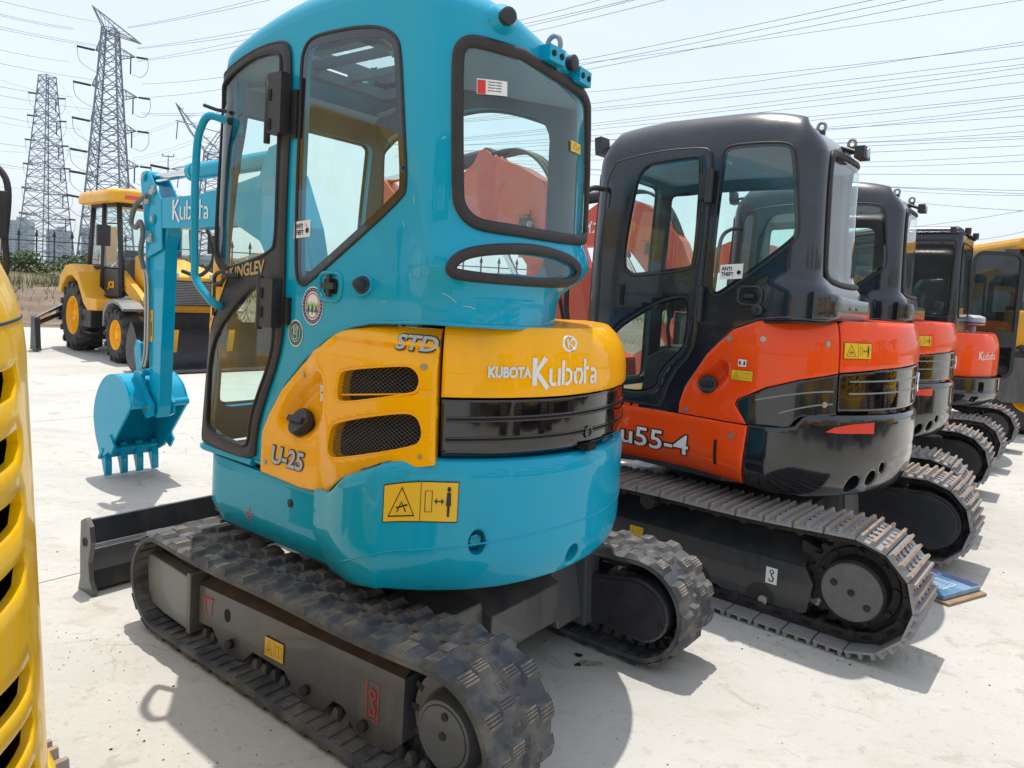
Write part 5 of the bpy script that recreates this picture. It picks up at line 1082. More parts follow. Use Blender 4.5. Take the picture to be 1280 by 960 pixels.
    for ma, bo_, of, e in (('decblack', .060, .004, .006), ('white', .012, .006, 0)): text(t, W2, 'u55-4', .435-e, .712-e, .105+2*e, .420+2*e, ma, of, bo_, .05)
    t.build('model_lettering', bp)
    c_ = MB()
    for k in range(8): c_.box((.60-.055*k, .79, .928), (.035, .03, .02), 'orange')
    c_.box((.42, .785, .913), (.46, .04, .018), 'orange'); c_.build('step_tread', bp, 30)
    # deck and undercarriage
    d_ = MB(); d_.prism([(.85,-.75),(.85,.70),(-.3,.78),(-.6,.65),(-.85,.3),(-.85,-.3),(-.6,-.65),(-.3,-.85),(.8,-.85)], .61, .70, 'sblack', 'xy'); d_.prism([(-.65,-.6),(.55,-.6),(.55,-.24),(-.50,-.24),(-.50,.70),(-.65,.55)], .70, 1.44, 'sblack', 'xy'); d_.build('turntable_deck', r, 30)
    d_ = MB(); d_.cyl((0,0,.48), (0,0,.62), .38, 'link', 40); d_.build('swing_bearing', r, 40)
    d_ = MB(); d_.prism([(-.60,.22),(.60,.22),(.60,.44),(-.45,.50),(-.60,.44)], -.30, .30, 'framedark')
    for s_ in (-1, 1): d_.prism([(-.65,.22),(-.25,.26),(-.25,.48),(-.62,.50)], s_*.30, s_*.62, 'greyplate'); d_.prism([(.2,.22),(.55,.2),(.55,.46),(.2,.48)], s_*.30, s_*.62, 'framedark')
    d_.build('carbody_frame', r, 30, bevel=.01)
    bl = Belt(-1.005, .262, .985, .245, .022, .02)
    for sg in (1, -1):
        steel_track(r, sg*.59, sg*.98, bl)
        yo = sg*.86; yi = sg*.70; c_ = MB()
        c_.prism([(.78,.06),(.66,.10),(.4,.07),(.1,.10),(-.35,.10),(-.48,.05),(-.70,.05),(-.80,.10),(-.82,.24),(-.78,.31),(.8,.30)], min(yo, yi), max(yo, yi), 'framedark'); 
        V = [(-.78, yo, .311), (.8, yo, .301), (.8, sg*.74, .40), (-.76, sg*.74, .42)]; c_.add(V, [(0,1,2,3)], 'framedark', False); c_.prism([(-.76,.30),(.8,.30),(.8,.40),(-.76,.42)], min(yi, sg*.74), max(yi, sg*.74), 'framedirt')
        tf = c_.build('track_frame', r, 30, bevel=.008)
        g = MB(); g.prism([(-.74,.12),(-.92,.2),(-.92,.36),(-.74,.42)], min(yi, sg*.80), max(yi, sg*.80), 'link'); g.build('drive_bracket', tf, 30)
        g = MB(); g.cyl((.985, sg*.72, bl.cf), (.985, sg*.85, bl.cf), .20, 'link', 36); g.build('idler_wheel', r, 40)
        for x_ in (.65, .35, .05, -.25, -.58): roller(r, x_, .105, .072, sg*.72, sg*.86)
        roller(r, .03, .455, .045, sg*.72, sg*.93, 'carrier_roller')
        g = MB(); g.lathe((-.60, yo, .10), (0, sg, 0), [(0, .022), (.02, .022), (.02, .001)], 'bolt', 12); g.build('frame_bolt', tf, 40)
        sprocket(r, -1.005, bl.cr, .200, sg*.80, sg, 21, .128)
        g = MB(); tear = [(-1.005+.20*math.cos(R(a)), bl.cr+.175*math.sin(R(a))) for a in range(255, 85-1, -10)]; tear = [(-.62,.15)]+tear+[(-.62,.43)]
        g.prism(tear, min(sg*.615, sg*.70), max(sg*.615, sg*.70), 'framedark'); g.prism([(p[0]*.95-.04, (p[1]-bl.cr)*.9+bl.cr) for p in tear], min(sg*.605, sg*.615), max(sg*.605, sg*.615), 'sblack'); g.build('drive_guard', r, 30, bevel=.008)
        if sg == 1:
            t = MB(); warn(t, Flat((.16, yo+.0012, .225), (-1,0,0), (0,0,1)), 0, 0, .085, .055, person=False, sk=.0); t.build('warning_label', tf)
            t = MB(); FL = Flat((-.60, yo+.0012, .185), (-1,0,0), (0,0,1)); poly(t, FL, rc(0,0,.055,.08), 'white', .001); stroke(t, FL, circ(.028,.06,.009,10), .005, 'decblack', .002, True); stroke(t, FL, [(.028,.05),(.028,.04),(.038,.03),(.034,.014),(.020,.012),(.016,.024)], .007, 'decblack', .002); t.build('hook_label', tf)
    # blade, boom, arm
    d_ = MB(); xs = 1.75; d_.prism([(xs-.01,.02),(xs+.02,.15),(xs,.28),(xs+.05,.42),(xs+.07,.42),(xs+.05,.28),(xs+.06,.15),(xs+.1,.0)], -.98, .98, 'frame'); bl_ = d_.build('dozer_blade', r, 30)
    for sg in (1, -1): d_ = MB(); d_.tube([(.5, sg*.34, .3), (xs, sg*.36, .18)], .06, 'frame', 4); d_.build('blade_arm', bl_, 30)
    yb = -.12; O_ = 'boomred'
    d_ = MB(); d_.prism([(.78,.60),(1.15,.55),(1.25,.70),(1.22,1.12),(1.10,1.18),(.85,1.1)], yb-.15, yb+.15, 'orange'); d_.build('swing_bracket', r, 30, bevel=.01)
    bp_ = [(1.08,.95),(1.22,.92),(1.62,1.62),(1.95,1.98),(2.35,2.05),(3.30,1.98),(3.38,2.05),(3.36,2.18),(3.2,2.26),(2.5,2.42),(2.33,2.53),(2.27,2.63),(2.20,2.63),(2.10,2.56),(1.85,2.48),(1.62,2.36),(1.40,2.10),(1.22,1.72),(1.08,1.2)]
    bo = boom_set(r, yb, .19, bp_, 'boom', O_)
    t = MB(); FL = Flat((2.64, yb+.0965, 2.17), (-1,0,.03), (0,0,1)); text(t, FL, '久保田', 0, 0, .13, .44, 'white', .003, .02); text(t, FL, '!', .7, .02, .08, None, 'decyellow', .003); t.build('boom_lettering', bo)
    t = MB(); warn(t, Flat((1.30, yb+.0965, 1.38), (-.35,0,-.94), (.94,0,-.35)), 0, -.0, .13, .075, person=False); t.build('warning_label', bo)
    g = MB()
    for dy in (-.06, .0, .06): g.tube(crom([(1.20, yb+dy, 1.25), (1.38, yb+dy, 1.95), (1.60, yb+dy, 2.42), (1.85, yb+dy, 2.60), (2.15, yb+dy*1.2, 2.60)], 8), .016, 'hose', 8)
    g.tube(crom([(1.3, yb+.10, 1.2), (1.42, yb+.11, 1.6), (1.6, yb+.11, 1.9), (1.72, yb+.10, 2.1)], 6), .010, 'hose'); g.build('boom_hose', bo, 60)
    g = MB(); g.box((1.72, yb+.13, 2.02), (.09, .07, .11), 'sblack', None, .85); g.cyl((1.68, yb+.13, 2.02), (1.67, yb+.13, 2.02), .035, 'palegrey', 14); g.box((1.76, yb+.105, 2.12), (.12, .03, .03), 'boomred'); g.build('boom_lamp', bo, 30)
    cylinder_ram(r, (1.25, yb+.12, .80), (2.0, yb+.12, 1.95), .05, .58, O_, 'boom_cylinder')
    cylinder_ram(r, (2.22, yb, 2.60), (3.62, yb, 2.45), .065, .6, 'sblack', 'arm_cylinder')
    ao = boom_set(r, yb, .14, [(3.22,2.0),(3.30,1.9),(3.22,.62),(3.05,.50),(3.05,.62),(2.98,1.9),(3.05,2.1),(3.45,2.45),(3.62,2.52),(3.68,2.44),(3.45,2.1),(3.42,1.9)], 'dipper_arm', O_)
    g = MB(); ou = crom([(3.10,0,.58),(3.25,0,.80),(3.50,0,.86),(3.78,0,.78),(3.95,0,.55),(3.90,0,.32),(3.75,0,.18)], 5); by = yb; V = []
    for p in ou: V += [(p.x, by-.3, p.z), (p.x, by+.3, p.z)]
    g.add(V, [(2*i, 2*i+1, 2*i+3, 2*i+2) for i in range(len(ou)-1)], O_); side = [(p.x, p.z) for p in ou]+[(3.5,.2),(3.1,.5)]
    for sg in (1, -1): g.prism(side, by+sg*.3-.01, by+sg*.3+.01, O_)
    bk_ = g.build('bucket', r, 30)
    for k in range(5): g = MB(); yy = by-.27+k*.135; g.prism([(3.80,.24),(3.72,.22),(3.62,.02),(3.66,.01),(3.76,.12)], yy-.03, yy+.03, O_); g.build('bucket_tooth', bk_, 30)
    return r
def small_orange_excavator(x, y, rz, lab):
    """a smaller machine of the row: upright square cab, rounded orange hood, black counterweight with slots"""
    r = empty('excavator', (x, y, 0), rz, label=lab, cat='excavator', group='black and orange excavators parked in a row')
    F1 = rrect(-.62, .66, -.25, .72, .08, .08, .20, .10); ins = lambda x_, y_, z: .02*sm(1.5, 2.3, z)+quarter(z, 2.38, 2.46, .08)
    S = Surf(F1, ins, lambda x_, y_, z: z-.10*sm(2.0, 2.4, z)*max(0, (x_-.1)/.6)**2); L = S.f.L
    wl = rc(.72, 1.52, 1.18, 2.30, .03); rw = rc(1.30, 1.52, 1.95, 2.28, .05); dw = rc(.10, 1.2, .62, 2.28, .05)
    cab = cab_shell(r, S, lambda s: 1.30 if .65 < s < 2.8 else .95, 2.38, [wl, rw, dw], 'cabblack', zt=2.46)
    for o_ in (wl, rw, dw): window(cab, S, inset(o_, -.01), .010, 'glass' if o_ is wl else 'rglass', .02, .002)
    g = MB(); bead(g, S, [(s, 2.385) for s in np.arange(0, L, .03)], .016, 'cabblack', .008); g.build('roof_rim', cab, 60)
    for s_ in (1.15, 1.32, 1.9):
        g = MB(); p = np.array(S.on(s_, 2.40, .03)); g.cyl(p-np.array([0,0,.03]), p+np.array([0,0,.035]), .03, 'sblack', 12); g.build('roof_lamp', cab, 40)
    g = MB(); c_ = S.on(.66, 1.40, .03); g.lathe(c_, (0,1,0), [(0,.04),(.04,.04),(.05,.001)], 'sblack', 14); g.build('door_catch', cab, 40)
    seat(r, -.1, .25, .95, .95); 
    H_ = Surf(spline([(.7,.62),(.68,.74),(.3,.745),(0,.75),(-.3,.76)]+arcpts(.95,122,238,12)+[(-.3,-.76),(.4,-.74),(.7,-.6)], 8), lambda x_, y_, z: quarter(z, 1.12, 1.38, .10))
    W_ = Surf(spline([(.7,.62),(.68,.75),(.3,.76),(0,.77),(-.3,.79)]+arcpts(1.0,124,236,12)+[(-.3,-.79),(.4,-.76),(.7,-.6)], 8), lambda x_, y_, z: .14*max(0, (.74-z)/.16)**2 if z < .74 else 0)
    m_ = MB(); Lh = H_.f.L; 
    patch(m_, H_, [(.3,.90),(3.3,.90),(3.3,1.36),(.3,1.36)], (), 0, .02, .03, 'orange', edge=.006); V = [H_.on(s, 1.36) for s in np.arange(.3, 3.31, .06)]; m_.add(V, [tuple(range(len(V)))], 'orange', False); ho = m_.build('engine_hood', r, 40)
    m_ = MB(); bead(m_, H_, [(1.52, z) for z in np.arange(.90, 1.34, .02)], .004, 'decblack', -.002, closed=False); m_.build('hood_seam', ho)
    t = MB(); logo(t, H_, 1.86, 1.085, .085, .30, 'white', .004); t.build('hood_lettering', ho)
    def cwr(s, z):
        d_ = 0
        for u, v, a, b_ in ((1.92,.80,.035,.05),(1.86,.665,.05,.03)): d_ -= .05*sm(1, .75, max(abs(s-u)/a, abs(z-v)/b_))
        d_ += .012*max(0, 1-abs(z-.735)/.02)
        return d_
    m_ = MB(); patch(m_, W_, [(.3,.58),(3.4,.58),(3.4,.895),(.3,.895)], (), 0, .04, .014, 'cwblack', edge=.008, dfun=cwr, res=.014); 
    for zz in (.895, .58): V = [W_.on(s, zz) for s in np.arange(.3, 3.41, .06)]; m_.add(V, [tuple(range(len(V)))], 'cwblack', False)
    m_.build('counterweight', r, 45)
    g = MB(); g.lathe((-.66, -.20, 1.36), (0,0,1), [(0,.03),(.07,.03),(.08,.10),(.085,.115),(.16,.115),(.175,.10),(.19,.05),(.19,.001)], 'palegrey', 24); g.lathe((-.66, -.20, 1.43), (0,0,1), [(0,.05),(.02,.10),(.025,.117),(.04,.117)], 'sblack', 24); g.build('air_precleaner', r, 35)
    d_ = MB(); d_.cyl((0,0,.42), (0,0,.60), .34, 'link', 30); d_.box((0,0,.36), (.9, .9, .2), 'frame'); d_.prism([(.66,-.7),(.66,.7),(-.3,.7),(-.6,.4),(-.6,-.4),(-.3,-.7)], .6, 1.3, 'sblack', 'xy'); d_.build('carbody_frame', r, 30)
    bl = Belt(-.90, .24, .90, .225, .022, .02)
    for sg in (1, -1):
        steel_track(r, sg*.55, sg*.88, bl); c_ = MB(); c_.prism([(.7,.07),(-.7,.07),(-.75,.30),(.7,.30)], min(sg*.62, sg*.78), max(sg*.62, sg*.78), 'frame'); c_.build('track_frame', r, 30, bevel=.008)
        sprocket(r, -.90, bl.cr, .18, sg*.72, sg, 19, .11)
        g = MB(); g.cyl((-.90, sg*.57, bl.cr), (-.90, sg*.62, bl.cr), .17, 'frame', 30); g.build('drive_guard', r, 30); g = MB(); g.cyl((.90, sg*.62, bl.cf), (.90, sg*.78, bl.cf), .17, 'link', 30); g.build('idler_wheel', r, 30)
    bo = boom_set(r, -.1, .18, [(.75,.8),(.95,.78),(1.6,1.75),(2.2,1.95),(3.0,1.85),(3.05,2.0),(2.2,2.35),(1.6,2.3),(1.2,1.9),(.75,1.1)], 'boom', 'boomred')
    boom_set(r, -.1, .13, [(2.85,1.95),(3.05,1.95),(3.0,.5),(2.85,.5)], 'dipper_arm', 'boomred')
    g = MB(); g.prism([(2.85,.5),(3.0,.75),(3.3,.8),(3.6,.6),(3.55,.3),(3.3,.05),(3.2,.2)], -.38, .18, 'boomred'); g.build('bucket', r, 30, bevel=.02)
    g = MB(); g.prism([(1.55,.02),(1.58,.4),(1.62,.4),(1.65,.0)], -.85, .85, 'frame'); g.tube([(.5,.3,.3),(1.56,.3,.2)], .05, 'frame', 4); g.tube([(.5,-.3,.3),(1.56,-.3,.2)], .05, 'frame', 4); g.build('dozer_blade', r, 30)
    return r
# ------------------------------------------------------------------ wheels and loaders
def wheel(root, c, r, w, rim, ydir, name='wheel', lugs=16, loc=None):
    """tyre with deep angled lugs; rim dished, with hub and bolts. axis along y"""
    c = Vector(c); mb = MB(); h = w/2
    prof = [(-h*.86, r*.55), (-h*.98, r*.66), (-h, r*.80), (-h*.92, r*.91), (-h*.72, r*.945), (0, r*.955), (h*.72, r*.945), (h*.92, r*.91), (h, r*.80), (h*.98, r*.66), (h*.86, r*.55)]
    mb.lathe(c, (0, 1, 0), prof, 'tyre', 48)
    for i in range(lugs):
        for sd in (1, -1):
            a0 = 2*math.pi*(i+(.5 if sd < 0 else 0))/lugs; o = []
            for rr, sh in ((r*.93, 1.25), (r*1.0, .85)):
                for y0_, da in ((0.02*sd*w, .0), (sd*h*.62, -.16), (sd*h*.97, -.22)):
                    for k in (-1, 1): a = a0+da+k*.065*sh; r2 = rr*(1 if abs(y0_) < h*.9 else .965); o.append(c+Vector((r2*math.cos(a), y0_, r2*math.sin(a))))
            mb.add(o, [(0,1,7,6),(0,6,8,2),(2,8,10,4),(1,3,9,7),(3,5,11,9),(4,10,11,5),(6,7,9,8),(8,9,11,10)], 'tyre', False)
            for k in (0,):
                p = [c+Vector((rr*math.cos(a0-.22+s_*.07), sd*h*yy, rr*math.sin(a0-.22+s_*.07))) for rr, yy in ((r*.80, 1.0), (r*.955, .985)) for s_ in (-1, 1)]
                q_ = [x_+Vector((0, sd*.018, 0)) for x_ in p]; mb.add(p+q_, [(4,5,7,6),(0,4,6,2),(1,3,7,5),(2,6,7,3),(0,1,5,4)], 'tyre', False)
    t = mb.build('tyre', None, 35)
    m2 = MB(); y = ydir
    m2.lathe(c, (0, y, 0), [(h*.84, r*.56), (h*.90, r*.53), (h*.80, r*.50), (h*.45, r*.47), (h*.40, r*.40), (h*.30, r*.36), (h*.34, r*.24), (h*.55, r*.17), (h*.75, r*.15), (h*.78, r*.11), (h*.78, .001)], rim, 40)
    for i in range(8): a = 2*math.pi*i/8; p = c+Vector((r*.29*math.cos(a), y*h*.33, r*.29*math.sin(a))); m2.cyl(p, p+Vector((0, y*.025, 0)), r*.028, rim, 6)
    ri = m2.build('rim', None, 35)
    o = empty(name, c) if False else ri
    t.parent = root; t.name = name; ri.parent = t
    return t
def backhoe_loader(x, y, rz, lab):
    r = empty('backhoe_loader', (x, y, 0), rz, label=lab, cat='backhoe loader')
    Y = 'jyellow'
    for sg in (1, -1):
        wheel(r, (-.90, sg*.78, .62), .62, .42, 'yellow', sg, lugs=14); wheel(r, (1.15, sg*.82, .44), .44, .30, 'yellow', sg, lugs=14)
    # chassis, hood with grille
    g = MB(); g.prism([(-1.5,.55),(1.65,.50),(1.65,.85),(-1.5,.95)], -.38, .38, 'sblack'); g.build('chassis', r, 30, bevel=.01)
    g = MB(); g.prism([(.35,.88),(1.70,.84),(1.78,1.00),(1.76,1.42),(1.66,1.50),(1.2,1.60),(.35,1.74)], -.40, .40, Y); hd = g.build('engine_hood', r, 30, bevel=.05)
    g = MB(); g.box((1.79, 0, 1.16), (.03, .66, .40), 'sblack')
    for k in range(14): g.box((1.808, 0, .99+k*.026), (.008, .64, .010), 'steel')
    g.build('radiator_grille', hd, 30)
    t = MB(); text(t, Flat((1.5, -.405, 1.36), (1,0,0), (0,0,1)), '3CX', -.10, 0, .09, .26, 'decblack', .002, .02); text(t, Flat((1.772, .34, 1.42), (0,-1,-0), (-.1,0,1)), '3CX', .22, -.01, .06, .2, 'decblack', .004, .02); t.build('hood_lettering', hd)
    # cab frame
    fr = MB(); zb, zt_ = 1.05, 2.55; C_ = [(.38,.52),(.30,.66),(-.62,.66),(-1.10,.60)]
    P4 = [(.42, .60, 1.02), (.20, .60, 2.62), (-.35, .66, 1.0), (-.35, .64, 2.62), (-1.15, .62, 1.5), (-1.02, .60, 2.62)]
    for sg in (1, -1):
        for a, b_ in ((0, 1), (2, 3), (4, 5)): fr.tube([(P4[a][0], sg*P4[a][1], P4[a][2]), (P4[b_][0], sg*P4[b_][1], P4[b_][2])], .045, 'sblack', 4)
        fr.tube([(P4[0][0], sg*P4[0][1], 1.05), (P4[2][0], sg*.66, 1.0)], .05, 'sblack', 4); fr.tube([(P4[1][0], sg*.6, 2.58), (P4[5][0], sg*.6, 2.58)], .05, 'sblack', 4); fr.tube([(-.35, sg*.66, 1.50), (-1.15, sg*.62, 1.50)], .04, 'sblack', 4)
    for z, x0 in ((2.58, .22), ): fr.tube([(x0, -.6, z), (x0, .6, z)], .045, 'sblack', 4)
    fr.tube([(-1.12, -.6, 1.5), (-1.12, .6, 1.5)], .05, 'sblack', 4); fr.tube([(.42,-.6,1.15),(.42,.6,1.15)], .05, 'sblack', 4)
    cb = fr.build('cab_frame', r, 30)
    g = MB(); o_ = rrect(-1.30, .36, -.78, .78, .16, .16, .16, .16, 6); sl = [o_.at(o_.L*i/60)[:2] for i in range(60)]; V = []
    for z, k in ((2.60, .0), (2.61, .03), (2.70, .035), (2.77, .02), (2.81, -.03), (2.83, -.12)): V += [(a*(1+k*.9)+.0, b_*(1+k), z) for a, b_ in sl]
    V.append((-.45, 0, 2.84)); V.append((-.45, 0, 2.6)); g.add(V, [(j*60+i, j*60+(i+1) % 60, (j+1)*60+(i+1) % 60, (j+1)*60+i) for j in range(5) for i in range(60)]+[(300+i, 300+(i+1) % 60, 360) for i in range(60)]+[((i+1) % 60, i, 361) for i in range(60)], Y)
    ro = g.build('cab_roof', cb, 40)
    for xx, yy in ((.30, .45), (.30, -.45), (-.20, -.76), (-1.25, .45)):
        g = MB(); g.box((xx+(.05 if abs(yy) < .7 else 0), yy, 2.69), (.05 if abs(yy) < .7 else .22, .26 if abs(yy) < .7 else .05, .07), 'reflector', None, .9); g.build('roof_lamp', ro, 30, bevel=.008)
    g = MB(); g.prism([(-.9,2.82),(.0,2.82),(-.1,2.90),(-.8,2.90)], -.35, .35, 'greyplate'); g.build('roof_vent', ro, 30, bevel=.02)
    for sg in (1, -1):
        g = MB(); V = [(.36, sg*.625, 1.50), (.22, sg*.612, 2.54), (-.32, sg*.645, 2.54), (-.32, sg*.668, 1.50)]; g.add(V, [(0,1,2,3)], 'glass', False); V = [(-.40, sg*.66, 1.55), (-.40, sg*.645, 2.54), (-1.0, sg*.605, 2.54), (-1.1, sg*.625, 1.55)]; g.add(V, [(0,1,2,3)], 'glass', False); g.build('side_glass', cb)
        g = MB(); g.prism([(.40,1.02),(.36,1.48),(-.33,1.48),(-.33,1.0)], sg*.64-.012, sg*.64+.012, 'sblack'); t_ = Flat((.0, sg*.654, 1.12), (sg*1.*-1, 0, 0), (0,0,1)); text(g, t_, 'JCB', -.12, 0, .15, .30, 'yellow', .003, .03, .2); g.tube([(.30, sg*.66, 1.6), (.30, sg*.70, 1.55), (.22, sg*.70, 1.52)], .012, 'chrome'); g.build('cab_door', cb, 30)
    g = MB(); g.add([(.45,-.58,1.2),(.24,-.58,2.54),(.24,.58,2.54),(.45,.58,1.2)], [(0,1,2,3)], 'rglass', False); g.add([(-1.16,-.58,1.55),(-1.05,-.58,2.54),(-1.05,.58,2.54),(-1.16,.58,1.55)], [(0,1,2,3)], 'rglass', False); g.build('windscreen', cb)
    g = MB(); g.tube([(1.25, -.28, 1.55), (1.25, -.28, 2.15), (1.22, -.28, 2.25)], .035, 'sblack', 10); g.build('exhaust_stack', r, 40)
    g = MB()
    for dy in (-.46, .46):
        for k_ in range(3): g.tube(crom([(.30, dy+.02*k_, 1.20), (.62, dy*1.1+.02*k_, .98+.04*k_), (.95, dy+.02*k_, .86), (1.35, dy*.95, .74+.03*k_)], 6), .016, 'hose', 6)
    g.tube(crom([(1.9, .3, .95), (2.05, .35, 1.15), (2.1, .3, .75)], 6), .02, 'hose', 6); g.build('loader_hose', r, 60)
    for dy in (-.33, .33):
        g = MB(); g.box((1.80, dy, 1.44), (.05, .16, .08), 'palegrey'); g.build('headlight', r, 30, bevel=.01)
    g = MB(); g.cyl((1.15, -.70, .44), (1.15, .70, .44), .09, 'sblack', 14); g.prism([(.9,.36),(1.4,.36),(1.35,.62),(.95,.62)], -.2, .2, 'sblack'); g.cyl((-.9, -.62, .62), (-.9, .62, .62), .13, 'sblack', 14); g.build('axle', r, 30)
    for sg in (1, -1):
        g = MB(); g.box((-.15, sg*.80, .62), (.42, .34, .30), 'sblack'); g.box((-.15, sg*.86, .38), (.36, .20, .03), 'sblack'); g.build('step_box', r, 30, bevel=.015)
    seat(r, -.55, 0, 1.0, 1.1); g = MB(); ring = [(.05+.06*math.cos(a), .19*math.cos(a), 1.72+.19*math.sin(a)) for a in np.linspace(0, 6.28, 22, endpoint=False)]; ring = [(.10-.10*math.sin(a), .19*math.cos(a), 1.66+.13*math.sin(a)) for a in np.linspace(0, 6.28, 22, endpoint=False)]; g.tube(ring, .014, 'sblack', closed=True); g.tube([(.10,0,1.66),(.3,0,1.3)], .03, 'sblack'); g.build('steering_wheel', r, 60)
    for sg in (1, -1):  # rear fender: flat topped arch sweeping into the step
        g = MB(); out_ = [(-1.62,1.02),(-1.50,1.30),(-1.20,1.50),(-.85,1.53),(-.55,1.40),(-.30,1.10),(-.12,.98),(.40,.96),(.42,.78),(-.02,.76),(-.22,.86),(-.36,1.02),(-.55,1.22),(-.85,1.33),(-1.15,1.30),(-1.38,1.14),(-1.46,1.0)]
        g.prism(out_, min(sg*.55, sg*1.0), max(sg*.55, sg*1.0), Y); g.build('rear_fender', r, 30, bevel=.025)
        g = MB(); g.prism([(1.55,.88),(1.35,.97),(1.10,1.0),(.85,.96),(.68,.80),(.66,.55),(.70,.55),(.74,.78),(.90,.91),(1.12,.95),(1.36,.92),(1.53,.84)], min(sg*.66, sg*.98), max(sg*.66, sg*.98), 'greyplate'); g.build('front_fender', r, 30)
        g = MB(); g.box((.46, sg*.92, 2.02), (.06, .20, .34), 'sblack'); g.tube([(.33, sg*.62, 2.25), (.44, sg*.86, 2.22), (.46, sg*.92, 2.1)], .012, 'sblack'); g.build('wing_mirror', r, 30, bevel=.02)
        g = MB(); g.prism([(.10,1.42),(.22,1.46),(1.0,1.12),(2.05,.55),(2.10,.42),(1.98,.38),(.92,.92),(.10,1.25)], sg*.52-.05, sg*.52+.05, Y); la = g.build('loader_arm', r, 30, bevel=.012); t = MB(); text(t, Flat((.20 if sg < 0 else .62, sg*.572, 1.28), (.92*(-sg), 0, .0-.38*(-sg)), (.35, 0, .93)), '3CX', 0.02, -.08, .10, .28, 'decblack', .003, .02); t.build('arm_lettering', la)
        cylinder_ram(r, (.75, sg*.52, .72), (1.75, sg*.52, .62), .045, .6, Y, 'loader_cylinder')
    # loader bucket
    g = MB(); P = crom([(2.30,0,.72),(2.16,0,.52),(2.12,0,.28),(2.22,0,.08),(2.45,0,.0),(2.80,0,.0)], 6); V = []
    for i, p in enumerate(P): V += [(p.x, -1.12, p.z+.01), (p.x, 1.12, p.z+.01)]
    g.add(V, [(2*i, 2*i+1, 2*i+3, 2*i+2) for i in range(len(P)-1)], 'sblack'); V = [(a+.02, b_, c+.012) for a, b_, c in V]; g.add(V, [(2*i, 2*i+2, 2*i+3, 2*i+1) for i in range(len(P)-1)], 'sblack')
    for sg in (1, -1): g.prism([(p.x, p.z+.01) for p in P]+[(2.5,.45)], sg*1.12-.012, sg*1.12+.012, 'sblack')
    for yy in (-.45, .45): g.prism([(2.08,.30),(2.12,.55),(2.22,.62),(2.15,.25)], yy-.05, yy+.05, Y)
    g.build('loader_bucket', r, 30)
    # rear digger folded behind, stabilisers
    g = MB(); g.box((-1.62, 0, .62), (.16, 2.0, .26), 'sblack'); g.build('rear_frame', r, 30, bevel=.01)
    for sg in (1, -1):
        g = MB(); g.tube([(-1.62, sg*.9, .62), (-.95, sg*1.50, .46)], .05, 'sblack', 4); g.tube([(-1.55, sg*.9, .78), (-.95, sg*1.50, .56)], .028, 'chrome', 8); g.prism([(-1.0,.02),(-.62,.02),(-.66,.10),(-.74,.58),(-.96,.60),(-.98,.10)], min(sg*1.5, sg*1.58), max(sg*1.5, sg*1.58), 'sblack'); g.build('stabiliser_leg', r, 30)
    g = MB(); g.prism([(-1.70,.6),(-1.9,.6),(-2.25,1.6),(-2.05,2.25),(-1.92,2.25),(-2.02,1.6)], -.12, .12, Y); g.prism([(-2.05,2.25),(-1.92,2.28),(-2.35,1.0),(-2.5,.95),(-2.35,1.6)], -.09, .09, Y); g.prism([(-2.3,1.0),(-2.6,1.0),(-2.9,.75),(-2.85,.4),(-2.6,.25),(-2.45,.6)], -.3, .3, 'sblack'); g.build('digger_arm', r, 30, bevel=.01)
    return r
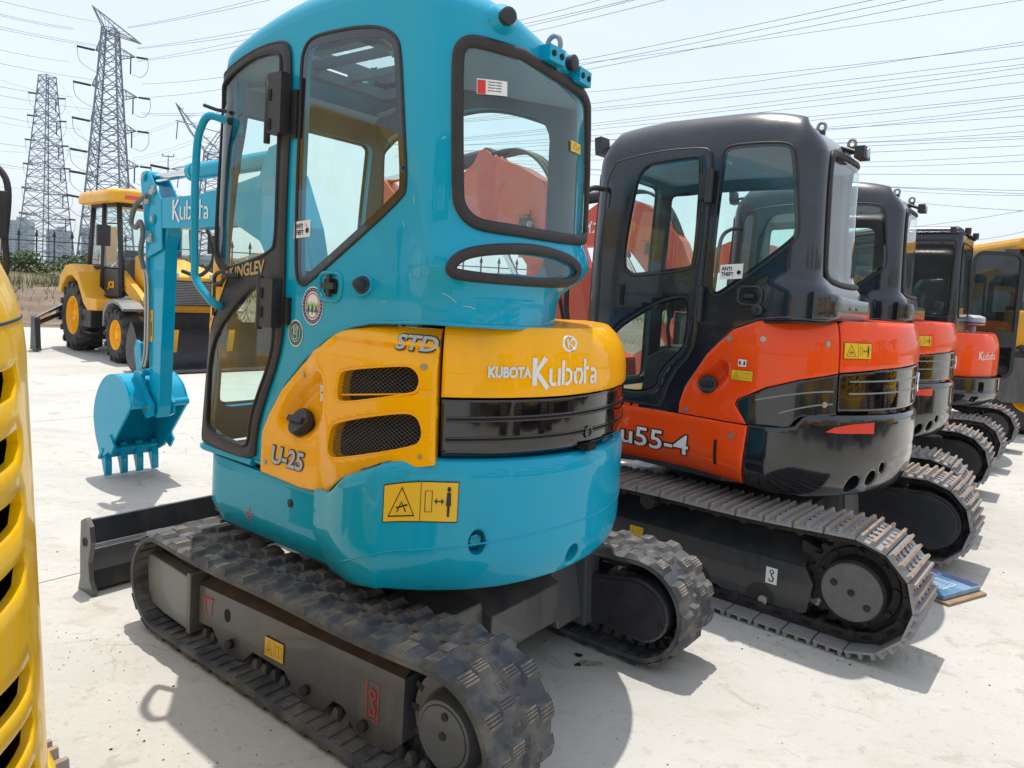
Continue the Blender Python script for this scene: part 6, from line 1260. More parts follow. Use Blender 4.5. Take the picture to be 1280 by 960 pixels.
def hood_excavator(x, y, rz, lab):
    """yellow excavator: rounded louvred engine cover over a heavy counterweight, steel tracks"""
    r = empty('excavator', (x, y, 0), rz, label=lab, cat='excavator'); Y = 'lyellow'; Rr = 1.02
    F_ = spline([(.9,.85),(.86,.98),(.3,1.0),(-.05,1.01),(-.3,.975)]+arcpts(Rr,120,240,18)+[(-.3,-.975),(0,-1.01),(.86,-.98),(.95,0)], 8)
    H_ = Surf(F_, lambda x_, y_, z: quarter(z, 1.36, 1.60, .12)+.05*(z-.5)); L = F_.L
    W_ = Surf(F_, lambda x_, y_, z: -.02+(.10*max(0, (.42-z)/.14)**2 if z < .42 else 0)+quarter(z, .50, .555, .04))
    # louvre slots as real openings
    s_t = min(np.arange(0, L, .01), key=lambda q_: (F_.at(q_)[0]-Rr*math.cos(R(243)))**2+(F_.at(q_)[1]-Rr*math.sin(R(243)))**2)
    holes = []; s0 = 0
    for k, z in enumerate((1.315, 1.215, 1.115, 1.015, .885, .800, .715, .630)):
        for s1 in [s_t-.45-q_*.52 for q_ in range(6)]:
            tl = .0 if k < 4 else .05
            holes.append([(s1, z), (s1+.40, z-tl), (s1+.425, z-tl+.024), (s1+.415, z-tl+.047), (s1, z+.047), (s1-.02, z+.024)])
    m_ = MB(); patch(m_, H_, [(.1,.55),(L-.6,.55),(L-.6,1.60),(.1,1.60)], holes, 0, .018, .03, Y, edge=.004, res=.02)
    V = [H_.on(s, 1.60) for s in np.arange(.1, L-.59, .08)]; m_.add(V, [tuple(range(len(V)))], Y, False)
    hd = m_.build('engine_hood', r, 40)
    m_ = MB(); bead(m_, H_, [(s, 1.43) for s in np.arange(.1, L-.6, .04)], .003, 'decblack', -.001, closed=False); m_.build('hood_seam', hd, 60)
    m_ = MB(); patch(m_, H_, [(.15,.57),(L-.65,.57),(L-.65,1.38),(.15,1.38)], (), -.06, 0, .06, 'darkhole'); m_.build('radiator_screen', hd, 60)
    m_ = MB(); patch(m_, W_, [(.1,.28),(L-.6,.28),(L-.6,.555),(.1,.555)], (), 0, .04, .025, Y, edge=.01)
    for zz in (.28, .555): V = [W_.on(s, zz) for s in np.arange(.1, L-.59, .08)]; m_.add(V, [tuple(range(len(V)))], Y, False)
    m_.build('counterweight', r, 40)
    # cab on the left front, mirror rail at the rear corner
    S = Surf(rrect(-.45, .95, .02, .95, .1, .1, .1, .1), lambda x_, y_, z: .02*sm(1.6, 2.4, z)+quarter(z, 2.44, 2.55, .12)); wins = [rc(.72,1.55,1.25,2.35,.05), rc(.1,1.1,.62,2.35,.05), rc(1.52,1.6,2.15,2.35,.05), rc(2.5,1.5,3.5,2.35,.05), rc(3.85,1.2,4.45,2.35,.05)]
    cb = cab_shell(r, S, lambda s: 1.0, 2.44, wins, 'cabblack', zt=2.55)
    for o_ in wins: window(cb, S, inset(o_, -.008), .012, 'rglass', 0, .002)
    seat(r, .15, .48, 1.0, 1.0)
    g = MB(); g.tube(crom([(.85,-.92,1.30),(.84,-1.06,1.42),(.80,-1.23,1.46),(.79,-1.24,1.60),(.80,-1.25,1.74),(.82,-1.23,1.80),(.84,-1.18,1.83)], 6), .010, 'sblack'); g.box((.79,-1.20,1.66), (.05,.08,.14), 'sblack'); g.build('wing_mirror', r, 30, bevel=.015)
    d_ = MB(); d_.cyl((0,0,.42), (0,0,.50), .40, 'link', 30); d_.box((0,0,.34), (1.1,1.0,.22), 'frame'); d_.prism([(.85,-.9),(.85,.9),(-.3,.9),(-.7,.5),(-.7,-.5),(-.3,-.9)], .5, 1.3, 'sblack', 'xy'); d_.build('carbody_frame', r, 30)
    bl = Belt(-1.02, .25, 1.02, .24, .022, .02)
    for sg in (1, -1):
        steel_track(r, sg*.63, sg*1.035, bl); c_ = MB(); c_.prism([(.8,.07),(-.8,.07),(-.85,.32),(.8,.32)], min(sg*.70, sg*.88), max(sg*.70, sg*.88), 'frame'); c_.build('track_frame', r, 30, bevel=.008); sprocket(r, -1.02, bl.cr, .19, sg*.80, sg, 19, .12)
        g = MB(); g.cyl((1.02, sg*.7, bl.cf), (1.02, sg*.9, bl.cf), .18, 'link', 30); g.build('idler_wheel', r, 40)
    bo = boom_set(r, -.35, .22, [(.85,.8),(1.1,.78),(1.9,1.9),(2.6,2.3),(3.6,2.2),(3.65,2.4),(2.6,2.8),(1.9,2.6),(1.3,2.0),(.85,1.2)], 'boom', Y); boom_set(r, -.35, .16, [(3.4,2.3),(3.65,2.3),(3.55,.6),(3.4,.6)], 'dipper_arm', Y)
    g = MB(); g.prism([(3.4,.6),(3.55,.85),(3.9,.9),(4.2,.65),(4.1,.3),(3.85,.05),(3.75,.25)], -.65, -.05, Y); g.build('bucket', r, 30, bevel=.02)
    g = MB(); g.prism([(1.8,.02),(1.83,.42),(1.88,.42),(1.9,.0)], -1.0, 1.0, 'frame'); g.tube([(.5,.3,.3),(1.82,.3,.2)], .05, 'frame', 4); g.build('dozer_blade', r, 30)
    return r
# ------------------------------------------------------------------ ground
def node_ground():
    m = bpy.data.materials.new('concrete_yard'); m.use_nodes = True; t = m.node_tree; b = t.nodes['Principled BSDF']; N = t.nodes.new; Lk = t.links.new
    tc = N('ShaderNodeTexCoord')
    def noise(sc, det=8, ro=.6, dist=0., mp=None):
        n = N('ShaderNodeTexNoise'); n.inputs['Scale'].default_value = sc; n.inputs['Detail'].default_value = det; n.inputs['Roughness'].default_value = ro; n.inputs['Distortion'].default_value = dist
        if mp: q = N('ShaderNodeMapping'); q.inputs['Rotation'].default_value = (0,0,mp[0]); q.inputs['Scale'].default_value = mp[1]; Lk(tc.outputs['Object'], q.inputs[0]); Lk(q.outputs[0], n.inputs[0])
        else: Lk(tc.outputs['Object'], n.inputs[0])
        return n.outputs[0]
    def rng(s, a, b_, c=0., d=1.): r = N('ShaderNodeMapRange'); r.inputs[1].default_value = a; r.inputs[2].default_value = b_; r.inputs[3].default_value = c; r.inputs[4].default_value = d; Lk(s, r.inputs[0]); return r.outputs[0]
    def mix(f, a, b_):
        x = N('ShaderNodeMixRGB'); Lk(f, x.inputs[0]); 
        if isinstance(a, tuple): x.inputs[1].default_value = (*a, 1)
        else: Lk(a, x.inputs[1])
        if isinstance(b_, tuple): x.inputs[2].default_value = (*b_, 1)
        else: Lk(b_, x.inputs[2])
        return x.outputs[0]
    c = mix(rng(noise(.7, 6), .35, .65), (.46, .445, .405), (.55, .535, .49))
    c = mix(rng(noise(2.2, 10, .7, .6, (.5, (1, 2.2, 1))), .54, .64, 0, .55), c, (.42, .37, .31))       # tan smears
    c = mix(rng(noise(4.0, 14, .78, .8), .57, .595, 0, .6), c, (.34, .30, .25))
    c = mix(rng(noise(9.0, 14, .75, .3, (.9, (1, 1.8, 1))), .58, .61, 0, .55), c, (.385, .345, .295))                # peeled patches
    c = mix(rng(noise(24, 8, .7), .57, .70, 0, .5), c, (.30, .27, .235))
    c = mix(rng(noise(95, 4, .7), .66, .72, 0, .8), c, (.17, .15, .13))
    c = mix(rng(noise(60, 8, .8), .4, .7, 0, .35), c, (.38, .36, .33))                      # grit
    c = mix(rng(noise(.28, 5, .6, .5), .50, .62, 0, .35), c, (.60, .59, .56))
    c = mix(rng(noise(1.3, 4, .5, 0, (.9, (.25, 3, 1))), .56, .60, 0, .18), c, (.36, .34, .31))       # faint tyre streaks
    # fine cracks
    v = N('ShaderNodeTexVoronoi'); v.feature = 'DISTANCE_TO_EDGE'; v.inputs['Scale'].default_value = .55; wv = N('ShaderNodeVectorMath'); wv.operation = 'ADD'
    nz = N('ShaderNodeTexNoise'); nz.inputs['Scale'].default_value = 2.2; nz.inputs['Detail'].default_value = 8; Lk(tc.outputs['Object'], nz.inputs[0]); sc = N('ShaderNodeVectorMath'); sc.operation = 'SCALE'; sc.inputs[3].default_value = .5; Lk(nz.outputs[1], sc.inputs[0])
    Lk(tc.outputs['Object'], wv.inputs[0]); Lk(sc.outputs[0], wv.inputs[1]); Lk(wv.outputs[0], v.inputs[0])
    cr_ = N('ShaderNodeMath'); cr_.operation = 'MULTIPLY'; Lk(rng(v.outputs[0], .0006, .0022, .55, 0), cr_.inputs[0]); Lk(rng(noise(.9, 3), .56, .62), cr_.inputs[1])
    c = mix(cr_.outputs[0], c, (.16, .14, .12))
    Lk(c, b.inputs['Base Color']); Lk(rng(noise(9), .3, .7, .62, .88), b.inputs['Roughness'])
    bp = N('ShaderNodeBump'); bp.inputs['Strength'].default_value = .35; bp.inputs['Distance'].default_value = .006; Lk(noise(38, 10, .7), bp.inputs['Height']); Lk(bp.outputs[0], b.inputs['Normal'])
    return m
MATS['concrete'] = M['concrete'] = node_ground()
M['soil'] = mat('dry_soil', (.15, .105, .07), .95, c2=(.26, .20, .14), amt=.9, nscale=.8, bump=.8, bscale=6)
M['bark'] = mat('bark', (.09, .07, .05), .9)
M['scrub'] = mat('dry_scrub_ground', (.15, .13, .07), .95, c2=(.08, .11, .035), amt=.8, nscale=.35, bump=1., bscale=3)
g = MB(); g.add([(-900,-60,-.012),(900,-60,-.012),(900,3000,-.012),(-900,3000,-.012)], [(0,1,2,3)], 'scrub', False); tag(g.build('ground'), kind='structure')
# concrete yard with a slightly broken far edge
E_ = [(-60,-30),(60,-30),(60,34),(20,30),(4,27),(-6,22.0),(-10,17.6),(-11.8,16.4),(-16,17.2),(-30,21),(-60,26)]
g = MB(); g.prism(E_, -.2, 0, 'concrete', 'xy'); tag(g.build('concrete_yard'), kind='structure')
# saw-cut joints across the slab
g = MB()
for k in range(-4, 8):
    for a, b_ in (((-14+k*5.0, -12), (6+k*5.0, 14)),):
        d = Vector((b_[0]-a[0], b_[1]-a[1])).normalized(); n = Vector((-d.y, d.x))*.0022
        g.add([(a[0]+n.x, a[1]+n.y, .0015), (a[0]-n.x, a[1]-n.y, .0015), (b_[0]-n.x, b_[1]-n.y, .0015), (b_[0]+n.x, b_[1]+n.y, .0015)], [(0,1,2,3)], 'framedirt', False)
tag(g.build('slab_joint'), kind='structure')
rnd = random.Random(3)
# oil stains on the slab under the machines
M['oil'] = mat('oil_stain', (.03, .027, .024), .35); M['oildry2'] = mat('dried_oil_stain', (.13, .12, .10), .6, c2=(.34, .32, .28), amt=1., nscale=40, lo=.35, hi=.6)
g = MB()
for cx, cy, r_, ma in ((.17, 3.34, .020, 'oil'), (.36, 2.97, .014, 'oil'), (.40, 2.91, .030, 'oildry2'), (.35, 2.89, .012, 'oil'), (.22, 3.08, .005, 'oil')):
    n = 26; ph = [rnd.uniform(0, 6.28) for _ in range(4)]
    P = [(cx+r_*(1+.22*math.sin(2*a+ph[0])+.16*math.sin(3*a+ph[1])+.08*math.sin(7*a+ph[2]))*math.cos(a)*1.4, cy+r_*(1+.22*math.sin(2*a+ph[0])+.16*math.sin(3*a+ph[1])+.1*math.sin(5*a+ph[3]))*math.sin(a)*.9) for a in [2*math.pi*i/n for i in range(n)]]
    z = .002 if ma == 'oildry2' else .004
    V = [(a, b_, z) for a, b_ in P]+[(cx, cy, z)]; g.add(V, [(i, (i+1) % n, n) for i in range(n)], ma, False)
tag(g.build('oil_stain'), kind='structure')
# grit scattered on the slab: nobody could count it
g = MB(); rr = random.Random(21)
for k in range(2600):
    if k % 3: cx, cy = rr.uniform(-4, 6), rr.uniform(1.0, 9)
    else:
        t_ = rr.uniform(-1.2, 1.2); sx, sy, sa = rr.choice(((-.2777, 2.9861, 2.49), (1.3812, 4.4847, 2.452))); off_ = rr.gauss(1.0, .12)*rr.choice((1, -1)); cx = sx+math.cos(sa)*t_-math.sin(sa)*off_; cy = sy+math.sin(sa)*t_+math.cos(sa)*off_
    s_ = rr.uniform(.0012, .0042) if rr.random() < .93 else rr.uniform(.004, .009); a0 = rr.uniform(0, 6.28); h_ = s_*.8
    V = [(cx+s_*rr.uniform(.7, 1.2)*math.cos(a0+q*1.57), cy+s_*rr.uniform(.7, 1.2)*math.sin(a0+q*1.57), .0005) for q in range(4)]+[(cx+s_*.2, cy, h_)]
    g.add(V, [(0,1,4),(1,2,4),(2,3,4),(3,0,4)], ('soil', 'framedirt', 'greyplate', 'bark')[k % 4], False)
tag(g.build('grit', merge=False), kind='stuff')
# earth bank beyond the yard
def bank(name, x0, x1, y0, y1, h, ma, seed, nx=150, ny=26):
    rr = random.Random(seed); ph = [rr.uniform(0, 6.3) for _ in range(8)]; V = []
    for j in range(ny+1):
        for i in range(nx+1):
            u, v = i/nx, j/ny; x = x0+(x1-x0)*u; y = y0+(y1-y0)*v+ .4*math.sin(x*.8+ph[0])*(1-v)
            z = h*math.sin(math.pi*min(1, v*1.1)*.5)**1.3*(.8+.25*math.sin(x*.35+ph[1])+.13*math.sin(x*1.3+ph[2]+y*.5)+.06*math.sin(x*4.1+ph[3]+y*3))+.03*rr.random(); V.append((x, y, z if v > 0 else -.005))
    g = MB(); g.add(V, [(j*(nx+1)+i, j*(nx+1)+i+1, (j+1)*(nx+1)+i+1, (j+1)*(nx+1)+i) for j in range(ny) for i in range(nx)], ma); o = g.build(name); return tag(o, kind='structure')
bank('earth_bank', -60, 30, 18.2, 27, .62, 'soil', 4)
bank('scrub_bank', -80, 60, 26.5, 44, 1.0, 'scrub', 6)
def leafmat(name, c, c2): return mat(name, c, .7, c2=c2, amt=1., nscale=1.2, lo=.35, hi=.65)
M['leaf'] = leafmat('shrub_leaf', (.045, .085, .025), (.10, .14, .055)); M['leafdark'] = leafmat('dark_leaf', (.028, .06, .016), (.06, .10, .03)); M['straw'] = leafmat('dry_stem', (.26, .20, .10), (.16, .12, .06)); 
def leaves(mb, c, rad, n, size, ma, rr):
    for _ in range(n):
        while True:
            p = Vector((rr.uniform(-1,1), rr.uniform(-1,1), rr.uniform(-1,1)))
            if .25 < p.length < 1: break
        q = Vector(c)+Vector((p.x*rad[0], p.y*rad[1], p.z*rad[2])); a = Vector((rr.gauss(0,1), rr.gauss(0,1), rr.gauss(0,.8))).normalized(); b_ = a.orthogonal().normalized(); s = size*rr.uniform(.6, 1.4)
        mb.add([q-a*s, q+b_*s*.45, q+a*s, q-b_*s*.45], [(0,1,2,3)], ma, False)
def shrub(x, y, h, w, ma, seed, label, name='shrub', z0=.4):
    rr = random.Random(seed); r = empty(name, (x, y, z0), 0, label=label, cat='shrub', group='shrubs along the far fence')
    mb = MB()
    for k in range(9):
        a = rr.uniform(0, 6.28); d = rr.uniform(0, .7)*w; hh = rr.uniform(.35, .85)*h
        leaves(mb, (math.cos(a)*d, math.sin(a)*d*.6, hh), (w*.42, w*.35, h*.26), 90, .085, ma if rr.random() < .7 else 'leafdark', rr)
    mb.build('foliage', r, 60, merge=False)
    st = MB()
    for k in range(5): a = rr.uniform(0, 6.28); st.tube([(0,0,-.3), (math.cos(a)*w*.3, math.sin(a)*w*.2, h*.4), (math.cos(a)*w*.55, math.sin(a)*w*.4, h*.8)], .025, 'bark', 5)
    st.build('stem', r, 60)
# fence: dark steel posts with rails on a low wall
g0 = empty('security_fence', (-30, 41, .6), 0, label='tall dark fence of spiked steel posts in front of the pylons', cat='fence')
g = MB(); 
for k in range(60): 
    x = -26+k*1.0; g.tube([(x, 0, 0), (x, 0, 2.35)], .045, 'sblack', 4); g.prism([(x-.1,2.35),(x+.1,2.35),(x,2.72)], -.03, .03, 'sblack')
g.build('post', g0, 30); g0.children[0]['kind'] = 'stuff'
g = MB()
for z in (.5, 1.25, 2.1): g.tube([(-26, 0, z), (33, 0, z)], .03, 'sblack', 4)
g.build('rail', g0, 30)
labs_ = ['low green shrub', 'rounded green shrub', 'bushy green shrub', 'wide leafy shrub', 'darker green shrub', 'small leafy shrub', 'dense leafy shrub']
spots = ['at the far left edge under the fence', 'left of the first pylon legs under the fence', 'right below the first pylon', 'between the two pylons', 'left of the yellow backhoe loader roof', 'just behind the yellow backhoe loader', 'seen past the arm of the turquoise excavator', 'beyond the cab of the turquoise excavator']
ordn = ['first', 'second', 'third', 'fourth', 'fifth', 'sixth', 'seventh', 'eighth', 'ninth', 'tenth', 'eleventh', 'twelfth', 'thirteenth', 'fourteenth']
for k in range(14):
    x = -27+k*1.75; sh = shrub(x, 38+rnd.uniform(-1, 1), rnd.uniform(1.3, 1.8), rnd.uniform(1.7, 2.2), 'leaf', 40+k, '%s leafy green shrub from the left in the row along the far dark fence' % ordn[k], z0=.55)
# tufts of dry grass on the bank: nobody could count them
g = MB(); rr = random.Random(9)
for k in range(5200):
    x = rr.uniform(-34, 14); y = rr.uniform(19.5, 31); h = rr.uniform(.12, .42)*(1.5 if y > 25 else .7); a = rr.uniform(0, 3.14); dx, dy = math.cos(a)*.02, math.sin(a)*.02; lx, ly = rr.gauss(0, .12), rr.gauss(0, .1)
    z = .62*min(1, (y-19)/5) if y < 26 else .7
    g.add([(x-dx, y-dy, z-.1), (x+dx, y+dy, z-.1), (x+lx, y+ly, z+h)], [(0,1,2)], 'straw' if rr.random() < .6 else 'leaf', False)
tag(g.build('dry_grass', merge=False), kind='stuff')
# ------------------------------------------------------------------ far buildings
M['facade'] = mat('haze_tinted_facade', (.42, .48, .56), .8); M['facade2'] = mat('haze_tinted_facade_dark', (.36, .40, .46), .8); M['farwin'] = mat('haze_tinted_window', (.26, .31, .37), .5)  # pale blue-grey: the haze is painted into these far colours
def tower_block(x, y, w, d, h, lab, n=1):
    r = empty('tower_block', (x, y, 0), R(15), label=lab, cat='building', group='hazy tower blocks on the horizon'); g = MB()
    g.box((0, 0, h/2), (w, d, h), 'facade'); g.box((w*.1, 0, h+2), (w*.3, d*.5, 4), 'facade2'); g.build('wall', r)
    g = MB()
    for k in range(int(h/3.3)-1): 
        for j in range(int(w/5)): g.box((-w/2+3+j*5, -d/2-.02, 3.3*k+4), (2.8, .1, 1.6), 'farwin')
    o = g.build('window_grid', r); o['kind'] = 'stuff'
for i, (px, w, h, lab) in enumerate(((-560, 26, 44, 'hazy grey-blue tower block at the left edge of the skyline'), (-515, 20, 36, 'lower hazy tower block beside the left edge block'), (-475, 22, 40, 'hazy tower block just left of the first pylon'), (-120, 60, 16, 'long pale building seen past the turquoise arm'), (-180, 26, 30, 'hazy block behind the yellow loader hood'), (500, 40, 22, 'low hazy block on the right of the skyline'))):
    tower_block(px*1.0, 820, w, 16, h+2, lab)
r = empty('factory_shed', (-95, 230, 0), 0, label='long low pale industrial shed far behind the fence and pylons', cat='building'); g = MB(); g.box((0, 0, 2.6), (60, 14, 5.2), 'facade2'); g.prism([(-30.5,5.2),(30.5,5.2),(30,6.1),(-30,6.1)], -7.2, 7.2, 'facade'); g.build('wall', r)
for k in range(14): g = MB(); g.box((-27+k*4, -7.03, 3.3), (2.2, .1, 1.2), 'farwin'); g.build('window', r)
# ------------------------------------------------------------------ pylons
def pylon(x, y, zb, H, wb, wt, lab, arms, rot=0., head=True, t=.16, levels=13, name='pylon'):
    r = empty(name, (x, y, 0), rot, label=lab, cat='pylon'); g = MB(); c = [(1,1),(1,-1),(-1,-1),(-1,1)]
    hw = lambda z: wb/2+(wt/2-wb/2)*min(1, z/H)**.85
    zs = [H*(1-(1-k/levels)**1.25) for k in range(levels+1)]
    for a, b_ in c: g.tube([(a*hw(z), b_*hw(z), z) for z in zs], t*1.25, 'galv', 4)
    for k in range(levels):
        z0, z1 = zs[k], zs[k+1]; h0, h1 = hw(z0), hw(z1)
        for i in range(4):
            a, b_ = c[i], c[(i+1) % 4]
            p0, p1 = Vector((a[0]*h0, a[1]*h0, z0)), Vector((b_[0]*h0, b_[1]*h0, z0)); q0, q1 = Vector((a[0]*h1, a[1]*h1, z1)), Vector((b_[0]*h1, b_[1]*h1, z1))
            g.tube([p0, q1], t*.62, 'galv', 4); g.tube([p1, q0], t*.62, 'galv', 4); g.tube([q0, q1], t*.55, 'galv', 4)
            if k < levels*.6:
                m0 = (p0+q1)/2; m1 = (p0+q0)/2; m2 = (p1+q1)/2; g.tube([m1, m2], t*.4, 'galv', 3); g.tube([(p0+p1)/2, m1], t*.4, 'galv', 3); g.tube([(p0+p1)/2, m2], t*.4, 'galv', 3)
    g.build('lattice_tower', r, 60, merge=False)
    for z, l, sd in arms:
        g = MB(); h = hw(z); tip = Vector((sd*(h+l), 0, z+.4)); dz = 2.0
        for b_ in (1, -1):
            g.tube([(sd*h, b_*h, z), tip], t*.7, 'galv', 4); g.tube([(sd*h, b_*h, z+dz), tip], t*.6, 'galv', 4)
            for k in range(1, 4): f = k/4; g.tube([Vector((sd*h, b_*h, z)).lerp(tip, f), Vector((sd*h, b_*h, z+dz)).lerp(tip, f-.12)], t*.35, 'galv', 3)
        for k in range(1, 4): f = k/4; g.tube([Vector((sd*h, h, z)).lerp(tip, f), Vector((sd*h, -h, z)).lerp(tip, f)], t*.35, 'galv', 3)
        a_ = g.build('cross_arm', r, 60, merge=False)
        g = MB(); L_ = 3.2
        if sd > 0: g.cyl(tip+Vector((.2,0,0)), tip+Vector((L_*.75,0,-.1)), .22, 'insul', 8); g.cyl(tip+Vector((-.9,0,-.2)), tip+Vector((-.9,0,-3.6)), .13, 'insul', 8); g.tube(crom([tip+Vector((L_*.75,0,-.1)), tip+Vector((L_*.75,0,-2.4)), tip+Vector((1.2,0,-4.0)), tip+Vector((-.5,0,-3.6))], 6), .05, 'wire', 4)
        else: g.cyl(tip-Vector((.2,0,0)), tip-Vector((L_*1.1,0,-.4)), .24, 'insul', 8); g.tube(crom([tip-Vector((L_*1.1,0,-.4)), tip-Vector((L_*.9,0,2.6)), tip-Vector((-.5,0,4.6)), tip-Vector((-2.2,0,4.9))], 6), .05, 'wire', 4)
        g.build('insulator', a_, 60, merge=False)
    if head:
        g = MB(); h = wt/2
        for a, b_ in c:
            g.tube([(a*h, b_*h, H), (-h-2.2, b_*.3, H+4.2)], t*.7, 'galv', 4); g.tube([(a*h, b_*h, H-.5), (h+4.6, b_*.3, H-2.2)], t*.7, 'galv', 4); g.tube([(-h-2.2, b_*.3, H+4.2), (h+4.6, b_*.3, H-2.2)], t*.6, 'galv', 4)
        for k in range(1, 9):
            f = k/9; p = Vector((-h-2.2, 0, H+4.2)).lerp(Vector((h+4.6, 0, H-2.2)), f); q_ = Vector((-h, 0, H)).lerp(Vector((h, 0, H-.5)), f); g.tube([p, q_], t*.35, 'galv', 3)
        g.build('earth_wire_peak', r, 60, merge=False)
    return r
pylon(-87.1, 155, 0, 50.5, 9.2, 2.5, 'taller steel lattice pylon with insulators, right of the first one', [(z, l*.55, s) for z, l, s in ((45.5,2.2,-1),(45,6.0,1),(38.3,2.6,-1),(36.8,6.2,1),(31,2.0,-1),(29.8,5.2,1),(24.6,2.0,-1),(22.5,5.6,1),(20,1.5,-1),(17.5,4.8,1),(15,1.5,-1))], R(12), levels=16)
pylon(-129.2, 200, 0, 51.5, 10.4, 2.8, 'shorter looking steel lattice pylon at the far left above the fence', [(46.5,1.5,-1),(45,2.2,1),(40.5,1.5,-1),(39,2.2,1),(34,1.8,-1),(32.5,2.6,1),(27.5,2,-1),(26.5,3,1),(21,2,-1),(19.5,3.4,1),(14,2.4,-1),(13,4,1)], R(-18), head=False, levels=15, t=.15)
# third pylon: forked head, behind the cab rail
r3 = pylon(-58.6, 140, 0, 24.0, 6.5, 2.9, 'steel lattice pylon with a forked head behind the turquoise cab rail', [(20,6,-1),(14,5.5,-1)], R(10), head=False, levels=13, t=.11)
g = MB()
for s_ in (1, -1):
    tipx = (s_*(7.0 if s_ < 0 else 3.0)); top_ = 32.6 if s_ < 0 else 29.2
    for b_ in (1, -1):
        for x0 in (-1.45, 1.45): g.tube([(x0, b_*1.45, 24), (tipx*.55+x0*.5, b_*.9, 28.0), (tipx, b_*.2, top_)], .10, 'galv', 4)
    for k in range(7):
        f = k/7; p = Vector((0, 0, 24)).lerp(Vector((tipx, 0, top_)), f)
        w_ = 1.4*(1-f)+.2; g.tube([p+Vector((-w_, w_*.8, 0)), p+Vector((w_, w_*.8, .6))], .05, 'galv', 3); g.tube([p+Vector((w_, -w_*.8, 0)), p+Vector((-w_, -w_*.8, .8))], .05, 'galv', 3)
g.tube([(-7, 0, 29.5), (3.2, 0, 27.5)], .10, 'galv', 4); g.tube([(-6.6, 0, 29.4), (-6.8, 0, 26)], .09, 'insul', 5); g.tube([(-6.2, 0, 20.2), (-6.4, 0, 17)], .09, 'insul', 5)
g.build('forked_head', r3, 60, merge=False)
for px_, py_, h_, lab in ((-67.3, 140, 23.2, 'thin utility pole with cross bars between the pylons and the cab'), ):
    r = empty('utility_pole', (px_, py_, 0), 0, label=lab, cat='utility pole'); g = MB(); g.cyl((0,0,0), (0,0,h_), .22, 'galv', 8, r2=.13); g.build('pole', r)
    for z, w_ in ((h_-.3, 1.9), (h_-4.3, 2.6), (h_-7.2, 2.8)): g = MB(); g.box((0,0,z), (w_*1.2,.16,.16), 'galv'); [g.cyl((s_*w_*.55,0,z+.1), (s_*w_*.55,0,z+.5), .09, 'insul', 6) for s_ in (-1, 1)]; g.build('cross_bar', r)
names = {0: ('%s power line from the top of those running left from the taller pylon', 'power lines left of the taller pylon'), 1: ('%s power line from the top of those running left from the far left pylon', 'power lines left of the far pylon'), 2: ('%s power line from the top of those climbing right from the taller pylon', 'power lines right of the taller pylon'), 3: ('%s power line from the top of those strung between the pylons', 'power lines between the pylons'), 4: ('%s power line from the top where they meet the right edge, over the excavators', 'power lines over the excavators')}
def nth(k):
    k += 1; return '%d%s' % (k, 'th' if 10 < k < 20 else {1: 'st', 2: 'nd', 3: 'rd'}.get(k % 10, 'th'))
for gi in range(5):
    ws = [w for w in WIRES if w[3] == gi]; ws.sort(key=lambda w: -(w[0][2]-1.5)/w[0][1] if gi != 4 else -(w[1][2]-1.5)/w[1][1]-.0*w[1][0])
    for i, (p, q, rr_, _) in enumerate(ws):
        p = Vector(p); q = Vector(q); n = 14; P = []
        for k in range(n+1): f = k/n; a = p.lerp(q, f); a.z -= (q-p).length*.006*4*f*(1-f); P.append(a-p)
        g = MB(); g.tube(P, rr_*1.0, 'wire', 5); o = g.build('power_line', None, 60, merge=False); o.location = p; tag(o, names[gi][0] % nth(i), 'power line', names[gi][1])
# ------------------------------------------------------------------ machines
teal_excavator(-.2777, 2.9861, 2.49036)
ob = orange_excavator(1.3812, 4.48466, 2.45218, 'nearest of the black and orange excavators, beside the turquoise one, lettered U55-4')
oc = copy_tree(ob)
for c_ in list(ob.children):
    for d_ in list(c_.children):
        if d_.name.startswith('boom_lettering'): bpy.data.objects.remove(d_)
oc.location = (2.70, 6.32, 0); oc.rotation_euler = (0, 0, 2.49); oc['label'] = 'second black and orange excavator of the row, half hidden behind the nearest one'
small_orange_excavator(4.56, 8.50, 2.46, 'farthest and smallest orange excavator, white name on its rounded hood, air cleaner bowl')
backhoe_loader(-6.50, 12.95, R(-42.5), 'yellow backhoe loader facing right on knobbly tyres, behind the turquoise bucket')
he = hood_excavator(-1.668, .735, 2.49, 'lemon yellow excavator cut off by the left edge, with louvred engine cover')
for k, (src, x_, y_, wh) in enumerate(((he, 5.5, -1.1, 'straight across from the turquoise machine'), (he, 6.9, .6, 'across the aisle, second from the camera side'), (oc, 8.3, 2.3, 'orange one between the yellow ones across the aisle'), (he, 9.7, 4.0, 'across the aisle, farthest out on the right'), (he, 3.9, -3.0, 'across the aisle, behind the camera'))):
    c_ = copy_tree(src); c_.location = (x_, y_, 0); c_.rotation_euler = (0, 0, -.66); c_['label'] = 'excavator mirrored in the paint, '+wh; c_['group'] = 'excavators of the opposite row'
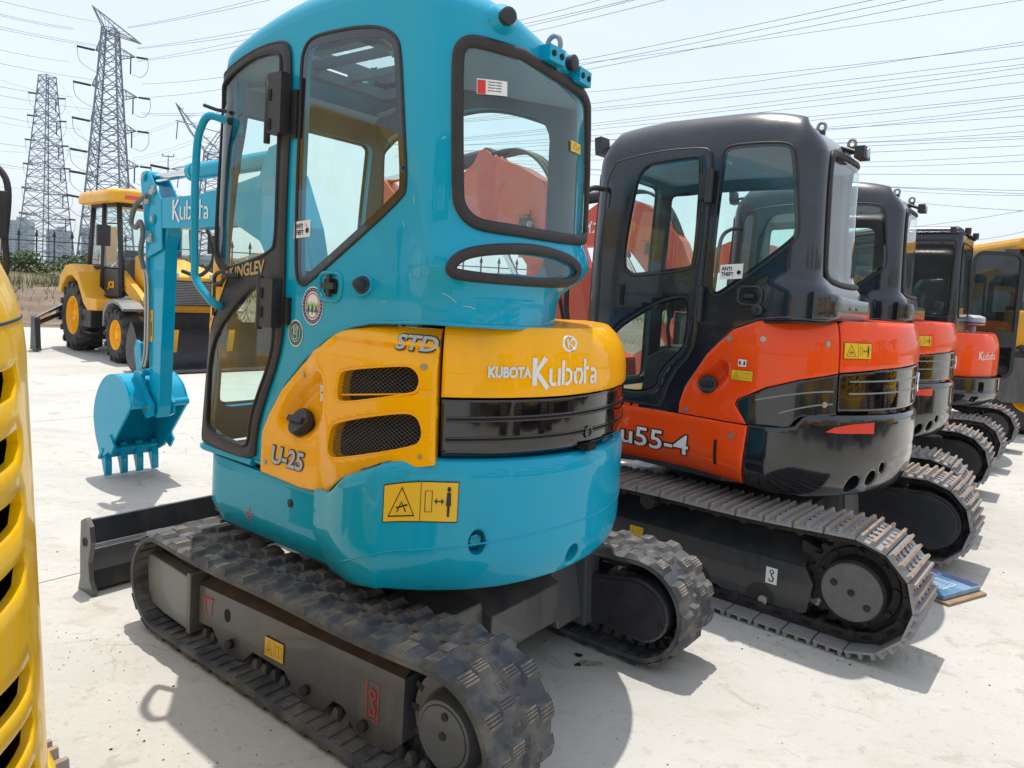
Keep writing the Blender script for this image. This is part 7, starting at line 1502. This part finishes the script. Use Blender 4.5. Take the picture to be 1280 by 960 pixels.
def open_door_loader(x, y, rz):
    r = empty('wheeled_loader', (x, y, 0), rz, label='yellow wheeled loader at the right edge with its big glazed black door swung open', cat='loader')
    wheel(r, (-.55, .85, .55), .55, .40, 'yellow', 1, lugs=15); wheel(r, (1.7, .85, .55), .55, .40, 'yellow', 1, lugs=15); wheel(r, (-.55, -.85, .62), .62, .40, 'yellow', -1); wheel(r, (1.7, -.85, .55), .55, .40, 'yellow', -1)
    g = MB(); g.prism([(-.9,.75),(2.2,.7),(2.2,1.1),(1.4,1.25),(-.1,1.3),(-.9,1.5)], -.6, .6, 'jyellow'); g.prism([(-.9,1.02),(-.0,1.02),(-.0,1.65),(-.9,1.65)], -.98, .98, 'jyellow'); g.build('body', r, 30, bevel=.04)
    for s_ in (1, -1): g = MB(); g.prism([(-1.15,1.03),(-1.15,.52),(-.98,.42),(-.1,.42),(.2,.6),(.2,1.03)], min(s_*1.04, s_*1.07), max(s_*1.04, s_*1.07), 'frame'); g.prism([(-1.15,1.0),(-1.2,.75),(-1.15,.62),(-1.08,.70),(-.95,.98),(-.55,1.14),(-.15,.98),(.0,.70),(.1,.62),(.2,.8),(.2,1.02),(0.,1.12),(-1.12,1.15)], min(s_*.60, s_*1.03), max(s_*.60, s_*1.03), 'frame'); g.build('fender', r, 30, bevel=.02)
    g = MB()
    for sx, sy in ((-.75,.7),(.9,.7),(-.75,-.7),(.9,-.7)): g.tube([(sx, sy, 1.2), (sx*.95, sy*.95, 2.5)], .05, 'sblack', 4)
    g.tube([(-1.0,.7,1.75),(.9,.7,1.3)], .04, 'sblack', 4); g.build('cab_frame', r, 30)
    g = MB(); g.box((.12, 0, 2.56), (1.9, 1.6, .16), 'jyellow'); g.build('cab_roof', r, 30, bevel=.06)
    g = MB(); g.add([(-1.0,-.7,1.5),(.9,-.7,1.5),(.86,-.66,2.48),(-.95,-.66,2.48)], [(0,1,2,3)], 'dglass', False); g.add([(-1.0,-.7,1.5),(-.95,-.66,2.48),(-.95,.66,2.48),(-1.0,.7,1.5)], [(0,1,2,3)], 'dglass', False); g.build('cab_glass', r); seat(r, -.4, 0, 1.2, 1.1)
    return r
ol = open_door_loader(7.69, 10.49, R(-10))
d = MB(); F_ = Flat((0,0,0), (1,0,0), (0,0,1)); o_ = rc(0, 0, .62, 1.66, .14, 6); patch(d, F_, o_, [inset(o_, .045)], 0, .05, .05, 'sblack', back='sblack'); dd = d.build('open_door', ol, 30); dd.location = (-1.54, -1.16, .74)
d = MB(); patch(d, F_, inset(o_, .045), (), -.02, 0, .1, 'dglass'); d.tube([(.06,.03,.55),(.06,.06,.6),(.06,.06,.85),(.06,.03,.9)], .015, 'sblack'); d.box((.42,.0,.52), (.30,.06,.20), 'sblack'); d.build('door_glass', dd)
# ------------------------------------------------------------------ carton on the ground behind the tracks
M['blueprint'] = mat('blue_printed_card', (.10, .22, .38), .35, coat=.4, c2=(.30, .42, .55), amt=.8, nscale=6); M['card'] = mat('brown_cardboard', (.33, .22, .13), .85, c2=(.22, .14, .08), amt=.7, nscale=18, bump=.2); M['bluelight'] = mat('pale_blue_print', (.34, .50, .66), .4); M['bluedark'] = mat('dark_blue_card', (.04, .06, .16), .5)
r = empty('carton', (2.46, 3.95, 0), R(33), label='flattened blue printed carton with torn brown edges on the concrete behind the tracks', cat='carton')
g = MB(); g.prism([(-.20,-.15),(.17,-.17),(.21,-.06),(.20,.15),(.02,.17),(-.21,.14),(-.19,.02)], .0, .016, 'card', 'xy'); g.build('torn_base', r, 30, bevel=.004)
g = MB(); g.prism([(-.185,-.115),(.175,-.135),(.185,.13),(-.18,.13)], .017, .045, 'blueprint', 'xy', ma2='blueprint'); b_ = g.build('printed_lid', r, 30, bevel=.006)
FL = Flat((0,0,.0465), (1,0,0), (0,1,0)); t = MB(); poly(t, FL, rc(-.10,-.07,.05,.06), 'bluelight', .0); stroke(t, FL, [(-.03,-.055),(.03,-.055),(.03,.03),(-.03,.03)], .004, 'bluedark', .001, True)
for k in range(7): stroke(t, FL, [(-.09+.0*k,-.05+.015*k),(-.045,-.05+.015*k)], .004, 'bluedark', .001)
for k in range(5): stroke(t, FL, [(-.02,-.04+.015*k),(.02,-.04+.015*k)], .005, 'bluedark', .0015)
poly(t, FL, [(.10,-.12),(.172,-.128),(.182,.126),(.12,.126)], 'bluedark', .0); t.build('print', b_)
